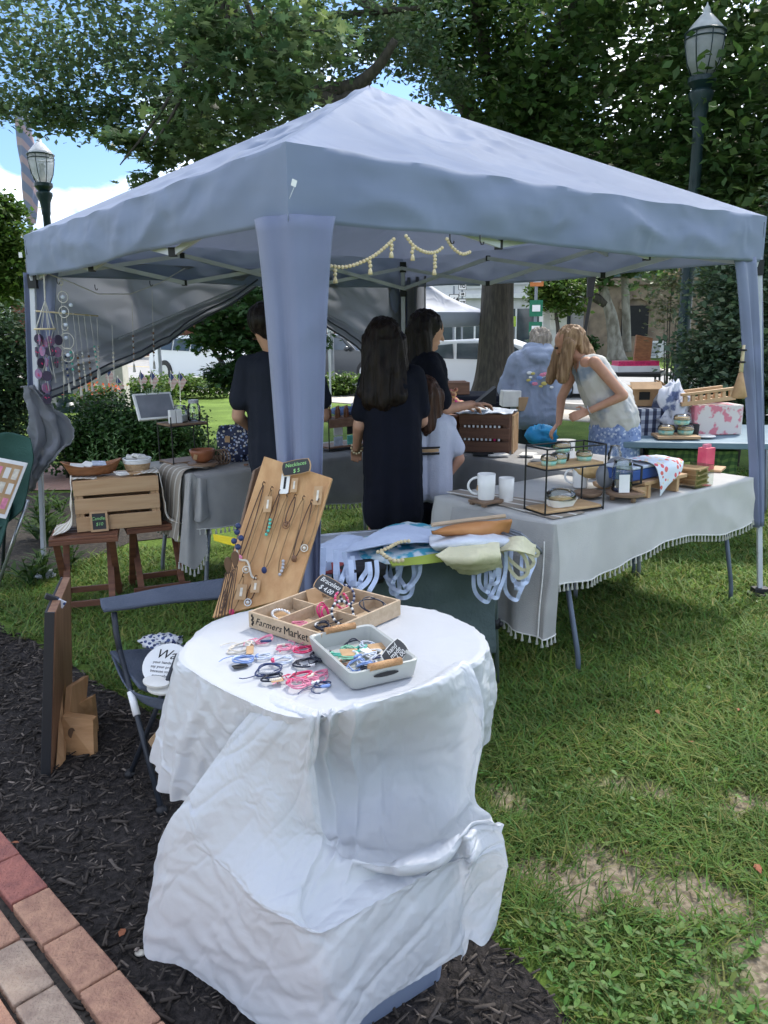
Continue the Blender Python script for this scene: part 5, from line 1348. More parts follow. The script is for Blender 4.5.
def crate(name,loc,rz,W,Dp,H,label,m=crate_w,n=3,gap=.018,endgaps=False):
 o = empty(name,loc,rz,label,'crate'); sh = (H-gap*(n-1))/n
 for k in range(n):
  z = sh/2+k*(sh+gap)
  for q in (-1,1):
   mb = MB(); mb.box((0,q*(Dp/2-.005),z),(W,.010,sh)); mb.build('slat',m,o,local=True,bevel=.002)
 for sx in (-1,1):
  if endgaps:
   for k in range(4):
    mb = MB(); mb.box((sx*(W/2-.012),(k-1.5)*(Dp-.05)/3.2,H/2),(.012,.035,H)); mb.build('end_slat',m,o,local=True,bevel=.002)
  else:
   mb = MB(); mb.box((sx*(W/2-.011),0,H/2),(.018,Dp-.022,H-.006)); mb.build('end_panel',m,o,local=True,bevel=.002)
  mb = MB(); mb.box((sx*(W/2-.034),0,H/2),(.026,Dp-.024,H-.004)); mb.build('corner_post',m,o,local=True,bevel=.002)
 mb = MB(); mb.box((0,0,.006),(W-.07,Dp-.03,.010)); mb.build('bottom',m,o,local=True)
 return o
CR = V((-1.56,4.52,.445)); crz = .36
cr = crate('wooden_crate',CR,crz,.46,.28,.29,'upturned pale pine crate standing on the two dark stools')
RC = Matrix.Rotation(crz,3,'Z')
def cl_(x,y,z): return CR+RC @ V((x,y,z))
mb = MB(); mb.box((0,0,.287),(.45,.27,.008)); mb.build('top_panel',crate_w,cr,local=True)
def frame_sign(c,w,h,rz,lines,label,colr,tilt=.15):
 o = empty('framed_chalk_sign',c,0,label,'chalk sign'); Rm = Matrix.Rotation(rz,3,'Z') @ Matrix.Rotation(PI/2-tilt,3,'X')
 cc_ = V(c)+Rm @ V((0,h/2,0)); mb = MB()
 for sx in (-1,1): mb.box(cc_+Rm @ V((sx*(w/2-.006),0,0)),(.012,h,.010),Rm)
 for sy in (-1,1): mb.box(cc_+Rm @ V((0,sy*(h/2-.006),0)),(w-.024,.012,.010),Rm)
 mb.build('frame',crate_w,o); mb = MB(); mb.box(cc_,(w-.024,h-.024,.004),Rm); mb.build('chalk_face',chalk,o)
 for i,s in enumerate(lines): text(s,h*.22,colr,o,cc_+Rm @ V((0,h*.14-h*.28*i,.003)),Rm,shear=.2,extrude=.0003)
 return o
frame_sign(cl_(-.11,-.165,.0),.095,.115,crz,['Candles','$10'],'small framed chalkboard with green writing leaning on the pine crate',chalk_g,.12)
lace = stripes('woven_runner',(.66,.63,.56),(.45,.38,.28),11,'X',.62,dist=1.5)
def drape_runner(x0,x1,label,zl,out=.03):
 C = [[cl_(x0,.12,.298),cl_(x1,.12,.298)],[cl_(x0,-.11,.30),cl_(x1,-.11,.30)],[cl_(x0-.005,-.145,.28),cl_(x1-.005,-.150,.28)],[cl_(x0-.02,-.17,.15),cl_(x1-.01,-.175,.15)],[cl_(x0-.10*out/.03*.5,-.19,zl+.03),cl_(x1-.02,-.20,zl+.02)],[cl_(x0-.16*out/.03*.5,-.24,zl),cl_(x1-.02,-.25,zl)]]
 G = patch(C,50,18); G = crinkle(G,.008,9,2)
 mb = MB(); mb.grid([[tuple(q) for q in r] for r in G]); return mb.build('table_runner',lace,base=cl_(x0,0,.3),smooth=True,solid=.003,label=label,cat='table runner')
def side_runner(sx,label):
 C = [[cl_(sx*.10,-.12,.300),cl_(sx*.10,.10,.300)],[cl_(sx*.22,-.13,.302),cl_(sx*.22,.10,.302)],[cl_(sx*.238,-.13,.29),cl_(sx*.238,.10,.29)],[cl_(sx*.25,-.15,.15),cl_(sx*.25,.08,.15)],[cl_(sx*.27,-.17,.04),cl_(sx*.27,.06,.03)],[cl_(sx*.36,-.21,.012),cl_(sx*.34,.04,.012 if sx < 0 else -.08)]]
 G = patch(C,50,20); G = crinkle(G,.012,8,2+sx)
 mb = MB(); mb.grid([[tuple(q) for q in r] for r in G]); o = mb.build('woven_runner',lace,base=cl_(sx*.2,0,.3),smooth=True,solid=.003,label=label,cat='table runner')
side_runner(-1,'cream patterned runner hanging down the left end of the pine crate'); side_runner(1,'cream patterned runner hanging down the right end of the pine crate')
bowl_w = wood('brown_bowl_wood',(.30,.13,.055),(.19,.08,.035),4,axis='x')
c = cl_(-.12,.0,.305); ob = empty('oval_basket',c,0,'long brown wooden dough bowl with packets on the left of the crate top','bowl')
G = []
for (k,z) in ((.05,.006),(.75,.0),(.9,.018),(1.0,.045),(1.04,.05),(1.0,.052),(.93,.045),(.82,.02),(.7,.010),(.05,.010)):
 G.append([c+RC @ V((.15*k*math.cos(a)*(1+.08*(abs(math.cos(a))**6)),.085*k*math.sin(a),z+(.03*abs(math.cos(a))**3 if k > .8 else 0)*(z > .015))) for a in [q*2*PI/36 for q in range(36)]])
mb = MB(); mb.grid(G,closed=True); mb.build('bowl',bowl_w,ob,smooth=True)
for i,(x,y,a,m_,lb) in enumerate(((-.08,0,.3,paper,'cream packet in the left of the dough bowl'),(-.02,.01,-.4,paper,'second cream packet in the middle of the dough bowl'),(.04,-.005,.5,JC['pale'],'pale blue packet at the right of the dough bowl'))):
 mb = MB(); p = c+RC @ V((x,y,.05+.004*i)); mb.box(p,(.075,.05,.008),Euler((.35,.1,a)).to_matrix()); mb.build('soap_packet',m_,base=p,label=lb,cat='packet',bevel=.002)
bas = mat('woven_basket',(.55,.38,.22),.9,(.44,.29,.16),scale=50,stretch=(1,1,4),bump=.7,bscale=120)
c = cl_(.13,.02,.292); ob = empty('round_basket',c,0,'round basket with a white rim full of soap on the pine crate','basket')
mb = MB()
for k in range(9): mb.ring(c+V((0,0,.008+k*.009)),.058+.0025*k,.0062,n=28,m=6); mb.cur = 1 if k > 4 else 0
mb.lathe([(.055,.002),(.058,.006)],c,24); mb.build('wall',[bas,white],ob,smooth=True)
for i,(x,y,a) in enumerate(((-.03,0,.3),(.01,.02,1.2),(.03,-.015,.7),(0,-.02,2))):
 mb = MB(); p = c+V((x,y,.088+.004*i)); mb.box(p,(.06,.04,.018),Euler((.3,.2,a)).to_matrix()); mb.build('soap_bar',paper,base=p,label=['cream soap bar at the left in the round basket','cream soap bar at the back of the round basket','cream soap bar at the right in the round basket','cream soap bar at the front of the round basket'][i],cat='soap',group='soap bars in the round basket',bevel=.004)
for i,(x,y,a,lb) in enumerate(((.03,-.06,.2,'flat cream packet lying between bowl and basket'),(.045,-.10,.5,'lower cream packet at the front of the crate top'),(.11,-.09,.1,'kraft packet lying just in front of the round basket'),(.20,-.07,.1,'pale green card at the right end of the crate top'))):
 mb = MB(); p = cl_(x,y,.306+.006*(i == 0)); mb.box(p,(.07,.05,.008),Euler((0,.05,crz+a)).to_matrix()); mb.build('flat_packet',[paper,paper,kraft,JC['cream']][i],base=p,label=lb,cat='packet',bevel=.002)
def A(x,y,z=0.): return V((*AT[0],.748))+dA*x+nA*y+V((0,0,z))
RA = frame_mat(dA,nA)
def wire_rack(name,P,W,Dp,H,zs,label,m=dark_metal,wm=None,tops=True,r=.004):
 """P(x,y,z) local placing; zs = shelf heights"""
 o = empty(name,P(W/2,Dp/2,0),0,label,'shelf stand')
 fr = MB()
 for x in (0,W):
  for y in (0,Dp): fr.tube([P(x,y,0),P(x,y,H)],r,6)
 for z in ([.008,H-.001] if tops else [.008]):
  for a,b in (((0,0),(W,0)),((W,0),(W,Dp)),((W,Dp),(0,Dp)),((0,Dp),(0,0))): fr.tube([P(*a,z),P(*b,z)],r,6)
 for z in zs:
  for a,b in (((0,0),(W,0)),((W,0),(W,Dp)),((W,Dp),(0,Dp)),((0,Dp),(0,0))): fr.tube([P(*a,z-.008),P(*b,z-.008)],r,6)
 fr.build('wire_frame',m,o)
 Rm = frame_mat(P(1,0,0)-P(0,0,0),P(0,1,0)-P(0,0,0))
 for z in zs:
  mb = MB(); mb.box(P(W/2,Dp/2,z),(W-.01,Dp-.01,.012),Rm); mb.build('shelf',wm or crate_w,o,bevel=.002)
 return o
grey_w = wood('grey_brown_wood',(.25,.16,.10),(.17,.11,.07),3,axis='x')
P1 = lambda x,y,z: A(.02,.30)+dA*x*.9+nA*y-dA*.0+V((0,0,z))
wire_rack('two_tier_rack',P1,.26,.2,.30,(.02,.25),'wire rack with two dark wooden shelves on the back left table',wm=grey_w,tops=False)
def jar(c,r,h,label,cont=None,lidm=None,group=None,name='glass_jar',fill=.6,par=None):
 o = empty(name,c,0,label,'jar',group); mb = MB()
 mb.lathe([(r*.9,0),(r,.008),(r,h*.72),(r*.75,h*.86),(r*.75,h)],c,18); mb.build('glass',glass_m,o,smooth=True)
 if cont: mb = MB(); mb.lathe([(r*.85,.004),(r*.92,.01),(r*.92,h*fill)],c,16); mb.build('contents',cont,o,smooth=True)
 if lidm: mb = MB(); mb.lathe([(r*.8,h-.012),(r*.8,h+.006),(r*.7,h+.008)],c,16); mb.build('lid',lidm,o)
 return o
jar(P1(.12,.10,.257),.045,.10,'big glass jar on the left of the upper rack shelf',JC['white'],None,fill=.4)
jar(P1(.22,.10,.257),.04,.12,'swing top glass bottle on the right of the upper rack shelf',None,JC['silver'])
for i in range(2):
 mb = MB(); p = P1(.04+.045*i,.06,.257+.04); mb.box(p,(.035,.035,.08),RA); mb.build('candle',white,base=P1(.04+.045*i,.06,.257),label=['square white candle at the left front of the upper rack shelf','square white candle right of the first one on the upper rack shelf'][i],cat='candle',group='square white candles',bevel=.003)
mb = MB(); q = P1(.0,.22,.29); Rl = frame_mat(dA,V((0,0,1))+nA*.5-dA*.2); mb.box(q+V((0,0,.06)),(.24,.17,.02),Rl)
fo_ = mb.build('picture_frame',white,base=q,label='white framed grey picture leaning behind the jars on the rack',cat='picture',bevel=.002)
mb = MB(); mb.box(q+V((0,0,.06))+Rl @ V((0,0,.011)),(.215,.145,.004),Rl); mb.build('print',mat('grey_print',(.16,.17,.20),.7,(.22,.23,.26),scale=9),fo_)
mb = MB();
for k in range(7):
 a = -.6+k*.2; mb.tube([q+V((0,0,.02)),q+Rl @ V((math.sin(a)*.05,.05+.09*math.cos(a),.03)),q+Rl @ V((math.sin(a)*.09,.06+.10*math.cos(a),.06))],.003,5)
mb.build('sprig',mat('pale_green_sprig',(.30,.42,.26),.7),base=q,label='pale green sprig standing in the jar on the rack',cat='plant sprig')
cr_m = mat('copper_brown_glaze',(.28,.10,.045),.35,(.20,.07,.03),scale=12)
c = A(.16,.20,.02); ob = empty('wooden_riser',c-V((0,0,.02)),0,'round dark wooden riser under the brown bowl on the back left table','riser')
mb = MB(); mb.lathe([(.085,.012),(.09,.016),(.09,.028),(.08,.03)],c-V((0,0,.02)),24); mb.build('disc',grey_w,ob,smooth=True,sharp=.8)
for k in range(3): mb = MB(); mb.lathe([(.012,0),(.014,.013)],c+V((.06*math.cos(k*2.1),.06*math.sin(k*2.1),-.02)),8); mb.build('leg',grey_w,ob)
c = A(.16,.20,.032); ob = empty('brown_bowl',c,0,'copper brown bowl with a price tag on the round riser','bowl')
mb = MB(); mb.lathe([(.035,0),(.06,.02),(.072,.055),(.075,.075),(.071,.075),(.065,.05),(.03,.012)],c,28); mb.build('bowl',cr_m,ob,smooth=True)
mb = MB(); mb.box(c+V((-.025,-.072,.04)),(.022,.002,.032),Euler((.3,.2,.3)).to_matrix()); mb.build('tag',kraft,ob)
for k in range(4):
 mb = MB(); p = A(.26+.02*k,.22,.012); mb.ring(p+V((0,0,.032)),.045,.004,dA*1+nA*.3,24,6); mb.build('wooden_ring',grey_w,base=p,label=['wooden ring leaning against the brown bowl','second wooden ring from the brown bowl','third wooden ring from the brown bowl','last wooden ring of the row, farthest from the bowl'][k],cat='ring',group='wooden rings beside the bowl')
fl_m = dots('navy_floral_cloth',(.015,.022,.06),[(.5,.5,.55),(.25,.32,.5),(.55,.5,.4)],55,.38)
c = A(.45,.33,.0); crumple('printed_bag',c+V((0,0,.10)),.10,.06,.11,fl_m,'navy bag with a white flower print standing on the back left table','bag',4,rough=.35,bx=.5)
mb = MB(); mb.box(c+V((-.03,-.085,.14)),(.03,.002,.04),Euler((.1,.1,.2)).to_matrix()); mb.build('price_tag',kraft,base=c+V((-.03,-.085,.14)),label='kraft price tag on the navy floral bag',cat='tag')
leaf_g = mat('houseplant_leaf',(.06,.14,.04),.5,(.04,.10,.03),scale=9,trans=.2)
c = A(.33,.36,0); ob = empty('succulent_bowl',c,0,'small green plant in a low bowl behind the brown bowl','plant')
mb = MB(); mb.lathe([(.03,0),(.05,.03),(.05,.04),(.045,.038)],c,16); mb.build('pot',grey_w,ob,smooth=True)
mb = MB()
for k in range(26):
 a = random.uniform(0,6.28); e = random.uniform(.2,1.2); d = V((math.cos(a)*math.cos(e),math.sin(a)*math.cos(e),math.sin(e))); mb.tube([c+V((0,0,.035)),c+V((0,0,.035))+d*.05,c+V((0,0,.03))+d*.08],[.004,.006,.001],5)
mb.build('leaves',leaf_g,ob)
for i,(x,y,w_,d_,h_,m_,lb) in enumerate(((.62,.12,.10,.05,.012,ink,'flat dark card near the front of the back left table'),(.45,.10,.05,.03,.010,ink,'small black trinket left of the dark card'),(.38,.07,.03,.02,.012,JC['brown'],'tiny brown trinket at the front edge of the back left table'),(.55,.07,.03,.03,.012,JC['silver'],'tiny silver trinket at the front edge of the back left table'),(.75,.20,.10,.08,.09,grey_w,'small brown wooden box by the elbow of the man'))):
 mb = MB(); p = A(x,y,0); mb.box(p+V((0,0,h_/2)),(w_,d_,h_),Matrix.Rotation(.3*i,3,'Z') @ RA); mb.build(['dark_card','trinket','trinket','trinket','small_box'][i],m_,base=p,label=lb,cat=['card','trinket','trinket','trinket','box'][i],bevel=.002)
c = A(.80,.30,0); ob = empty('wooden_figure',c,0,'dark driftwood and bottle arrangement in front of the man','ornament')
mb = MB()
for k in range(7): mb.tube([c+V((random.uniform(-.05,.05),random.uniform(-.04,.04),0)),c+V((random.uniform(-.05,.05),random.uniform(-.04,.04),random.uniform(.08,.2)))],[.014,.007],7)
mb.build('driftwood',grey_w,ob,smooth=True)
mb = MB(); mb.lathe([(.025,0),(.028,.01),(.028,.07),(.012,.10),(.012,.13)],c+V((.09,-.02,0)),14); mb.build('bottle',black,ob,smooth=True)
P2_ = lambda x,y,z: A(1.08,.20)+dA*x+nA*y+V((0,0,z))
o = wire_rack('display_shelf',P2_,.42,.2,.21,(.02,.205),'brown shelf with framed cards below and little bottles on top',wm=wood('mid_brown_shelf',(.30,.16,.09),(.22,.11,.06),3),tops=False)
mb = MB(); mb.box(P2_(.21,0.0,.18),(.42,.012,.05),RA); mb.build('front_board',MATS['mid_brown_shelf'],o)
for i in range(11):
 p = P2_(.03+.036*i,.05+.03*(i % 2),.212); mb = MB(); r_ = .011; mb.lathe([(r_,0),(r_*1.1,.004),(r_*1.1,.05),(r_*.5,.065),(r_*.5,.08)],p,10)
 mb.build('small_bottle',[bowl_w,white,cr_m][i % 3 if i > 4 else 0],base=p,smooth=True,label='little wooden or white bottle standing in the row on top of the brown shelf',cat='bottle',group='little bottles on the brown shelf')
for i,(x,z,m_,lb) in enumerate(((.09,.03,JC['pale'],'white and blue card at the lower left of the brown shelf'),(.09,.10,paper,'white card with a blue print in the upper left of the brown shelf'),(.2,.03,JC['teal'],'greenish card in the lower middle of the brown shelf'),(.2,.10,ink,'dark card in the upper middle of the brown shelf'),(.31,.05,bowl_w,'brown block at the right in the brown shelf'))):
 mb = MB(); p = P2_(x,.02,z); mb.box(p+V((0,0,.03)),(.07,.01,.062),RA); mb.build('framed_card',m_,base=p,label=lb,cat='card',bevel=.002)
c = P2_(.34,.12,.212); crumple('cloth_pouch',c+V((0,0,.045)),.055,.04,.05,dots('white_blue_print',(.6,.62,.66),[(.03,.05,.2),(.2,.25,.45)],40,.4),'white pouch with blue print standing on the brown shelf','pouch',7,rough=.4)
c = P2_(.25,.16,.212); crumple('cloth_pouch',c+V((0,0,.03)),.10,.03,.03,JC['blue'],'blue folded fabric behind the bottles on the brown shelf','cloth',9,rough=.4)
def Bq(x,y,z=0.): return V((BT0.x,BT0.y,.748))+dB*x+nB*y+V((0,0,z))
RB = frame_mat(dB,nB); dark_crate = wood('dark_crate_wood',(.17,.085,.05),(.11,.055,.035),3)
cc2 = Bq(.27,.24); ang = math.atan2(dB.y,dB.x)+.60
oc = crate('display_crate',cc2,ang,.33,.26,.25,'dark slatted crate with rows of earring cards inside on the back right table',m=dark_crate,endgaps=False)
for i in range(9):
 for r_ in range(2):
  Rm_ = Matrix.Rotation(ang,3,'Z'); p = V(cc2)+Rm_ @ V((-.125+.028*i,-.135,.085+.085*r_)); mb = MB(); mb.box(p,(.013,.003,.014),Rm_); mb.build('earring_card',white if (i,r_) != (7,0) else JC['magenta'],base=p,label='small white earring card showing in a gap of the dark crate' if (i,r_) != (7,0) else 'single magenta earring card in the lower gap of the dark crate',cat='card',group='earring cards in the dark crate' if (i,r_) != (7,0) else None)
Rm_ = Matrix.Rotation(ang,3,'Z')
def DC(x,y,z): return V(cc2)+Rm_ @ V((x,y,z))
for k in range(4):
 mb = MB(); mb.box(DC(.185,-.10+.065*k,.12),(.012,.028,.25),Rm_); mb.build('pale_end_slat',crate_w,oc)
C = [[DC(-.19,-.15,.258),DC(0,-.16,.262),DC(.18,-.15,.26)],[DC(-.15,0,.262),DC(0,0,.268),DC(.18,0,.262)],[DC(-.12,.14,.262),DC(0,.15,.266),DC(.18,.14,.262)]]
G = crinkle(patch(C,30,30),.012,10,4,.004,26); mb = MB(); mb.grid([[tuple(q) for q in r] for r in G]); mb.build('paper_sheets',JC['pale'],base=DC(0,0,.26),smooth=True,solid=.004,label='pale lilac paper and flyers spread on top of the dark crate',cat='paper')
mb = MB(); mb.lathe([(.02,0),(.07,.004),(.085,.012),(.08,.012),(.02,.006)],DC(-.06,-.09,.272),24,); mb.build('plate',white,base=DC(-.06,-.09,.272),smooth=True,label='white plate on the papers on top of the dark crate',cat='plate')
c = DC(-.26,.06,0); ob = empty('fabric_doll',c+V((0,0,.0)),0,'orange and magenta patchwork fabric figure left of the dark crate','ornament')
doll_m = dots('patchwork',(.50,.28,.14),[(.55,.03,.15),(.6,.35,.12),(.3,.1,.06),(.7,.4,.2)],45,.6)
mb = MB(); mb.box(c+V((0,0,.11)),(.14,.12,.22),RB); mb.build('pedestal',bowl_w,ob,bevel=.004)
mb = MB(); mb.ball(c+V((0,0,.29)),.06,14,10,(1.05,.9,1)); mb.ball(c+V((.06,.01,.27)),.05,14,10); mb.ball(c+V((0,0,.36)),.035,12,8); mb.ball(c+V((-.03,0,.39)),.015,8,6); mb.ball(c+V((.03,0,.39)),.015,8,6); mb.ball(c+V((.10,0,.25)),.03,10,8); mb.build('figure',doll_m,ob,smooth=True)
for i,(x,y,lb) in enumerate(((.50,.10,'cream papers near the middle of the back right table'),(.62,.25,'cream pad farther right on the back right table'),(.10,.06,'white paper in front of the fabric figure'),(.42,.05,'thin dark strip of jewellery at the front of the crate'),(.80,.16,'stack of cream envelopes at the right end of the back right table'))):
 mb = MB(); p = Bq(x,y,.004); n_ = 4 if i == 4 else 2
 for k in range(n_): mb.box(p+V((0,0,.005*k)),(.13,.09,.004),Matrix.Rotation(.2*k+i,3,'Z'))
 mb.build('paper_stack',paper if i != 3 else ink,base=p,label=lb,cat='paper')
c = Bq(.88,.30); ob = empty('white_crock',c,0,'white crock with black writing at the back of the right side','crock'); mb = MB(); mb.lathe([(.05,0),(.055,.01),(.055,.11),(.058,.12),(.05,.12)],c,24); mb.build('crock',ceramic,ob,smooth=True,sharp=.8)
text('farm',.035,ink,ob,c+V((-.005,-.057,.07)),(PI/2,0,0),shear=.3)
uR = V((.796,.606,0)); wR = V((-.606,.796,0))
RR = frame_mat(uR,wR)
cake_g = mat('cake_layers_base',(.60,.42,.20),.7,(.5,.33,.14),scale=30)
mint_m = mat('mint_frosting',(.22,.55,.50),.6,(.55,.62,.45),scale=40)
def cake(c,label,group,r=.036,h=.036):
 o = empty('cake_cup',c,0,label,'cake cup',group)
 mb = MB(); mb.lathe([(r*.85,0),(r,h*.62),(r*.97,h*.62)],c,18); mb.build('cup',mint_m,o,smooth=True)
 mb = MB(); mb.lathe([(r*.93,h*.6),(r*.96,h*.66),(r*.94,h*.86),(r*.6,h*.95)],c,16); mb.build('cake',cake_g,o,smooth=True)
 mb = MB(); mb.lathe([(r*1.05,h*.60),(r*1.06,h*.68),(r*1.0,h*1.05),(r*.8,h*1.28),(r*.2,h*1.34)],c,18); mb.build('clear_lid',glass_m,o,smooth=True)
 return o
PS = lambda x,y,z: V((.715,3.435,HR+.004))+uR*x+wR*y+V((0,0,z))
b0 = Z(545,517,HR+.004); b1 = Z(603,509,HR+.004); b2 = Z(520,511,HR+.004)
ux = (b1-b0).normalized(); uy = (b2-b0); uy = (uy-ux*uy.dot(ux)); wy = max(.13,(b2-b0).length); uy.normalize()
PS = lambda x,y,z: b0+ux*x+uy*y+V((0,0,z)); WS = (b1-b0).length; print('shelf',WS,wy)
o = wire_rack('cake_rack',PS,WS,wy,.30,(.016,.215),'two tier black wire stand with pale wooden shelves on the right table',wm=wood('light_shelf_wood',(.56,.37,.20),(.46,.29,.14),3,axis='x'))
gk = 'cake cups on the wire stand'
for x,y,z,lb in ((.14,.3,.222,'mint cake cup at the left front of the top shelf'),(.36,.45,.222,'mint cake cup in the middle of the top shelf'),(.80,.45,.222,'mint cake cup at the right of the top shelf'),(.55,.8,.262,'mint cake cup raised behind the others on the wire stand')):
 cake(PS(WS*x,wy*y,z),lb,gk)
c = PS(WS*.55,wy*.8,.222); mb = MB(); mb.lathe([(.032,0),(.034,.038),(.03,.04)],c,16); mb.build('upturned_glass',glass_m,base=c,label='upturned glass under the raised cake cup',cat='glass',smooth=True)
c = PS(WS*.42,wy*.45,.024); ob = empty('pie_dish',c,0,'white dish with a golden pie on the lower shelf of the wire stand','dish')
Rs = frame_mat(ux,uy); mb = MB(); P = []
for k,(s,z) in enumerate(((.75,0),(1,.035),(.94,.035),(.7,.006))): P.append([c+Rs @ V((.07*s*math.cos(a)*(1+.25*abs(math.sin(2*a))),.05*s*math.sin(a)*(1+.25*abs(math.sin(2*a))),z)) for a in [q*2*PI/24 for q in range(24)]])
mb.grid(P,closed=True); mb.build('dish',ceramic,ob,smooth=True,sharp=.7)
mb = MB(); mb.ball(c+V((0,0,.026)),.055,14,8,(1.1,.8,.35)); mb.build('pie',cake_g,ob,smooth=True)
mb = MB(); mb.lathe([(.07,.034),(.066,.06),(.045,.075),(.01,.078)],c,20); mb.build('clear_cover',glass_m,ob,smooth=True)
def mug(c,r,h,a,label,group=None,handle=True,m=ceramic):
 o = empty('mug',c,0,label,'mug',group); mb = MB(); mb.lathe([(r*.9,0),(r*.94,.004),(r*1.0,h*.5),(r*1.03,h),(r*.95,h),(r*.9,h*.5),(r*.8,.008)],c,28); mb.build('body',m,o,smooth=True)
 if handle:
  d = V((math.cos(a),math.sin(a),0)); mb = MB(); pts = [V(c)+d*(r*.98+h*.36*math.sin(q))+V((0,0,h*.52+h*.33*math.cos(q))) for q in [PI*k/12 for k in range(13)]]; mb.tube(pts,.006,8); mb.build('handle',m,o,smooth=True)
 return o
c = Z(486,499,HR+.03); ob = empty('wooden_riser',c-V((0,0,.026)),0,'small square dark wooden riser under the left mug on the right table','riser')
mb = MB(); mb.box(c+V((0,0,-.008)),(.13,.11,.014),RR); mb.build('top',grey_w,ob,bevel=.003)
for a,b in ((-1,-1),(-1,1),(1,-1),(1,1)): mb = MB(); mb.box(c+RR @ V((.05*a,.04*b,-.0195)),(.02,.02,.013),RR); mb.build('foot',grey_w,ob)
mug(c,.042,.122,PI*.98,'tall white mug with a tag on its handle, on the dark riser')
mb = MB(); mb.box(D(478.5,488,c.y-.01),(.018,.003,.026),Euler((.1,.2,0)).to_matrix()); mb.build('mug_tag',kraft,base=D(478.5,488,c.y-.01),label='kraft tag tied to the handle of the tall white mug',cat='tag')
c = Z(506,501,HR+.006); mug(c,.036,.115,PI*.3,'white mug standing just right of the riser',handle=False)
c = Z(503,503,HR+.005)
mug(Z(580,487,HR+.006),.040,.115,PI,'white mug with its handle to the left behind the wire stand')
mug(Z(596,478,HR+.006),.034,.09,0,'grey mug farther back behind the wire stand',m=linen_p)
for x,y,r_,m_,lb in ((560,506,.07,bas,'flat woven dish at the back of the wire stand'),(588,497,.07,grey_w,'dark oval wooden plate right behind the wire stand'),(604,488,.06,crate_w,'pale wooden bowl beside the wire stand')):
 c = Z(x,y,HR+.006); mb = MB(); mb.lathe([(r_*.5,0),(r_*.9,.012),(r_,.028),(r_*.94,.028),(r_*.4,.008)],c,24); mb.build('wooden_bowl',m_,base=c,smooth=True,label=lb,cat='bowl')
c = Z(625,500,HR+.004); ob = empty('round_riser',c,0,'round dark riser with three stubby legs under the glass carafe','riser')
mb = MB(); mb.lathe([(.085,.026),(.092,.03),(.092,.042),(.085,.045)],c,28); mb.build('disc',grey_w,ob,smooth=True,sharp=.7)
for k in range(3): mb = MB(); mb.lathe([(.012,0),(.015,.026)],c+V((.06*math.cos(k*2.1-1.2),.06*math.sin(k*2.1-1.2),0)),10); mb.build('leg',grey_w,ob,smooth=True)
c2_ = c+V((-.02,0,.046)); ob = empty('glass_carafe',c2_,0,'clear glass carafe with a black handle and paper label on the round riser','carafe')
mb = MB(); mb.lathe([(.045,0),(.05,.01),(.048,.10),(.04,.14),(.042,.15)],c2_,24); mb.build('glass',glass_m,ob,smooth=True)
mb = MB(); mb.tube([c2_+V((.045,-.01,.13)),c2_+V((.085,-.02,.12)),c2_+V((.085,-.02,.04)),c2_+V((.048,-.01,.03))],.006,8); mb.build('handle',black,ob,smooth=True)
mb = MB(); mb.box(c2_+V((-.005,-.056,.045)),(.05,.003,.085),Euler((-.08,0,.0)).to_matrix()); mb.build('paper_label',white,ob)
mb = MB(); mb.box(c+V((.055,-.03,.052)),(.02,.07,.008),Euler((.2,.1,.7)).to_matrix()); mb.build('wooden_scoop',crate_w,base=c+V((.055,-.03,.052)),label='little wooden scoop lying beside the carafe on the riser',cat='scoop')
r0,r1 = Z(612,498,HR+.004),Z(690,484,HR+.004)
r0 = Z(655,497,HR+.004)
def Q(x,y,z): return r0+uR*x+wR*y+V((0,0,z))
ob = empty('pine_riser',r0,0,'pale pine bench riser under the blue box and printed towel','riser')
Wq,Dq,Hq = .22,.20,.085
mb = MB(); mb.box(Q(Wq/2-.02,Dq/2,Hq-.009),(Wq+.14,Dq,.018),RR); mb.build('top',crate_w,ob,bevel=.002)
for x in (-.04,.20): mb = MB(); mb.box(Q(x,Dq/2,(Hq-.018)/2),(.022,Dq-.01,Hq-.018),RR); mb.build('side',crate_w,ob,bevel=.002)
mb = MB(); mb.box(Q(-.09,.02,Hq*.4),(.10,.014,Hq*.6),RR); mb.build('front_rail',crate_w,ob,bevel=.002)
blue_m = mat('blue_tub',(.04,.10,.33),.45,(.03,.08,.28),scale=8)
ob = empty('blue_tub',Q(0,.1,Hq),0,'blue covered tub on the pine riser behind the carafe','tub')
mb = MB(); mb.box(Q(-.03,.11,Hq+.03),(.24,.15,.055),RR); mb.build('tub',blue_m,ob,bevel=.008)
mb = MB(); mb.box(Q(-.03,.11,Hq+.066),(.25,.16,.014),RR); mb.build('lid',JC['pale'],ob,bevel=.004)
fr_m = dots('fruit_print_towel',(.62,.67,.74),[(.62,.10,.12),(.62,.67,.74),(.70,.58,.35),(.62,.12,.10)],34,.42)
C = [[Q(-.02,.17,Hq+.085),Q(.10,.17,Hq+.085),Q(.24,.17,Hq+.08)],[Q(-.02,.03,Hq+.085),Q(.10,.02,Hq+.083),Q(.23,.02,Hq+.075)],[Q(-.02,-.015,Hq+.055),Q(.09,-.02,Hq+.06),Q(.21,-.01,Hq+.055)],[Q(-.01,-.03,Hq-.03),Q(.07,-.03,Hq-.0),Q(.18,-.02,Hq+.02)],[Q(-.005,-.03,Hq-.075),Q(.055,-.03,Hq-.035),Q(.12,-.025,Hq-.0)]]
G = crinkle(patch(C,50,30),.004,9,4); mb = MB(); mb.grid([[tuple(q) for q in r] for r in G]); mb.build('printed_towel',fr_m,base=Q(.1,0,Hq),smooth=True,solid=.003,label='pale tea towel with red fruit print hanging over the pine riser',cat='towel')
grey_pl = mat('smoky_plastic',(.22,.23,.25),.3,(.17,.18,.20),scale=6)
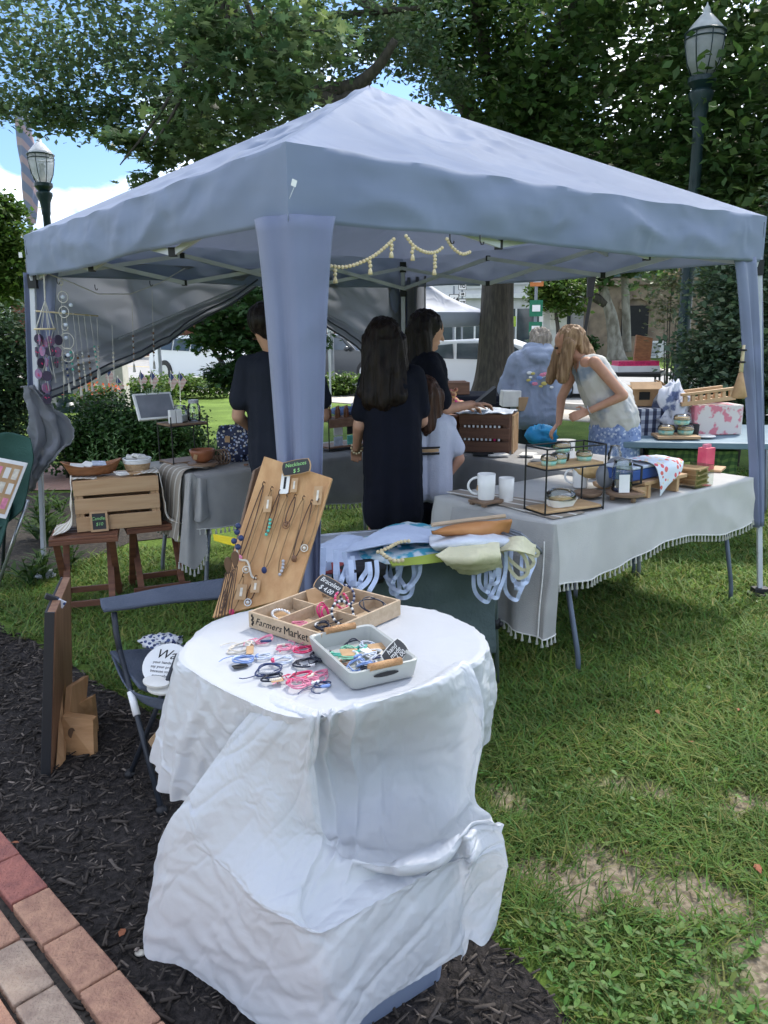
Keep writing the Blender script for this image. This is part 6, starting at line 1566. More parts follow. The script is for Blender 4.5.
for x,y,sx,sy,sz,m_,lb in ((-.13,.20,.05,.04,.045,grey_pl,'small grey domed cover at the left of the blue tub'),(.02,.24,.07,.05,.055,grey_pl,'grey rounded container behind the blue tub'),(.17,.20,.075,.05,.05,grey_pl,'wide grey domed container right of the others behind the towel')):
 c = Q(x,y,Hq+.01); mb = MB(); mb.ball(c,1,16,10,(sx,sy,sz*1.4)); mb.build('domed_container',m_,base=c,smooth=True,label=lb,cat='container')
jar(Q(.07,.30,Hq-.02),.035,.15,'tall clear glass behind the blue tub')
crumple('bread_loaf',Q(-.05,.36,.09),.08,.05,.04,cake_g,'brown bread roll on a dark plate behind the blue tub','bread',3,rough=.3)
c0 = Z(693,486,HR+.004)
for k in range(4):
 c = c0+V((0,.02,.014+.026*k)); mb = MB(); mb.box(c,(.14,.12,.009),Matrix.Rotation(.1+.04*k,3,'Z') @ RR); mb.build('wooden_board',crate_w,base=c,label=['bottom wooden board in the little stack right of the towel','second wooden board from the bottom of the little stack','third wooden board of the little stack','top wooden board of the little stack'][k],cat='board',group='little stack of wooden boards',bevel=.001)
 if k < 3:
  mb = MB()
  for a in (-1,1): mb.box(c+RR @ V((.05*a,0,.013)),(.012,.11,.016),RR)
  mb.build('board_spacer',crate_w,base=c+V((0,0,.01)),label=['spacer strips above the bottom board of the little stack','spacer strips in the middle of the little stack','spacer strips under the top board of the little stack'][k],cat='spacer')
mb = MB(); mb.box(c0+V((0,.02,.055)),(.17,.14,.108),RR); mb.build('glass_case',glass_m,base=c0,label='clear glass case over the little stack of wooden boards',cat='case')
mb = MB(); mb.box(Z(718,469,HR+.01),(.16,.06,.012),Euler((0,0,1.0)).to_matrix()); mb.build('wooden_strip',crate_w,base=Z(718,469,HR+.01),label='pale wooden strip lying toward the far right corner of the table',cat='strip')
c = V((1.90,4.45,HR+.004)); pk_ = mat('pink_tin',(.62,.06,.13),.45,(.7,.12,.18),scale=20)
c = Z(705,471,HR+.004); ob = empty('pink_tin',c,0,'bright pink carton at the far right corner of the right table','carton'); mb = MB(); mb.box(c+V((0,0,.07)),(.075,.06,.135),Matrix.Rotation(.5,3,'Z')); mb.build('box',pk_,ob,bevel=.003); mb = MB(); mb.box(c+V((0,0,.147)),(.05,.02,.02),Matrix.Rotation(.5,3,'Z')); mb.build('handle',JC['pink'],ob)
beadline('bead_garland',[D(331,266,2.72),D(345,267,2.73),D(362,262,2.75),D(378,253,2.78),D(395,238,2.82)],.0068,beads_w,'cream wooden bead garland with tassels hanging right of the front corner of the tent',tass=((.06,.035),(.55,.035),(.97,.03)))
beadline('bead_garland',[D(406,236,2.84),D(414,246,2.86),D(425,252,2.89),D(436,252,2.92),D(444,246,2.94)],.0068,beads_w,'cream bead garland in the middle of the front valance',tass=((.25,.03),(.85,.05)))
beadline('bead_garland',[D(447,239,2.95),D(453,248,2.97),D(462,254,2.99),D(470,252,3.02)],.0068,beads_w,'short cream bead garland, the rightmost under the front valance')
for x,y,Y,lb in ((450,240,2.95,'black hook holding the garlands under the front valance'),(480,241,3.03,'black hook right of the garlands'),(57,282,4.7,'black hook near the left corner of the tent'),(95,288,5.0,'black hook on the left curtain rail'),(150,284,5.2,'black hook farther right on the left curtain rail')):
 p = D(x,y,Y); mb = MB(); mb.tube([p+V((0,0,.02)),p,p+V((.005,0,-.012)),p+V((.013,0,-.011)),p+V((.014,0,-.003))],.0026,6); mb.build('hook',black,base=p,smooth=True,label=lb,cat='hook')
string_m = mat('cotton_string',(.60,.58,.52),.9,scale=30)
Yc = 4.72
o = empty('hanging_mobile',D(45,272,Yc),0,'mobile of dark purple discs below a wooden ring at the left tent corner','mobile')
mb = MB(); top = D(44,272,Yc); kn = D(45,300,Yc); mb.tube([top,kn],.005,6)
rc = D(45,329,Yc)
for k in range(8): a = k*PI/4; mb.tube([kn,rc+V((.055*math.cos(a),.04*math.sin(a),0))],.0022,4)
mb.build('strings',string_m,o)
mb = MB(); mb.ring(rc,.056,.006,n=24); mb.build('wood_ring',beads_w,o,smooth=True)
disc_m = [mat('dark_plum_disc',(.05,.045,.07),.8,(.07,.05,.09),scale=20),mat('mauve_flower_disc',(.17,.15,.24),.8,(.34,.16,.28),scale=34)]
mb = MB(); dl = [(39,339),(50,341),(58,340),(45,345),(37,352),(43,351),(50,351),(57,352),(41,363),(47,362),(57,363),(39,374),(47,376),(46,388),(47,399),(40,340),(53,351)]
for i,(x,y) in enumerate(dl):
 p = D(x,y,Yc+.02*math.sin(i*2)); mb.cur = i % 2; Rm_ = frame_mat((math.cos(i*1.1)*.5+.8,math.sin(i*1.1),0),(0,0,1)); mb.prism(disc(p,.027,.030,Rm_,.005,18),Rm_ @ V((0,0,1)),.006)
mb.build('discs',disc_m,o)
mb = MB(); [mb.ball(D(x+random.uniform(-2,2),y+random.uniform(-2,2),Yc-.012),.0035,5,4) for x,y in dl for q in range(3)]; mb.build('flower_dots',JC['rose'],o)
mb = MB()
for k in range(5): a = k*1.26; mb.tube([rc+V((.05*math.cos(a),.03*math.sin(a),0)),D(42+k*3.5,375+8*(k % 3),Yc)],.0018,4)
mb.build('disc_strings',string_m,o)
o = empty('ring_mobile',D(62,285,4.74),0,'vertical mobile of wire rings holding pale stones in the left corner of the tent','mobile'); mb = MB(); mb.tube([D(61,272,4.74),D(64,400,4.74)],.0016,4)
st = MB()
for x,y,r_ in ((61,283,.012),(63,297,.032),(64,312,.032),(67,341,.046),(68,355,.040),(65,327,.02)): mb.ring(D(x,y,4.74),r_,.003,(.2,1,0),24,5)
for x,y in ((63,297),(64,312),(66,325),(66,338),(68,355),(71,305)): st.ball(D(x,y,4.73),.014,8,6,(1,.4,.8))
mb.build('wire_rings',string_m,o,smooth=True); st.build('stones',JC['pale'],o,smooth=True)
mb = MB(); mb.tube([D(36,311,4.76),D(98,316,5.05)],.005,7); dw = mb.build('dowel',beads_w,base=D(36,311,4.76),smooth=True,label='thin wooden dowel hung across the left corner of the tent',cat='dowel')
lookb = [('cream','silver'),('cream','navy'),('silver','teal'),('cream','brown'),('white','cream'),('silver','brown'),('teal','cream'),('cream','silver'),('silver','cream'),('brown','silver'),('silver','brown')]
lbs = ['leftmost strand of the row, with silver beads','second strand of the row, with navy beads','third strand of the row, with teal beads','fourth strand of the row, with brown beads','fifth strand of the row, all white and cream','sixth strand of the row, silver above brown','seventh strand of the row, teal and cream','eighth strand, ending low over the hem of the curtain','strand hanging alone in front of the folded hem','strand with brown beads far to the right of the row','rightmost strand in front of the lifted curtain']
for i,(x,y0,y1,Y) in enumerate(((56,314,376,4.78),(61,314,385,4.80),(66,314,378,4.82),(73,313,388,4.84),(78,315,384,4.88),(84,315,384,4.92),(90,315,372,4.95),(97,318,370,5.0),(112,325,372,5.05),(132,300,365,5.15),(152,290,362,5.25))):
 o = empty('bead_strand',D(x,y0,Y),0,'hanging bead '+lbs[i],'bead strand','bead strands hanging in the left of the tent')
 x1 = x+(8 if i < 7 else 2); mb = MB(); mb.tube([D(x,y0,Y),D(x1,y1,Y)],.0017,4); mb.build('string',string_m,o)
 a,b = lookb[i]; mb = MB()
 for k in range(9): p = D(x,y0,Y).lerp(D(x1,y1,Y),.55+.045*k); mb.cur = k % 2; mb.ball(p,.008 if k % 2 else .006,7,5)
 mb.build('beads',[JC[a],JC[b]],o,smooth=True)
 mb = MB(); p = D(x1,y1,Y); mb.lathe([(.002,.01),(.006,0),(.009,-.045),(.003,-.046)],p,7); mb.build('tassel',string_m,o)
mb = MB(); mb.tube([D(46,273,4.75),D(70,282,4.85),D(98,294,5.0),D(130,294,5.15),D(160,283,5.3),D(185,268,5.45)],.0035,5); mb.build('cord',string_m,base=D(46,273,4.75),smooth=True,label='cord swagged along the inside of the left curtain',cat='cord')
c = D(741,350,4.30); o = empty('woven_hanging',c,0,'woven straw tassel hanging by the right leg of the tent','tassel')
mb = MB(); mb.tube([D(744,345,4.3),D(741,372,4.3)],[.008,.012],7); mb.build('braid',beads_w,o,smooth=True)
mb = MB(); mb.lathe([(.010,0),(.022,-.05),(.042,-.13),(.03,-.14)],D(741,372,4.3),12); mb.build('skirt',kraft,o,smooth=True)
mb = MB(); mb.ring(D(743,350,4.3),.016,.006); mb.ring(D(742,362,4.3),.014,.006); mb.build('bands',black,o)
gch = mat('dark_green_canvas',(.03,.085,.07),.8,(.022,.07,.055),scale=5,bump=.4,bscale=90)
o = empty('green_camp_chair',(-2.6,4.7,0),0,'dark green folding camp chair at the left edge holding a print board','camp chair')
C = [[D(-22,442,4.7),D(5,432,4.72),D(30,438,4.72)],[D(-26,470,4.66),D(6,462,4.74),D(34,455,4.70)],[D(-26,510,4.6),D(8,505,4.68),D(30,478,4.66)],[D(-20,535,4.5),D(2,528,4.56),D(22,510,4.58)]]
G = crinkle(patch(C,30,30),.015,5,2); mb = MB(); mb.grid([[tuple(q) for q in r] for r in G]); mb.build('backrest',gch,o,smooth=True,solid=.006)
C = [[D(-24,520,4.6),D(-4,516,4.66),D(12,500,4.7)],[D(-24,560,4.4),D(-6,560,4.45),D(8,520,4.5)]]
G = patch(C,12,16); mb = MB(); mb.grid([[tuple(q) for q in r] for r in G]); mb.build('seat',gch,o,smooth=True,solid=.01)
for a,b in (((28,500),(-4,590)),((6,500),(2,580)),((-20,500),(-10,600))):
 mb = MB(); mb.tube([D(a[0],a[1],4.62),Z(b[0],b[1],0)],.011,8); mb.build('leg',alum if a[0] > 20 else tube_m,o,smooth=True)
q = [D(-14,455,4.5),D(28,463,4.58),D(6,519,4.44),D(-36,510,4.36)]
nq = (q[1]-q[0]).cross(q[3]-q[0]).normalized()
if nq.y > 0: nq = -nq
o = empty('print_board',q[3],0,'white framed board with small pink and brown prints leaning on the green chair','print board'); mb = MB(); mb.prism(q,-nq,.02); mb.build('frame',white,o,bevel=.003)
def QQ(u,v,d): return q[0].lerp(q[1],u).lerp(q[3].lerp(q[2],u),v)+nq*d
mb = MB(); mb.prism([QQ(.07,.07,.002),QQ(.93,.07,.002),QQ(.93,.93,.002),QQ(.07,.93,.002)],nq,.001); mb.build('kraft_backing',kraft,o)
for i in range(4):
 for j in range(3):
  mb = MB(); u,v = .15+.2*i,.14+.26*j; mb.prism([QQ(u,v,.0035),QQ(u+.13,v,.0035),QQ(u+.13,v+.19,.0035),QQ(u,v+.19,.0035)],nq,.001); mb.build('print',[paper,JC['pink'],paper,JC['cream']][(i+j) % 4],o)
# ================================================================== people
def cap(mb,p,q,r1,r2,n=12):
 p,q = V(p),V(q); d = (q-p)
 if d.length < 1e-5: mb.ball(p,r1,n,8); return
 d.normalize(); pts = []; rs = []
 for a in (-88,-60,-30): pts.append(p+d*r1*math.sin(R(a))); rs.append(r1*math.cos(R(a)))
 for s in (0,.5,1): pts.append(p.lerp(q,s)); rs.append(r1+(r2-r1)*s)
 for a in (30,60,88): pts.append(q+d*r2*math.sin(R(a))); rs.append(r2*math.cos(R(a)))
 mb.tube(pts,rs,n)
def fuse(mb,name,m,parent,voxel=.010,smooth=4,disp=None,base=None):
 """one continuous skin over all the volumes in mb"""
 o = mb.build('raw',m,parent,local=True)
 r_ = o.modifiers.new('r','REMESH'); r_.mode = 'VOXEL'; r_.voxel_size = voxel
 s_ = o.modifiers.new('s','SMOOTH'); s_.iterations = smooth; s_.factor = .5
 bpy.context.view_layer.update()
 me = bpy.data.meshes.new_from_object(o.evaluated_get(bpy.context.evaluated_depsgraph_get()))
 old = o.data; bpy.data.objects.remove(o); bpy.data.meshes.remove(old)
 if disp:
  nn = [v.normal.copy() for v in me.vertices]
  for v,n_ in zip(me.vertices,nn): v.co += n_*disp(v.co)
 me.name = name; me.materials.clear(); me.materials.append(m)
 me.polygons.foreach_set('use_smooth',[True]*len(me.polygons))
 c = bpy.data.objects.new(name,me); COL.objects.link(c); c.parent = parent
 return c
def hand(mb,w_,d,up,s=1.):
 """wrist, pointing direction, palm normal"""
 d = V(d).normalized(); up = V(up); up = (up-d*up.dot(d)).normalized(); sd = d.cross(up)
 k = .088*s
 for i in (-1.5,-.5,.5,1.5): cap(mb,V(w_)+sd*i*.010*s,V(w_)+d*k+sd*i*.019*s,.011*s,.010*s,8)
 for i,l in ((-1.5,.055),(-.5,.066),(.5,.070),(1.5,.060)):
  a = V(w_)+d*k+sd*i*.019*s; b = a+(d*.9-up*.35)*l*.5*s; c = b+(d*.4-up*.9)*l*.5*s
  cap(mb,a,b,.0088*s,.008*s,8); cap(mb,b,c,.008*s,.0068*s,8)
 a = V(w_)+d*.02*s+sd*.024*s; b = a+(d*.5+sd*.75-up*.2).normalized()*.038*s; c = b+(d*.9+sd*.1-up*.5).normalized()*.03*s
 cap(mb,a,b,.012*s,.010*s,8); cap(mb,b,c,.010*s,.008*s,8)
def head(mb,c,f,u,s=1.,face=True):
 """centre, facing, up"""
 f = V(f).normalized(); u = V(u); u = (u-f*u.dot(f)).normalized(); r_ = f.cross(u); Rm = Matrix((r_,f,u)).transposed(); c = V(c)
 mb.ball(c+u*.015*s,.1*s,18,12,(.76,.95,1.02),Rm); mb.ball(c+f*.018*s-u*.045*s,.068*s,14,10,(.84,1.0,1.0),Rm)
 cap(mb,c+f*.058*s-u*.088*s,c+f*.072*s-u*.085*s,.022*s,.018*s,8)
 cap(mb,c+f*.086*s+u*.01*s,c+f*.106*s-u*.026*s,.009*s,.013*s,8)
 cap(mb,c+f*.085*s-u*.052*s-r_*.015*s,c+f*.085*s-u*.052*s+r_*.015*s,.009*s,.009*s,8)
 cap(mb,c+f*.078*s+u*.028*s-r_*.03*s,c+f*.078*s+u*.028*s+r_*.03*s,.013*s,.013*s,8)
 for k in (-1,1): mb.ball(c+r_*.076*s*k-f*.006*s-u*.008*s,.026*s,8,8,(.35,.7,1.15),Rm)
 return f,u,r_
def figure(loc,rz,label,H,sh,arms,lean=V((0,0,0)),hd=None,hf=(0,1,0),skinm=skin,legs=None,hipw=.085,sw=.165,bulk=1.):
 """local frame: x right, y forward. arms: list of (shoulder, elbow, wrist, hand dir, palm up)"""
 o = empty('person',loc,rz,label,'person'); k = H/1.70; mb = MB()
 hip = V((0,0,.93*k)); ch = V((0,0,1.33*k))+lean; nk = V((0,.0,1.43*k))+lean*1.15
 hc = V(hd) if hd is not None else nk+V((0,.02,.145*k))
 for x in (-.06,.06): cap(mb,hip+V((x,0,0))*k,ch+V((x*1.1,0,0))*k,.115*k*bulk,.098*k*bulk)
 cap(mb,nk+V((-sw*.8,0,-.055*k)),nk+V((sw*.8,0,-.055*k)),.055*k,.055*k)
 cap(mb,nk+V((0,0,-.04)),hc+V((0,-.02,-.06)),.056*k,.050*k)
 head(mb,hc,hf,(0,0,1) if abs(V(hf).z) < .9 else (0,1,0),k)
 lg = legs or [((-hipw,0,.90),(-hipw-.01,.02,.49),(-hipw-.015,-.01,.09)),((hipw,0,.90),(hipw+.01,.02,.49),(hipw+.015,-.01,.09))]
 for a,b,c in lg:
  a,b,c = V(a)*k,V(b)*k,V(c)*k; cap(mb,a,b,.082*k*bulk,.054*k); cap(mb,b,c,.056*k,.037*k); cap(mb,c+V((0,-.02,-.045))*k,c+V((0,.14,-.055))*k,.036*k,.030*k)
 for S,E_,W_,d,up in arms:
  cap(mb,S,E_,.044*k,.036*k); cap(mb,E_,W_,.037*k,.025*k); hand(mb,W_,d,up,k)
 fuse(mb,'body',skinm,o,.0075,3)
 return o,k,hip,ch,nk,hc,lg
def foldy(a=.006,s=9,seed=1,sz=.5): return lambda p: (ridged((p.x,p.y,p.z*sz),s,seed)-.5)*a+(ridged((p.x,p.y,p.z),s*2.7,seed+4)-.5)*a*.4
def shirt(o,k,hip,ch,nk,arms,m,sl=.6,low=-.06,loose=1.16,name='t_shirt',bot=1.12,neck=True,sw=.165,disp=None):
 mb = MB()
 for x in (-.06,.06): cap(mb,hip+V((x,0,low*k)),ch+V((x*1.1,0,0)),.12*k*bot,.104*k*loose)
 cap(mb,nk+V((-sw*.82,0,-.06*k)),nk+V((sw*.82,0,-.06*k)),.064*k,.064*k)
 for S,E_,W_,d,up in arms:
  if sl > 0: cap(mb,S,V(S).lerp(V(E_),min(1,sl)),.057*k,.058*k*loose)
  if sl > 1: cap(mb,E_,V(E_).lerp(V(W_),sl-1),.052*k,.042*k)
 return fuse(mb,name,m,o,.009,3,disp or foldy())
def trousers(o,k,hip,lg,m,name='trousers',to=1.,w_=1.14):
 mb = MB()
 for x in (-.05,.05): cap(mb,hip+V((x,0,.06*k)),hip+V((x,0,-.04*k)),.118*k,.122*k)
 for a,b,c in lg:
  a,b,c = V(a)*k,V(b)*k,V(c)*k; cap(mb,a,b,.090*k*w_,.066*k*w_)
  if to > .5: cap(mb,b,b.lerp(c,(to-.5)*2),.066*k*w_,.055*k*w_)
 return fuse(mb,name,m,o,.010,3,foldy(.007,7,3,1))
def hairmat(name,c1,c2): return mat(name,c1,.42,c2,scale=5,stretch=(9,9,.8),bump=.5,bscale=14,spec=.18)
def hair(o,hc,m,f,caps,seed=1,amp=.012,k=1.):
 mb = MB(); f = V(f).normalized(); f.z = 0; f.normalize(); hc = V(hc)
 mb.ball(hc+V((0,0,.035*k))-f*.018*k,.106*k,18,12,(.88,1.,.92),Matrix((f.cross(V((0,0,1))),f,V((0,0,1)))).transposed())
 for c in caps: cap(mb,*c)
 return fuse(mb,'hair',m,o,.008,3,lambda p: (ridged((p.x,p.y,p.z*.12),26,seed)-.5)*amp+(ridged((p.x,p.y,p.z*.1),60,seed)-.5)*amp*.5)
black_hair = hairmat('black_hair',(.022,.015,.012),(.008,.006,.006))
denim = mat('denim',(.03,.045,.09),.85,(.02,.03,.06),scale=20)
dark_tee = mat('dark_navy_tshirt',(.020,.023,.034),.85,(.015,.018,.027),scale=5,bump=.25,bscale=200,spec=.2)
def shoes(o,k,lg,m):
 for a,b,c in lg:
  c = V(c)*k; mb = MB(); cap(mb,c+V((0,-.03,-.04))*k,c+V((0,.15,-.055))*k,.045*k,.037*k); fuse(mb,'shoe',m,o,.01,2)
H = 1.68; k = H/1.7
arms = [(V((-.185,0,1.37))*k,V((-.245,.01,1.09))*k,V((-.17,.20,.99))*k,(.5,.8,-.1),(0,0,1)),(V((.185,0,1.37))*k,V((.235,.02,1.08))*k,V((.14,.22,1.0))*k,(-.5,.8,0),(0,0,1))]
o,k,hip,ch,nk,hc,lg = figure((-.565,4.42,0),.12,'person in dark t-shirt and glasses, half hidden by the front tent leg sleeve',H,.2,arms,hd=V((-.07,.02,1.565)),hf=(.15,1,-.1))
shirt(o,k,hip,ch,nk,arms,dark_tee,.66,loose=1.2,bot=1.15,low=-.10,sw=.185)
trousers(o,k,hip,lg,denim); shoes(o,k,lg,black)
hair(o,hc,black_hair,(.15,1,0),[(hc+V((-.02,-.055,.0)),hc+V((.02,-.055,-.03)),.05,.05)],amp=.006)
mb = MB()
for s in (-1,1): mb.tube([hc+V((s*.082,-.005,.012)),hc+V((s*.082,.05,.01)),hc+V((s*.06,.10,.008))],.0035,6)
mb.build('glasses',black,o,local=True)
H = 1.60; k = H/1.7
arms = [(V((-.14,0,1.36))*k,V((-.19,-.02,1.10))*k,V((-.22,.14,.95))*k,(-.1,.7,-.4),(0,0,1)),(V((.14,0,1.36))*k,V((.17,.05,1.12))*k,V((.12,.24,1.05))*k,(-.3,.8,.1),(0,0,1))]
o,k,hip,ch,nk,hc,lg = figure((.05,4.25,0),-.06,'person with long dark hair in a navy dress seen from behind',H,.2,arms,bulk=.82,hd=V((-.045,.03,1.475)),hf=(.1,1,-.15),sw=.145)
mb = MB()
for x in (-.055,.055): cap(mb,hip+V((x*.8,0,-.1)),ch+V((x*.9,0,0)),.122,.102)
cap(mb,hip+V((-.035,0,-.05)),V((-.05,0,.55)),.125,.12); cap(mb,hip+V((.035,0,-.05)),V((.05,0,.55)),.125,.12)
cap(mb,nk+V((-.115,0,-.05)),nk+V((.115,0,-.05)),.062,.062)
for S,E_,W_,d,up in arms: cap(mb,S,V(S).lerp(V(E_),.72),.052,.056)
fuse(mb,'dress',navy,o,.009,3,foldy(.006,6,2,.3)); shoes(o,k,lg,black)
hm = hairmat('dark_brown_hair',(.020,.012,.008),(.008,.005,.004))
hair(o,hc,hm,(0,1,0),[(hc+V((-.04,-.04,.0)),hc+V((-.06,-.09,-.30)),.075,.055),(hc+V((.05,-.04,.0)),hc+V((.08,-.09,-.28)),.075,.06),(hc+V((0,-.05,0)),hc+V((.01,-.105,-.30)),.085,.06),(hc+V((-.07,-.02,-.1)),hc+V((-.10,-.06,-.26)),.04,.04)],seed=3)
mb = MB()
for i in range(12): a = i*PI/6; mb.ball(V(arms[0][2])+V((.03*math.cos(a),.012*math.sin(a),.03*math.sin(a))),.007,6,5)
mb.build('beaded_bracelet',beads_w,o,local=True,smooth=True)
H = 1.66; k = H/1.7
arms = [(V((-.155,0,1.36))*k,V((-.2,.05,1.1))*k,V((-.1,.28,1.08))*k,(0,1,0),(0,0,1)),(V((.155,0,1.36))*k,V((.19,.06,1.1))*k,V((.12,.27,1.12))*k,(0,1,0),(0,0,1))]
o,k,hip,ch,nk,hc,lg = figure((.255,4.85,0),-PI/2+.25,'person with long black hair in profile, facing right behind the navy dress',H,.2,arms,hf=(0,1,-.25),skinm=skin2,sw=.145,hd=V((.0,.02,1.525)))
shirt(o,k,hip,ch,nk,arms,navy,.8); trousers(o,k,hip,lg,navy); shoes(o,k,lg,black)
hair(o,hc,black_hair,(0,1,0),[(hc+V((-.05,-.03,.0)),hc+V((-.08,-.05,-.42)),.06,.045),(hc+V((.05,-.04,.0)),hc+V((.075,-.06,-.42)),.05,.045),(hc+V((0,-.06,0)),hc+V((0,-.10,-.45)),.08,.07),(hc+V((-.06,.03,.02)),hc+V((-.09,.03,-.30)),.03,.028)],seed=6)
mb = MB()
for s in (-1,1): mb.ball(hc+V((s*.03,.088,.008)),.009,8,6,(1.2,.5,.6))
mb.build('eyes',black,o,local=True)
H = 1.27; k = H/1.7
ctee = mat('pale_lilac_tshirt',(.54,.55,.63),.85,(.49,.50,.58),scale=5,bump=.25,bscale=120,spec=.2)
arms = [(V((-.165,0,1.36))*k,V((-.22,.0,1.1))*k,V((-.18,.15,1.0))*k,(0,1,0),(0,0,1)),(V((.165,0,1.36))*k,V((.265,-.03,1.10))*k,V((.17,.06,.93))*k,(-.6,.5,-.3),(0,0,1))]
o,k,hip,ch,nk,hc,lg = figure((.235,4.42,0),.10,'child in a pale lilac striped t-shirt right of the navy dress',H,.2,arms,hf=(.1,1,-.1),skinm=skin2)
shirt(o,k,hip,ch,nk,arms,ctee,.68,low=-.06,loose=1.22,bot=1.12,disp=foldy(.004,7))
mb = MB()
for dz,hh in ((.0,.010),(-.035,.012)):
 P = []
 for i in range(25):
  a = R(195+150*i/24); rx,ry = .146,.106; P.append([V((rx*math.cos(a),ry*math.sin(a),1.20*k*1.0+dz+q)) for q in (0,hh)])
 mb.grid(P)
mb.build('stripes',ink,o,local=True,solid=.004)
mb = MB(); P = []
for i in range(25): a = R(195+150*i/24); P.append([V((.144*math.cos(a),.104*math.sin(a),1.20*k-.020+q)) for q in (0,.018)])
mb.grid(P); mb.build('tan_band',kraft,o,local=True,solid=.004)
trousers(o,k,hip,lg,navy,'shorts',.5,1.2); shoes(o,k,lg,white)
bh = hairmat('brown_hair',(.07,.03,.017),(.03,.015,.01))
hair(o,hc,bh,(0,1,0),[(hc+V((-.04,-.04,.0)),hc+V((-.05,-.07,-.16)),.06,.04),(hc+V((.045,-.03,.0)),hc+V((.05,-.06,-.16)),.06,.04),(hc+V((0,-.05,0)),hc+V((0,-.08,-.17)),.07,.045)],seed=8,k=k*1.15)
H = 1.60; k = H/1.7
hood_m = mat('grey_hoodie',(.27,.31,.40),.9,(.23,.27,.35),scale=6,bump=.3,bscale=120,spec=.15)
arms = [(V((-.20,0,1.33))*k,V((-.29,.04,1.08))*k,V((-.2,.26,1.02))*k,(.2,1,0),(0,0,1)),(V((.20,0,1.33))*k,V((.27,.05,1.08))*k,V((.18,.26,1.02))*k,(-.2,1,0),(0,0,1))]
o,k,hip,ch,nk,hc,lg = figure((1.36,7.05,0),-.05,'person with short grey hair in a pale grey printed hoodie seen from behind',H,.2,arms,hf=(.0,1,-.4),sw=.185,bulk=1.2,hd=V((.03,.10,1.41)))
mb = MB()
for x in (-.07,.07): cap(mb,hip+V((x,0,-.08)),ch+V((x,0,0)),.165,.135)
cap(mb,nk+V((-.16,0,-.07)),nk+V((.16,0,-.07)),.08,.08)
cap(mb,nk+V((-.09,-.06,-.02)),nk+V((.09,-.06,-.02)),.06,.06); cap(mb,nk+V((-.05,-.09,-.06)),nk+V((.05,-.09,-.06)),.06,.06); cap(mb,nk+V((-.08,.0,.02)),nk+V((.08,.0,.02)),.05,.05)
for S,E_,W_,d,up in arms: cap(mb,S,E_,.075,.070); cap(mb,E_,W_,.065,.045)
fuse(mb,'hoodie',hood_m,o,.010,3,foldy(.012,6,5,.8))
mb = MB(); gm = [JC['blue'],mat('yellow_print',(.6,.5,.15),.8),JC['pink'],white]
for i in range(16): mb.cur = i % 4; x = random.uniform(-.11,.11); z = random.uniform(1.04,1.17); mb.ball(V((x,-.178+abs(x)*.25,z)),random.uniform(.010,.022),8,6,(1.3,.15,.8))
mb.build('back_print',gm,o,local=True,smooth=True)
trousers(o,k,hip,lg,mat('dark_green_trousers',(.02,.03,.03),.9),w_=1.3); shoes(o,k,lg,black)
gh = hairmat('grey_blond_hair',(.36,.31,.25),(.20,.17,.14))
hair(o,hc,gh,(0,1,0),[(hc+V((-.03,-.05,0)),hc+V((.03,-.06,-.03)),.065,.06)],seed=4,amp=.03)
H = 1.66; k = H/1.7; lean = V((.0,.21,-.05))
arms = [(V((.15,.27,1.28)),V((.15,.38,1.02)),V((.08,.40,.84)),(-.1,.6,-.8),(0,0,1)),(V((-.18,.20,1.30)),V((-.25,.0,1.07)),V((-.18,.23,.95)),(-.1,.9,-.3),(-1,0,.3))]
o,k,hip,ch,nk,hc,lg = figure((1.72,5.85,0),PI/2-.1,'person with long wavy blond hair and pale tank top bending to the left',H,.2,arms,lean=lean,hd=V((.02,.36,1.43)),hf=(.0,.85,-.5),skinm=skin2,sw=.15,bulk=1.1)
tank = mat('tie_dye_tank',(.56,.54,.50),.85,(.24,.29,.36),scale=5,contrast=(.36,.50),bump=.2)
mb = MB()
for x in (-.07,.07): cap(mb,hip+V((x,.0,-.02)),ch+V((x,-.02,-.02)),.165,.128)
cap(mb,hip+V((0,.02,-.05)),hip+V((0,.02,.1)),.165,.15)
cap(mb,nk+V((-.09,-.01,-.05)),nk+V((-.10,-.03,-.12)),.045,.05); cap(mb,nk+V((.09,-.01,-.05)),nk+V((.10,-.03,-.12)),.045,.05)
fuse(mb,'tank_top',tank,o,.010,3,foldy(.012,7,7,.6))
mb = MB(); cap(mb,hip+V((-.05,.0,-.10)),hip+V((-.06,.0,-.55)),.178,.19); cap(mb,hip+V((.05,.0,-.10)),hip+V((.06,.0,-.55)),.178,.19)
fuse(mb,'patterned_skirt',dots('blue_white_print',(.20,.27,.46),[(.5,.55,.66),(.12,.18,.36)],45,.42),o,.012,3,foldy(.01,6,9,.4)); shoes(o,k,lg,black)
bl = hairmat('blond_hair',(.40,.26,.15),(.19,.11,.06))
hair(o,hc,bl,(0,1,0),[(hc+V((.06,.0,.02)),hc+V((.09,.06,-.22)),.05,.045),(hc+V((.07,-.04,.0)),hc+V((.10,-.05,-.16)),.05,.045),(hc+V((-.07,.0,.0)),hc+V((-.10,.05,-.24)),.05,.045),(hc+V((0,-.07,0)),hc+V((0,-.14,-.10)),.07,.06),(hc+V((.075,.055,-.02)),hc+V((.07,.12,-.27)),.03,.035)],seed=10,amp=.014)
mb = MB(); mb.ring(V(arms[1][2])+V((0,-.01,.012)),.032,.004,V(arms[1][2])-V(arms[1][1]),18,5); mb.build('bracelet',JC['silver'],o,local=True)
mb = MB()
for s in (-1,1): mb.ball(hc+V((s*.032,.085,-.035)),.009,8,6)
mb.build('eyes',black,o,local=True)
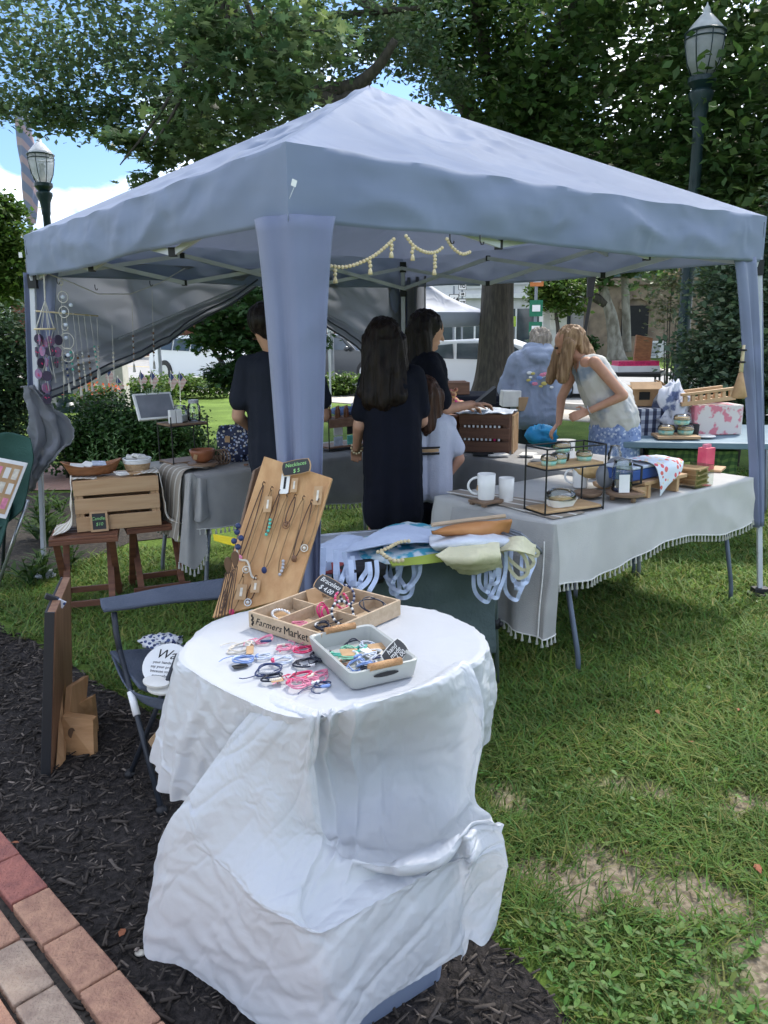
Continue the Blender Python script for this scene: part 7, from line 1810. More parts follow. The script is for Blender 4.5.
# ================================================================== vegetation
def leafmat(name,c1,c2,tr=.35): return mat(name,c1,.5,c2,scale=1.2,attr='col',trans=tr,spec=.35)
oakL = leafmat('oak_leaves',(.115,.175,.095),(.08,.135,.07),.55)  # oak leaf colour raised to imitate bluish lens glare and haze
mapL = leafmat('maple_leaves',(.085,.15,.045),(.05,.10,.032),.5)
lite = leafmat('light_leaves',(.10,.17,.035),(.06,.115,.025),.4)
shrL = leafmat('shrub_leaves',(.075,.125,.055),(.045,.085,.04),.3)
hedL = leafmat('hedge_needles',(.035,.09,.018),(.02,.055,.012),.2)
bark = mat('bark',(.075,.065,.052),.95,(.04,.036,.03),scale=6,stretch=(4,4,.8),bump=1.,bscale=12)
bark_l = mat('pale_bark',(.30,.28,.24),.9,(.14,.125,.10),scale=2.5,stretch=(2,2,1),bump=.7,bscale=14)
LEAF4 = ([(-.5,0,0),(0,-.32,.07),(.5,0,-.03),(0,.32,.07)],[(0,1,2,3)])
_a = [(0,.02),(.12,.30),(.22,.12),(.42,.44),(.50,.15),(.80,.30),(.72,.08),(1.1,0)]
LOBE = ([(x-.4,y,.12*y*y-.1*x*x) for x,y in _a]+[(x-.4,-y,.12*y*y-.1*x*x) for x,y in _a[-2::-1]],[tuple(range(15))])
def clump_pts(cl,per):
 """cl: (centre, radius, density) -> leaf points crowded into twig clusters with gaps between"""
 out = []
 for c,r_,dn in cl:
  nt_ = max(3,int(per*dn)); u = rng.normal(0,1,(nt_,3)); u /= np.linalg.norm(u,axis=1,keepdims=True); rr = r_*rng.uniform(.25,1,(nt_,1))**.5
  tw = np.array(c)+u*rr*np.array([1,1,.8]); k = 22; s = .20*r_**.5
  p = np.repeat(tw,k,axis=0)+rng.normal(0,1,(nt_*k,3))*np.array([s,s,s*.55]); out.append(p)
 return np.concatenate(out)
def crown(parent,pts,size,m,tm,tilt=.7,name='crown',var=.3):
 n = len(pts); g = rng.uniform(1-var,1+var,(n,1)); c = g*np.stack([rng.uniform(.85,1.2,n),np.ones(n),rng.uniform(.7,1.1,n)],1)
 return scatter(name,pts,rng.uniform(.7,1.25,n)*size,tm[0],tm[1],m,tilt,c,parent=parent)
def limb(parent,pts,r0,r1,m,name='trunk',n=12,flare=0):
 ps = catmull(np.array([tuple(p) for p in pts],float),26); rs = [r0+(r1-r0)*i/25 for i in range(26)]
 if flare: rs = [r+flare*math.exp(-i/2.2) for i,r in enumerate(rs)]
 mb = MB(); mb.tube([tuple(p) for p in ps],rs,n); return mb.build(name,m,parent,smooth=True)
T0 = D(494,395,15.6); T0.z = 0
tr_ = empty('maple_tree',T0,0,'massive dark green maple rising behind the tent with a thick fluted trunk','tree')
P = []
for i in range(40):
 z = 5.2*(i/39)**1.6; row = []; r_ = .315+.42*math.exp(-z/.33)*1.0+.05*math.exp(-z/1.2)-.012*z
 for j in range(48):
  a = 2*PI*j/48; fl = 1+.07*math.sin(a*3+1)+.04*math.sin(a*7+z)+.22*math.exp(-z/.4)*math.sin(a*4+.5); row.append((T0.x+r_*fl*math.cos(a)+.02*z*.3,T0.y+r_*fl*math.sin(a),z-.03))
 P.append(row)
mb = MB(); mb.grid(P,closed=True); mb.build('trunk',bark,tr_,smooth=True)
tt = T0+V((0,0,5.0))
for e,r_ in ((V((4.5,-.5,8.5)),.16),(V((-4.2,-.6,7.8)),.16),(V((1.5,2.5,10)),.15),(V((2.4,-3.6,7.6)),.13),(V((-1.6,-3.0,8.4)),.12),(V((7.5,.5,7.0)),.11)): limb(tr_,[tt-V((0,0,.4)),tt.lerp(T0+e,.4)+V((0,0,.5)),T0+e],r_*1.3,.03,bark,'branch',8)
cl = []
for x,y,Y,r_,d in ((480,60,15,1.0,1),(540,40,15,1.5,1),(620,50,14,1.6,1.1),(700,60,13,1.5,1.1),(760,50,12,1.6,1.1),(500,130,14.5,1.1,1),(560,110,14,1.4,1.1),(640,130,13,1.5,1.1),(720,150,12,1.3,1.1),(780,140,11,1.4,1.1),(600,180,13.5,1.2,1),(690,200,12.5,1.1,1),(760,215,11.5,1.1,1),(530,-30,15,1.8,1),(650,-40,13,1.9,1),(750,-50,12,1.9,1),(440,20,15,.9,.9),(450,-40,14,1.4,1),(840,80,11,1.7,.9),(850,180,10.5,1.5,.9),(540,170,14.5,1.0,1),(490,165,15.5,.8,.9),
      (520,60,16.5,1.8,1),(620,100,16,2.0,1),(720,100,15.5,2.2,1),(820,120,15,2.2,1),(560,200,16,1.3,.9),(680,240,15,1.2,.8),(900,120,13,2,.8)):
 cl.append((tuple(D(x,y,Y)),r_,d))
for x,y,z,r_ in ((4.5,12,10.5,2.2),(7,11,10.5,2.3),(2.5,13.5,11,2.2),(5.5,8.8,9.8,2.0),(8.5,8.5,9.5,2.2),(3.5,9.5,10.5,1.9),(6.5,14.5,12,2.4),(3.2,16.5,11.5,2.3),(.8,15,11,1.8),(6.8,7.2,8.5,1.8),(4.6,7.4,9.2,1.6)): cl.append(((x,y,z),r_,.42))
crown(tr_,clump_pts(cl,66),.165,mapL,LEAF4,.75,var=.5)
O0 = V((-9.5,13.0,0)); ok = empty('oak_tree',O0,0,'wide oak spreading its leafy limbs over the upper left of the picture','tree')
limb(ok,[O0,O0+V((.3,0,2.5)),O0+V((.8,-.4,5.5)),O0+V((1.6,-1,9))],.42,.2,bark,flare=.25)
Lp = [O0+V((.8,-.4,5.2)),D(60,-110,13),D(190,-30,12.5),D(290,80,12.2),D(345,88,12),D(375,70,11.8),D(395,40,11.6)]
limb(ok,Lp,.20,.05,bark,'branch',10)
limb(ok,[D(190,40,12.5),D(300,20,12.2),D(420,8,12)],.09,.03,bark,'branch',8)
limb(ok,[D(310,90,12.1),D(340,103,12),D(368,78,12)],.13,.09,bark,'branch',8)
cl = []
for x,y,Y,r_,d in ((10,20,12,1.1,.9),(60,15,12,1.1,.9),(120,10,12,1.1,.9),(180,20,12,1.1,1),(240,10,12,1.2,1),(300,15,12,1.1,1),(360,15,12,1.0,.9),(410,15,12.5,.8,.9),(20,75,12,.8,.8),(60,85,12,.7,.8),(95,95,12,.6,.7),(130,75,12,.8,.9),(165,95,12,.6,.8),(190,70,12,.8,1),(5,105,12.5,.35,.6),(75,120,12,.3,.5),(120,118,12,.32,.6),(40,112,12,.3,.5),(240,70,12,.8,1),(300,60,12,.8,1),(350,50,12.3,.6,.9),(150,40,13,1.2,1),(60,50,13,1.0,.9),(400,50,13,.5,.8),(440,80,13.5,.45,.8),(180,120,12,.4,.8),(200,140,12,.35,.9),(230,130,12,.55,1),(270,110,12,.6,1),(-40,30,12,1.2,.8),(340,-30,12,1.3,.9),(200,-40,12,1.5,.9),(60,-40,12,1.5,.9)):
 cl.append((tuple(D(x,y,Y)),r_,d))
for x,y,z,r_ in ((-6,12,8.5,2),(-3.5,11,9,2),(-1,11,8.8,1.8),(-8,10.5,8.5,2),(-4.5,9,8.6,1.6),(-11,13,8.5,2.2)): cl.append(((x,y,z),r_,.35))
crown(ok,clump_pts(cl,36),.10,oakL,LEAF4,.8,var=.35)
N0 = V((-4.6,7.6,0)); nk_ = empty('young_oak',N0,0,'nearer oak with lobed leaves reaching in above the left slope of the tent roof','tree')
limb(nk_,[N0,N0+V((.1,0,2)),N0+V((.4,-.2,4.6)),N0+V((1.8,0,5.3)),D(232,-45,7.5)],.10,.05,bark,flare=.05)
for e in ((150,150),(200,120),(260,110),(300,60),(330,30),(120,165),(230,60)): limb(nk_,[D(230,-45,7.5),D((225+e[0])/2,(30+e[1])/2-6,7.4),D(*e,7.3)],.03,.005,bark,'twig',6)
cl = [(tuple(D(x,y,Y)),r_,d) for x,y,Y,r_,d in ((200,40,7.4,.45,.8),(250,30,7.3,.5,1),(300,30,7.5,.4,.8),(230,90,7.3,.42,1),(280,85,7.4,.36,.9),(200,110,7.5,.32,.8),(245,125,7.3,.25,.8),(180,140,7.5,.20,.7),(330,40,7.6,.3,.5),(215,60,7.2,.4,.9),(160,155,7.5,.16,.3),(135,150,7.5,.12,.2),(115,145,7.4,.10,.16),(150,175,7.4,.14,.3),(270,55,7.2,.4,.8),(215,150,7.6,.2,.7),(300,100,7.7,.15,.4),(220,-30,7.4,.6,.8))]
crown(nk_,clump_pts(cl,11),.12,leafmat('young_oak_leaves',(.13,.20,.09),(.085,.14,.06),.5),LOBE,.6,var=.35)
S0 = V((-1.95,10.6,0)); t2 = empty('young_maple',S0,0,'small dark green maple behind the back left opening of the tent','tree')
limb(t2,[S0,S0+V((.05,0,1)),S0+V((.0,0,2.6))],.075,.03,bark); limb(t2,[S0+V((.02,0,.9)),S0+V((-.35,.2,1.4)),S0+V((-.5,.1,2.2))],.04,.015,bark,'branch')
cl = [(tuple(D(x,y,Y)),r_,d) for x,y,Y,r_,d in ((245,310,10.4,.4,1),(225,325,10.6,.4,1),(260,335,10.5,.35,1),(205,335,10.6,.22,.8),(240,350,10.4,.28,.8),(225,375,10.3,.2,.8),(262,300,10.6,.4,1),(280,320,10.8,.4,1),(300,340,10.8,.35,.9),(240,385,10.3,.14,.6),(235,290,10.7,.5,.9))]
crown(t2,clump_pts(cl,24),.11,leafmat('young_maple_leaves',(.045,.105,.028),(.028,.07,.02),.3),LOBE,.6)
def bush(name,pts,r_,m,label,cat='shrub',size=.05,per=60,tm=LEAF4,base=None,tilt=.8,stem=True,group=None):
 b = V(base or (pts[0][0],pts[0][1],0)); b.z = 0; o = empty(name,b,0,label,cat,group)
 P_ = clump_pts([(tuple(p),r_,1) for p in pts],per); P_[:,2] = np.abs(P_[:,2])+.01
 crown(o,P_,size,m,tm,tilt,'foliage')
 if stem:
  mb = MB()
  for p in pts[:6]: mb.tube([(b.x,b.y,0),tuple(V(b).lerp(V(p),.6)),tuple(p)],[.015,.01,.004],5)
  mb.build('stems',bark,o)
 return o
for i,(x,lb) in enumerate(((100,'rounded dark green yew bush at the left of the clipped row'),(128,'rounded dark green yew bush in the middle of the clipped row'),(156,'rounded dark green yew bush at the right of the clipped row by the rack'))):
 b = Z(x,455,0)*.86; b.z = 0; bush('yew_bush',[b+V((a*.28,c_*.28,.25+.22*d)) for a in (-1,0,1) for c_ in (-1,0,1) for d in (0,1)]+[b+V((0,0,.75))],.22,hedL,lb,'bush',.05,28,group='yew bushes left of the tent')
def stalk(name,b,h,n,m,label,lsz=.11,cat='plant',spread=.12,group=None,fl=None):
 o = empty(name,b,0,label,cat,group); st = MB(); cs = []; rt = []; sz = []
 for k in range(n):
  a = random.uniform(0,6.28); tip = b+V((math.cos(a)*spread*random.random(),math.sin(a)*spread*random.random(),h*random.uniform(.75,1))); st.tube([b,b.lerp(tip,.5)+V((0,0,.02)),tip],[.005,.004,.002],5)
  m_ = int(h/.035)
  for q in range(m_):
   s = .15+.85*q/m_; an = q*2.4+k; cs.append(tuple(b.lerp(tip,s))); rt.append(np.array(Matrix.Rotation(an,3,'Z') @ Matrix.Rotation(-.55,3,'Y'))); sz.append(lsz*(1.15-.6*s))
 st.build('stem',leaf_g,o)
 n_ = len(cs); T = [(0,-.04,0),(.4,-.13,.05),(1,0,-.12),(.4,.13,.05),(0,.04,0)]
 scatter('leaves',cs,sz,T,[(0,1,2,3,4)],m,rots=np.array(rt),col=rng.uniform(.8,1.25,(n_,1))*np.ones((n_,3)),parent=o)
 return o
lily = leafmat('lily_leaves',(.10,.19,.06),(.065,.13,.04),.3)
nm = ['first','second','third','fourth','fifth','sixth','seventh']
for i,(x,y,h) in enumerate(((98,462,.75),(113,460,.85),(126,458,.6),(148,458,.55),(86,466,.4),(178,462,.55),(190,456,.5))): b = Z(x,y+34,0); stalk('lily_plant',b,h*.8,3,lily,f'leafy lily stalks, {nm[i]} of the group behind the crate ' + ('tall and upright' if h > .7 else 'low and loose' if h < .45 else 'of medium height'),group='lily stalks in the bed')
for i,(x,y) in enumerate(((44,600),(30,605),(52,560),(62,535),(38,560),(70,590))): b = Z(x,y-20,0); stalk('hosta_plant',b,.22,5,lite,f'low light green leafy plant, {nm[i]} from the front in the bed behind the left leg',.15,spread=.2,group='low plants by the left tent leg')
b = Z(48,545,0); stalk('fern_plant',b,.42,6,lite,'light green broad leaved plant in front of the brick walkway',.2,spread=.15)
bush('rhododendron',[D(x,y,8.2) for x,y in ((-5,330),(8,350),(5,380),(10,410),(-10,400),(2,430),(-10,440),(12,370))],.35,shrL,'dark leafy shrub at the far left edge beside the tent','shrub',.06,60)
tl = empty('ash_tree',V((-9.2,15,0)),0,'light green tree at the far left edge above the neighbouring tent','tree'); limb(tl,[(-9.2,15,0),(-9.2,15,2.5),(-9,15,4.2)],.12,.05,bark)
crown(tl,clump_pts([(tuple(D(x,y,15)),r_,1) for x,y,r_ in ((0,210,.35),(5,235,.5),(12,255,.5),(0,270,.6),(10,285,.4),(-20,240,.9),(-30,280,1))],50),.12,lite,LEAF4)
vb = [D(x,y,Y) for x,y,Y in ((728,300,8.6),(722,330,8.5),(745,290,8.8),(760,300,8.6),(722,360,8.2),(745,350,8.2),(712,385,8.3),(735,390,8.0),(755,380,8.2),(780,330,8.5),(785,370,8.2),(785,290,8.8),(735,270,9.0),(760,262,9.0),(728,415,8.2),(755,415,8.2),(785,410,8.2),(805,330,8.6),(815,290,8.8),(708,355,8.6),(790,240,9),(810,200,9.2))]
bush('viburnum_bush',vb,.36,leafmat('viburnum_leaves',(.10,.15,.09),(.06,.10,.06),.3),'big dark leafy viburnum bush behind the right leg of the tent','bush',.075,50,base=(4.0,8.8,0),tilt=.6)
# ================================================================== buildings
wht = mat('white_siding',(.62,.62,.60),.8,(.56,.56,.55),scale=3); glz = mat('dark_window_glass',(.03,.04,.05),.12,(.06,.08,.09),scale=1.5,spec=.8)
stone = mat('brown_stone',(.27,.21,.145),.9,(.17,.13,.095),scale=2.2,bump=.6,bscale=6); tanb = mat('tan_brick',(.38,.26,.14),.9,(.28,.19,.10),scale=5,bump=.5,bscale=20)
def wall_thing(name,c0,c1,h,dep,m,label,cat='building',name2='wall'):
 """front face between two ground points"""
 a,b = V(c0),V(c1); d = (b-a).normalized(); n = V((-d.y,d.x,0)); n = n if n.y > 0 else -n; o = empty(name,a.lerp(b,.5)+n*dep/2,0,label,cat); mb = MB(); mb.prism([a,b,b+n*dep,a+n*dep],(0,0,1),h); mb.build(name2,m,o)
 Rm = frame_mat(d,(0,0,1))
 def put(nm_,u,z,w_,h_,m_,pr=.04,th_=.08,par=None): mb = MB(); mb.box(a+d*u+V((0,0,z))-n*(pr),(w_,h_,th_),Rm); return mb.build(nm_,m_,par or o)
 return o,put,(b-a).length
YB = 45.; g0 = D(395,360,YB); g1 = D(650,360,YB+1.5); g0.z = g1.z = 0
o,put,Lw = wall_thing('white_building',g0,g1,9.5,9,wht,'long white two storey shop building across the street')
def xu(px): return (D(px,340,YB).x-g0.x)*Lw/(g1.x-g0.x)
for px,w_,z0,z1 in ((471,.9,3.9,6.2),(516,.9,4.1,6.3),(420,.9,3.9,6.2),(552,.9,4.1,6.3),(595,.9,4.1,6.3)):
 f = put('window',xu(px),(z0+z1)/2,w_*1.35,z1-z0+.3,wht,.05); put('pane',xu(px),(z0+z1)/2,w_*1.1,z1-z0,glz,.1,.04,f); put('glazing_bar',xu(px),(z0+z1)/2,w_*1.1,.08,wht,.13,.03,f)
put('cornice',Lw/2,3.35,Lw,.25,white,.10,.3)
for px,w_ in ((517,3.0),(500,1.2),(455,2.4),(475,1.2),(560,1.5)):
 f = put('shop_window',xu(px),1.5,w_,2.3,glz,.06); put('mullion',xu(px),1.5,.1,2.3,white,.11,.04,f)
mb = MB(); mb.box(D(511.5,321.5,YB-.4),(.5,.05,.55)); mb.build('window_poster',mat('yellow_green_poster',(.45,.6,.08),.6),base=D(511,322,YB-.4),label='yellow green poster in the shop window right of the big trunk',cat='poster')  # poster in one plain yellow green colour
g0 = D(588,355,44.); g1 = D(690,355,43.); g0.z = g1.z = 0
o,put,Lw = wall_thing('stone_building',g0,g1+V((6,0,0)),11,9,stone,'brown stone building with a raised base behind the forked tree')
def xs_(px): return (D(px,340,43.5).x-g0.x)
put('brick_upper',xs_(640),6.4,5.6,4.6,tanb,.05,.1); put('stone_base',xs_(650),.55,12,1.1,stone,.12,.25); put('belt_course',xs_(650),3.95,12,.35,stone,.12,.25)
for px,z,w_,h_ in ((642,5.4,1.3,2.6),(690,5.4,1.3,2.6),(611,5.4,.9,2.4)):
 f = put('window',xs_(px),z,w_*1.2,h_*1.1,dark_metal,.12); put('pane',xs_(px),z,w_,h_,mat('green_glass' + str(px),(.03,.07,.06),.1,spec=.8),.17,.04,f)
put('doorway',xs_(635),1.4,1.4,2.6,ink,.16,.1)
for k in range(7):
 mb = MB(); a = PI*k/6; mb.box(V((g0.x+xs_(635)+.75*math.cos(a),g0.y-.28,2.7+.45*math.sin(a))),(.35,.18,.2),Euler((0,-a+PI/2,0)).to_matrix()); mb.build('arch_stone',stone,o)
c = D(654,348,41); c.z = .45; ob = empty('air_conditioner',(c.x,c.y,0),0,'white air conditioner unit on the lawn in front of the stone building','air conditioner'); mb = MB(); mb.box(c,(1.05,.5,.85)); mb.build('housing',wht,ob,bevel=.03)
mb = MB(); mb.ring(c+V((-.12,-.26,0)),.3,.02,(0,1,0),24,5)
for k in range(5): mb.ring(c+V((-.12,-.26,0)),.05+.05*k,.008,(0,1,0),20,4)
mb.build('fan_grille',grey_metal,ob)
g0 = V((-60,62,0)); g1 = V((-12,62,0))
far = leafmat('distant_leaves',(.055,.10,.03),(.035,.07,.022),.3)
for i,(x,y,h,lb) in enumerate(((-30,50,5,'distant tree, leftmost behind the street'),(-22,52,6,'distant tree, second from the left behind the street'),(-15,50,5.5,'distant tree, third from the left behind the street'),(-8.5,52,6,'distant tree, fourth from the left behind the street'),(-2.5,54,6,'distant tree just left of the white building'),(26,50,8,'distant tree right of the stone building'),(34,46,8,'distant tree at the far right'))):
 o = empty('distant_tree',(x,y,0),0,lb,'tree','trees beyond the street'); limb(o,[(x,y,0),(x,y,h*.5),(x,y,h*.8)],.25,.1,bark)
 crown(o,clump_pts([((x+random.uniform(-2.5,2.5),y+random.uniform(-1,1),h*.28+random.random()*h*.65),1.6,1) for q in range(9)],24),.34,far,LEAF4)
mb = MB(); mb.box((-14,58,2.2),(22,6,4.4)); hb = empty('brick_house',(-14,58,0),0,'low red brick house behind the distant trees on the left','house'); mb.build('wall',mat('far_red_brick',(.30,.13,.09),.9),hb)
mb = MB(); mb.prism([(-26,54.5,4.4),(-2,54.5,4.4),(-2,58,6.6),(-26,58,6.6)],(0,1,.1),.2); mb.prism([(-26,61.5,4.4),(-2,61.5,4.4),(-2,58,6.6),(-26,58,6.6)],(0,-1,.1),.2); mb.build('roof',grey_metal,hb)
F0 = D(617,354,38); F0.z = 0; o = empty('forked_tree',F0,0,'pale barked forked tree on the lawn before the stone building','tree')
limb(o,[F0,D(612,320,38),D(606,300,38),D(598,270,38),D(585,240,38)],.30,.18,bark_l,flare=.25); limb(o,[D(627,352,38.5),D(626,310,38.5),D(624,260,38.5)],.22,.17,bark_l); limb(o,[D(606,303,38),D(590,295,38),D(575,290,38),D(563,280,38)],.25,.10,bark,'branch')
crown(o,clump_pts([(tuple(D(x,y,Y)),r_,d) for x,y,Y,r_,d in ((585,270,38,1.4,.8),(610,262,38,1.2,.6),(575,262,38,1.4,.8),(640,262,38,1.0,.5),(560,250,37,2,.9),(620,235,38,2.5,.8),(660,220,38,2.5,.8))],26),.36,mapL,LEAF4)
b = D(560,350,33); b.z = 0; o = empty('street_tree',b,0,'small light green street tree in front of the white building','tree'); limb(o,[b,D(558,330,33),D(556,310,33),D(560,290,33)],.10,.05,bark)
crown(o,clump_pts([(tuple(D(x,y,33)),r_,.9) for x,y,r_ in ((545,300,.7),(560,290,.9),(575,300,.7),(550,282,.8),(572,284,.8),(558,305,.6),(540,290,.5))],26),.2,lite,LEAF4)
b = D(672,330,12.); bush('serviceberry',[D(x,y,12.2) for x,y in ((668,300),(676,320),(680,345),(672,275),(686,290),(664,320),(684,365))],.28,leafmat('dry_pale_leaves',(.24,.22,.15),(.13,.16,.09),.3),'sparse shrub with pale leaves left of the big dark bush','shrub',.08,6,base=(b.x,b.y,0))
bush('boxwood',[D(x,347,36) for x in (568,576,584)],.55,hedL,'clipped dark green bush in front of the white building','bush',.16,60)
# ================================================================== lamps, flag, signs
def lamp(x,y,H,label):
 o = empty('street_lamp',(x,y,0),0,label,'street lamp'); gm = mat('dark_green_iron' + str(len(MATS)),(.010,.028,.032),.4,(.008,.022,.026),scale=9)
 mb = MB(); mb.lathe([(.24,0),(.24,.12),(.17,.2),(.16,.65),(.11,.75),(.085,.9),(.07,H-1.35),(.085,H-1.3),(.085,H-1.25),(.10,H-1.1),(.15,H-.98),(.15,H-.93),(.10,H-.9),(.17,H-.82),(.17,H-.76)],(x,y,0),20); mb.build('post',gm,o,smooth=True,sharp=.5)
 mb = MB(); mb.lathe([(.12,H-.76),(.19,H-.62),(.235,H-.40),(.225,H-.26)],(x,y,0),24); gl = mb.build('globe',mat('lamp_glass'+str(len(MATS)),(.7,.72,.74),.1,trans=.5,alpha=.55),o,smooth=True)
 mb = MB(); mb.lathe([(.05,H-.74),(.06,H-.6),(.04,H-.5),(.07,H-.45),(.03,H-.4)],(x,y,0),12); mb.build('lamp_fitting',MATS['green_grey_tube'] if False else grey_metal,gl,smooth=True)
 mb = MB(); mb.lathe([(.235,H-.26),(.20,H-.20),(.13,H-.12),(.075,H-.06),(.05,H-.04),(.04,H+.02),(.015,H+.05),(.004,H+.09)],(x,y,0),24); mb.build('glass_cap',mat('frosted_cap'+str(len(MATS)),(.75,.77,.8),.2,trans=.4),o,smooth=True)
 mb = MB(); mb.ring((x,y,H-.26),.24,.014,n=28); mb.ring((x,y,H-.33),.238,.009,n=28)
 for k in range(8): a = k*PI/4; mb.tube([(x+.13*math.cos(a),y+.13*math.sin(a),H-.76),(x+.205*math.cos(a),y+.205*math.sin(a),H-.6),(x+.245*math.cos(a),y+.245*math.sin(a),H-.4),(x+.243*math.cos(a),y+.243*math.sin(a),H-.25)],.007,5)
 mb.build('globe_cage',gm,o,smooth=True)
p = D(48,220,16.0); lamp(p.x-.02,16.0,D(43,140,16).z,'old fashioned street lamp with glass globe, left one against the sky'); q = D(697,150,10.9); lamp(q.x,10.9,D(703,10,10.9).z,'old fashioned street lamp with glass globe, right one before the dark maple')
b = D(28,200,26); b.z = 0; o = empty('flagpole',b,0,'flagpole with a furled flag at the far left against the sky','flagpole'); top = D(22,112,26); top.x = b.x; mb = MB(); mb.tube([b,(b.x,b.y,top.z)],[.09,.06],10); mb.ball((b.x,b.y,top.z+.1),.12); mb.build('pole',grey_metal,o,smooth=True)
P = []
for i in range(40):
 z = top.z-.1-3.1*i/39; w_ = .16+.25*math.sin(PI*min(1,i/39*.9+.1)); P.append([V((b.x+w_*(math.cos(a)*.6+.35)+.05*math.sin(a*3+i*.2),b.y-.05+w_*.5*math.sin(a),z)) for a in [2*PI*j/20 for j in range(20)]])
mb = MB(); mb.grid(P,closed=True); mb.build('furled_flag',stripes('flag_cloth',(.14,.16,.24),(.30,.22,.24),1.2,'DIAGONAL',.6),o,smooth=True)
def signpost(px,py,Y,label):
 c = D(px,py,Y); o = empty('route_sign',(c.x,c.y,0),0,label,'road sign'); mb = MB(); mb.tube([(c.x,c.y+.04,0),(c.x,c.y+.04,c.z+.4)],.03,8); mb.build('post',grey_metal,o); return o,c
o,c = signpost(454,300,24,'white route sign reading 164 with an arrow plate below it')
def plate(o,c,w_,h_,txt,sz,dx_=0,dz=0):
 p = c+V((dx_,0,dz)); mb = MB(); mb.box(p,(w_,.02,h_)); mb.build('plate',ink,o,bevel=.01); mb = MB(); mb.box(p+V((0,-.013,0)),(w_*.88,.01,h_*.88)); mb.build('plate_face',white,o,bevel=.01); text(txt,sz,ink,o,p+V((0,-.021,0)),(PI/2,0,0),bold=.006)
plate(o,c,.32*.9,.34,'164',.17); plate(o,c,.22,.2,'I',.16,0,-.30)
o,c = signpost(462.5,290,24,'taller sign post with three small white plates right of the 164 sign'); plate(o,c,.24,.2,'TO',.12,0,.10); plate(o,c,.2,.12,'US',.08,0,-.12); plate(o,c,.22,.26,'27',.15,0,-.38)
def smalltent(name,c,s,ez,pz,label,m,rz=.6):
 o = empty(name,c,0,label,'tent'); cs = [V(c)+Matrix.Rotation(rz,3,'Z') @ V((a*s/2,b_*s/2,0)) for a,b_ in ((-1,-1),(1,-1),(1,1),(-1,1))]; mb = MB(); pk = at(V(c),pz)
 for k in range(4):
  a,b_ = at(cs[k],ez),at(cs[(k+1) % 4],ez); mb.grid([[lerp(a,b_,j/12)+V((0,0,-.24-.03*math.sin(PI*j/12))) for j in range(13)],[lerp(a,b_,j/12) for j in range(13)]]+[[lerp(lerp(a,b_,j/12),pk,i/8)+V((0,0,-.16*4*(j/12)*(1-j/12)*math.sin(PI*i/8)-.12*math.sin(PI*i/8))) for j in range(13)] for i in range(1,9)])
  m2 = MB(); m2.tube([at(cs[k],0),at(cs[k],ez)],.02,8); m2.build('leg',white_metal,o)
 mb.build('canopy',m,o,smooth=True,solid=.003,sharp=.6)
wt = fabric('pale_tent_fabric',(.50,.54,.64),(.44,.48,.58),.35,(.55,.58,.66)); pc = D(408,300,16.2)
smalltent('market_tent',(pc.x,16.2,0),2.3,1.86,2.72,'pale blue market tent behind the back right opening',wt,.62); smalltent('market_tent',(-7.9,11.3,0),3.0,2.0,2.6,'white market tent cut off by the left edge of the picture',wt,.3)
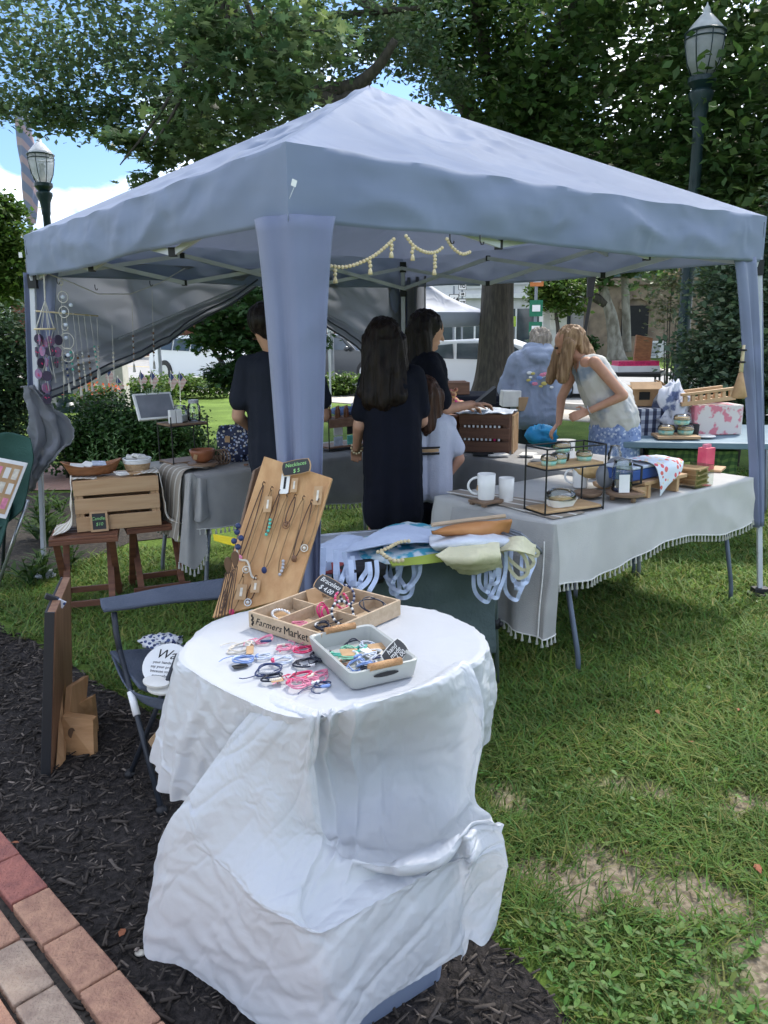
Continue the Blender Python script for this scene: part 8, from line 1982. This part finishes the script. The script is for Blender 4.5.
# ================================================================== cars
def car(c,rz,label,col,L=4.6,W=1.82,Hc=1.6,suv=True):
 o = empty('parked_car',c,rz,label,'car'); pm = mat('car_paint'+str(len(MATS)),col,.25,col,spec=.6,scale=1)
 prof = [(-2.3,.35),(-2.32,.75),(-2.25,1.0),(-2.05,1.12),(-1.9,1.42),(-1.6,1.55),(-.6,1.6),(.2,1.56),(.55,1.42),(1.05,1.08),(1.9,.95),(2.22,.8),(2.3,.55),(2.28,.32)]
 prof = [(x*L/4.6,z*Hc/1.6) for x,z in prof]; P = []
 for s in (-1,-.96,-.8,.8,.96,1):
  row = []
  for x,z in prof:
   q = max(0,(z-1.0)/.6); row.append((x*(1-.015*abs(s)**8),s*W/2*(1-.22*q),z-(.05*(abs(s) == 1)) if z > 1.4 else z))
  row += [(2.2*L/4.6,s*W/2*.96,.22),(-2.2*L/4.6,s*W/2*.96,.22)]; P.append(row)
 mb = MB(); mb.grid(P,closed=True); mb.add(P[0],[tuple(range(16))]); mb.add(P[-1],[tuple(range(16))]); mb.build('body',pm,o,local=True,smooth=True,sharp=.5)
 def sidept(x,z,s): q = max(0,(z*Hc/1.6-1.0)/.6); return V((x,s*(W/2*(1-.22*q)+.008),z*Hc/1.6))
 for s in (-1,1):
  for pts in ([(-1.75,1.12),(-1.62,1.42),(-1.05,1.48),(-1.0,1.1)],[(-.93,1.1),(-.95,1.49),(-.12,1.49),(-.1,1.08)],[(-.02,1.08),(-.04,1.49),(.35,1.44),(.85,1.08)]):
   mb = MB(); mb.prism([sidept(x,z,s) for x,z in pts],(0,s,.3),.012); mb.build('side_window',glz,o,local=True)
  for x in (-1.42,1.42):
   mb = MB(); Rw = Matrix.Rotation(PI/2,3,'X'); mb.lathe([(.2,-.1),(.33,-.11),(.35,-.06),(.35,.09),(.33,.11),(.2,.11)],(x,s*(W/2-.08),.34),24,Rw); w1 = mb.build('wheel',black,o,local=True,smooth=True,sharp=.6)
   mb = MB(); mb.lathe([(.03,-.12),(.2,-.115),(.2,.115),(.03,.12)],(x,s*(W/2-.075),.34),16,Rw); mb.build('rim',alum,w1,local=True)
  mb = MB(); mb.ball((.75,s*(W/2+.10),1.02),.1,10,8,(.7,1,.8)); mb.build('mirror',pm,o,local=True,smooth=True)
  mb = MB(); mb.box((2.2,s*.68,.72),(.16,.36,.14)); mb.build('headlight',glass_m if False else white,o,local=True,bevel=.02)
  mb = MB(); mb.box((-2.27,s*.72,.85),(.10,.28,.2)); mb.build('tail_light',JC['magenta'],o,local=True,bevel=.02)
 mb = MB(); mb.prism([(.58,-.62,1.40),(.58,.62,1.40),(1.02,.76,1.10),(1.02,-.76,1.10)],(.5,0,.7),.02); mb.build('windscreen',glz,o,local=True)
 mb = MB(); mb.prism([(-1.96,-.6,1.40),(-1.96,.6,1.40),(-2.08,.74,1.13),(-2.08,-.74,1.13)],(-1,0,.4),.02); mb.build('rear_window',glz,o,local=True)
 return o
cp = D(497,370,19.3); car((cp.x+.15,19.4,-.12),-.32,'white estate car parked behind the big trunk',(.72,.74,.77),4.7,1.82,1.44)
car((-5.3,25.5,0),-.70,'white car on the street seen through the leaves at the left',(.70,.72,.74),4.6,1.8,1.45); car((-.95,25.2,0),-.74,'dark car with a pale lower side on the street behind the front sleeve',(.05,.055,.06),4.6,1.8,1.45)
# ================================================================== stalls and clutter behind the right table
blue_t = mat('blue_grey_tabletop',(.16,.24,.29),.5,(.13,.20,.25),scale=6)
def table(c4,z,label,m=blue_t,cloth=None,name='stall_table'):
 cen = sum([V((*p,0)) for p in c4],V())/4; o = empty(name,cen,0,label,'table'); slab(o,c4,z,.045,m); folding_legs(o,c4,z-.01); return o
table([(1.72,5.62),(2.85,5.42),(3.25,6.5),(2.1,6.8)],.74,'blue grey folding table behind the right end of the pale table')
table([(2.5,9.5),(3.2,9.2),(3.5,9.9),(2.75,10.2)],1.02,'small dark table with a red box and a brown sign far behind',dark_metal)
table([(.6,8.3),(1.55,8.1),(1.7,8.9),(.7,9.1)],.80,'dark cloth covered table far behind the dark crate',navy)
C4 = [(.3,8.3),(1.75,8.2),(1.8,8.9),(.35,9.0)]; tablecloth('dark_tablecloth',C4,.86,lambda s: .6,navy,'navy tablecloth on the table in front of the white car',(),.02,seed=4)
for i,(x,w_,h_,m_,lb) in enumerate(((436,.2,.16,bowl_w,'brown wooden box at the left end of the navy table'),(456,.26,.13,dark_crate,'open dark wooden tray in the middle of the navy table'))):
 p = D(x,375,8.5); p.z = .865; mb = MB(); mb.box(p+V((0,0,h_/2)),(w_,.2,h_),Euler((0,0,.1)).to_matrix()); mb.box(p+V((0,0,h_)),(w_*.8,.14,.02)); mb.build('wooden_box',m_,base=p,label=lb,cat='box',bevel=.005)
p = Z(632,372,1.02); p = D(632,372,9.7); mb = MB(); mb.box((p.x,9.6,1.06),(.5,.3,.07)); bx_ = mb.build('red_white_box',white,base=(p.x,9.6,1.02),label='flat white box with a red side on the far dark table',cat='box'); mb = MB(); mb.box((p.x,9.6,1.12),(.48,.28,.06)); mb.build('red_layer',JC['rose'],bx_)
mb = MB(); p = D(648,358,9.6); mb.box((p.x-.07,9.6,1.24),(.22,.03,.40),Euler((-.25,.2,.2)).to_matrix()); mb.build('brown_sign',bowl_w,base=(p.x,9.6,1.02),label='brown wooden sign leaning on the far dark table',cat='sign',bevel=.004)
c = D(624,405,7.3); c.z = 0; o = empty('plastic_chair',c,0,'dark green moulded plastic chair behind the bending person','chair'); gp = mat('green_plastic',(.03,.10,.09),.45,scale=5); P = []
for i in range(15):
 s = i/14; P.append([V((c.x+(j/12-.5)*.46*(1-.25*s*s),c.y+.06*math.cos((j/12-.5)*3),.42+.46*s-.08*(2*j/12-1)**2*s)) for j in range(13)])
mb = MB(); mb.grid(P); mb.build('backrest',gp,o,smooth=True,solid=.01); mb = MB(); mb.box(c+V((0,-.2,.42)),(.46,.44,.03)); mb.build('seat',gp,o,bevel=.01)
for a,b_ in ((-1,-1),(1,-1),(-1,1),(1,1)): mb = MB(); mb.tube([c+V((a*.19,-.2+b_*.18,.42)),c+V((a*.23,-.2+b_*.21,0))],.022,6); mb.build('leg',gp,o)
mb = MB()
for i in range(4):
 for j in range(3): mb.box(c+V((-.12+.08*i,.035,.62+.07*j)),(.02,.01,.035))
mb.build('back_slots',black,o)
plaid = stripes('plaid_cloth',(.04,.05,.09),(.42,.44,.48),5.,'X',.5,c3=(.45,.47,.55))
def boxy(nm_,px,py,Y,w_,d_,h_,m_,label,cat='box',rz=.1,z=None): p = D(px,py,Y); z = p.z if z is None else z; o = empty(nm_,(p.x,p.y,z),rz,label,cat); mb = MB(); mb.box((0,0,h_/2),(w_,d_,h_)); mb.build('box',m_,o,local=True,bevel=.006); return o
boxy('plaid_bag',642,452,6.1,.36,.3,.38,plaid,'big plaid shopping bag standing on the blue grey table','bag',.2,.56); o = boxy('cardboard_box',640,416,6.2,.24,.22,.15,card,'open cardboard box with a black label on top of the plaid bag','cardboard box',-.1,.945)
mb = MB(); mb.box((-.0,-.113,.08),(.08,.004,.06)); mb.build('black_label',ink,o,local=True); mb = MB(); mb.box((0,-.16,.16),(.23,.10,.006),Euler((.5,0,0)).to_matrix()); mb.box((.16,0,.16),(.10,.2,.006),Euler((0,.6,0)).to_matrix()); mb.build('flap',card,o,local=True)
crumple('white_bag',D(672,418,6.0),.12,.10,.20,mat('grey_white_cloth',(.55,.57,.62),.85,(.12,.15,.26),scale=8,contrast=(.4,.46)),'crumpled white and navy cloth bag right of the plaid bag','bag',5,rough=.9)
o = boxy('floral_box',710,432,6.0,.38,.22,.22,mat('pink_floral',(.62,.56,.52),.85,(.6,.2,.24),scale=14,contrast=(.44,.5)),'box with a pink floral print on the blue grey table','box',.1,.745)
o = empty('wooden_rack',D(702,400,6.0),.12,'pale wooden slotted rack lying on top of the floral box','rack',None,None,rot=(0,-.10,.12)); mb = MB()
for s in (-1,1): mb.box((0,s*.09,.0),(.42,.03,.03)); mb.box((0,s*.09,.07),(.42,.03,.02))
for k in range(7): mb.box((-.18+.06*k,-.09,.035),(.028,.025,.045)); mb.box((-.18+.06*k,0,.0),(.03,.16,.012))
mb.build('slats',crate_w,o,local=True,bevel=.002)
gk = 'cake cups on the neighbouring table'
cb = D(678,438,5.75); mb = MB(); mb.box((cb.x-.02,cb.y,.76),(.30,.22,.02),Euler((0,0,-.1)).to_matrix()); mb.build('wooden_board',crate_w,base=(cb.x,cb.y,.76),label='wooden board under the three cake cups on the blue grey table',cat='board',bevel=.002)
for dx_,z,lb in ((-.09,.772,'left lower cake cup on the neighbouring table board'),(.05,.772,'right lower cake cup on the neighbouring table board'),(.02,.845,'upper cake cup stacked on the two lower ones')): cake((cb.x+dx_,cb.y,z),lb,gk,.058,.055)
mb = MB(); c = D(692,432,5.8); c.z = .745; mb.lathe([(.045,0),(.05,.09),(.045,.095)],c,16); mb.build('dark_pot',ink,base=c,smooth=True,label='small black pot right of the stacked cake cups',cat='pot')
mb = MB(); c = D(704,440,5.75); c.z = .745; mb.lathe([(.04,0),(.08,.012),(.078,.016)],c,20); mb.build('plate',paper,base=c,smooth=True,label='cream plate on the blue grey table',cat='plate')
C4 = [(1.95,5.75),(2.55,5.62),(2.6,5.9),(2.0,6.05)]; mb = MB(); mb.prism([V((*p,.30)) for p in C4],(0,0,1),.36); mb.build('zigzag_cloth_box',stripes('zigzag_cloth',(.05,.11,.03),(.12,.20,.05),7,'Z',.6,dist=6.,c3=(.5,.6,.6)),base=V((2.2,5.8,.3)),label='green zigzag patterned cloth box under the blue grey table',cat='box')
for i,(x,y,lb) in enumerate(((545,432,'bright blue cloth bundle between the hoodie and the bending person'),(640,440,'bright blue cloth bundle behind the bending person'))): crumple('blue_bundle',D(x-3,y+4,6.6),.12,.10,.09,mat('bright_blue_cloth'+str(i),(.02,.28,.52),.6,(.015,.2,.42)),lb,'cloth',3+i,rough=.5)
for i,(x,y,w_,h_,m_,lb) in enumerate(((510,396,.16,.14,paper,'white carton at the foot of the big trunk'),(521,400,.12,.12,card,'brown carton behind the dark crate'))): boxy('carton',x,y+10,7.0,w_,.2,h_,m_,lb,'carton',.2*i)
mb = MB(); p = D(488,400,7.6); mb.prism([p+V((-.12,0,-.04)),p+V((.08,0,-.04)),p+V((.08,.02,.12))],(0,1,0),.2); mb.build('black_bag',ink,base=p,label='black triangular folded thing before the trunk',cat='bag')
p = Z(97,408,0); o = empty('stone_marker',p,0,'grey stone marker in the bed by the street at the left','marker'); mb = MB(); mb.box(p+V((-.3,0,.55)),(1.3,.35,1.1)); mb.box(p+V((.55,-.1,.6)),(.3,.4,1.2)); mb.build('block',MATS['kerb'],o,bevel=.02)
p = D(97,398,14); p.z = 0; o = empty('planter',p,0,'dark planter of orange flowers by the stone marker','planter'); mb = MB(); mb.lathe([(.18,0),(.26,.35),(.28,.4),(.24,.38)],p,18); mb.build('pot',black,o,smooth=True)
n_ = 260; pts = np.array(p)+rng.normal(0,1,(n_,3))*np.array([.22,.18,.09])+np.array([0,0,.5]); scatter('foliage',pts,.09,*LEAF4,lite,1.,np.ones((n_,3)),parent=o); pts = np.array(p)+rng.normal(0,1,(90,3))*np.array([.22,.18,.07])+np.array([0,0,.6]); scatter('flowers',pts,.07,*LEAF4,leafmat('orange_petals',(.7,.16,.06),(.6,.1,.05)),1.,np.ones((90,3)),parent=o)['kind'] = 'stuff'
fm = stripes('small_flag_cloth',(.45,.10,.12),(.62,.62,.64),12,'Z',.5); fb = mat('flag_blue',(.04,.06,.2),.8)
fl_lb = ['leftmost small flag beside the orange planter','second small flag from the left in the street bed','third small flag from the left in the street bed','small flag in the middle of the street bed','small flag next to the rightmost one','rightmost small flag in the street bed before the young maple']
for i,(x,y) in enumerate(((106,372),(116,382),(139,376),(150,376),(169,377),(178,377))):
 p = D(x,y,15.5); o = empty('small_flag',(p.x,p.y,0),0,fl_lb[i],'flag','small flags stuck in the bed by the street'); mb = MB(); mb.tube([(p.x,p.y,0),(p.x+.04,p.y,p.z+.12)],.008,5); mb.build('stick',paper,o)
 mb = MB(); mb.prism([(p.x+.03,p.y,p.z+.1),(p.x+.16,p.y,p.z-.08),(p.x+.05,p.y,p.z-.26),(p.x-.02,p.y,p.z-.10)],(0,1,0),.006); mb.build('cloth',fm,o); mb = MB(); mb.prism([(p.x+.03,p.y-.006,p.z+.1),(p.x+.10,p.y-.006,p.z+.0),(p.x+.04,p.y-.006,p.z-.08),(p.x+.0,p.y-.006,p.z-.0)],(0,1,0),.003); mb.build('canton',fb,o)
for i,(x,y,w_,lb) in enumerate(((140,402,.6,'left low green flower clump in the street bed'),(165,396,.6,'middle low green flower clump in the street bed'),(195,398,.6,'right low green flower clump in the street bed'),(338,396,.35,'low green clump behind the brown shelf'))):
 p = Z(x,y,0); bush('flower_clump',[p+V((dx_,0,.25)) for dx_ in (-w_,-w_/2,0,w_/2,w_)],.3,lite,lb,'plant',.09,24,stem=False,group='low clumps in the street bed')
for i,(x,y,lb) in enumerate(((162,388,'metal sign post by the street, left one with a white top'),(333,392,'thin metal post behind the brown shelf'))):
 p = Z(x,y,0); o = empty('street_post',p,0,lb,'post'); mb = MB(); mb.tube([p,p+V((0,0,1.9))],.05,8); mb.build('post',grey_metal,o); mb = MB(); mb.box(p+V((0,-.06,1.75)),(.22,.03,.5)); mb.build('plate',white,o)
p = D(591,300,30); o = empty('utility_pole',(p.x,p.y,0),0,'dark slanted utility pole at the left corner of the stone building','utility pole'); mb = MB(); mb.tube([(p.x-.35,p.y,0),(p.x+.35,p.y,5.5)],.07,8); mb.build('pole',ink,o); mb = MB(); mb.box((p.x-.05,p.y,3.1),(.22,.2,.9)); mb.build('box',ink,o)
p = D(535,330,31); o = empty('street_banner_post',(p.x,p.y,0),0,'post with green and orange banner signs before the white building','sign post'); mb = MB(); mb.tube([(p.x,p.y,0),(p.x,p.y,3.8)],.06,8); mb.build('post',grey_metal,o)
for z,h_,m_ in ((3.35,.5,mat('orange_sign',(.5,.17,.05),.7)),(2.3,.6,mat('green_sign',(.02,.16,.09),.7)),(1.55,.5,MATS['green_sign'])): mb = MB(); mb.box((p.x,p.y-.08,z),(.5,.03,h_)); f = mb.build('banner',m_,o); mb = MB(); mb.box((p.x,p.y-.11,z),(.3,.02,h_*.4)); mb.build('banner_mark',white,f)
p = D(552,345,34); o = empty('white_kiosk',(p.x,p.y,0),0,'white column shaped kiosk beside the banner post','kiosk'); mb = MB(); mb.box((p.x,p.y,1.5),(1.0,.8,3.0)); mb.build('body',wht,o,bevel=.03); mb = MB(); mb.box((p.x,p.y,3.1),(1.2,1.0,.2)); mb.build('cap',wht,o,bevel=.03); mb = MB(); mb.box((p.x,p.y-.42,1.9),(.4,.04,.8)); mb.build('panel',paper,o)
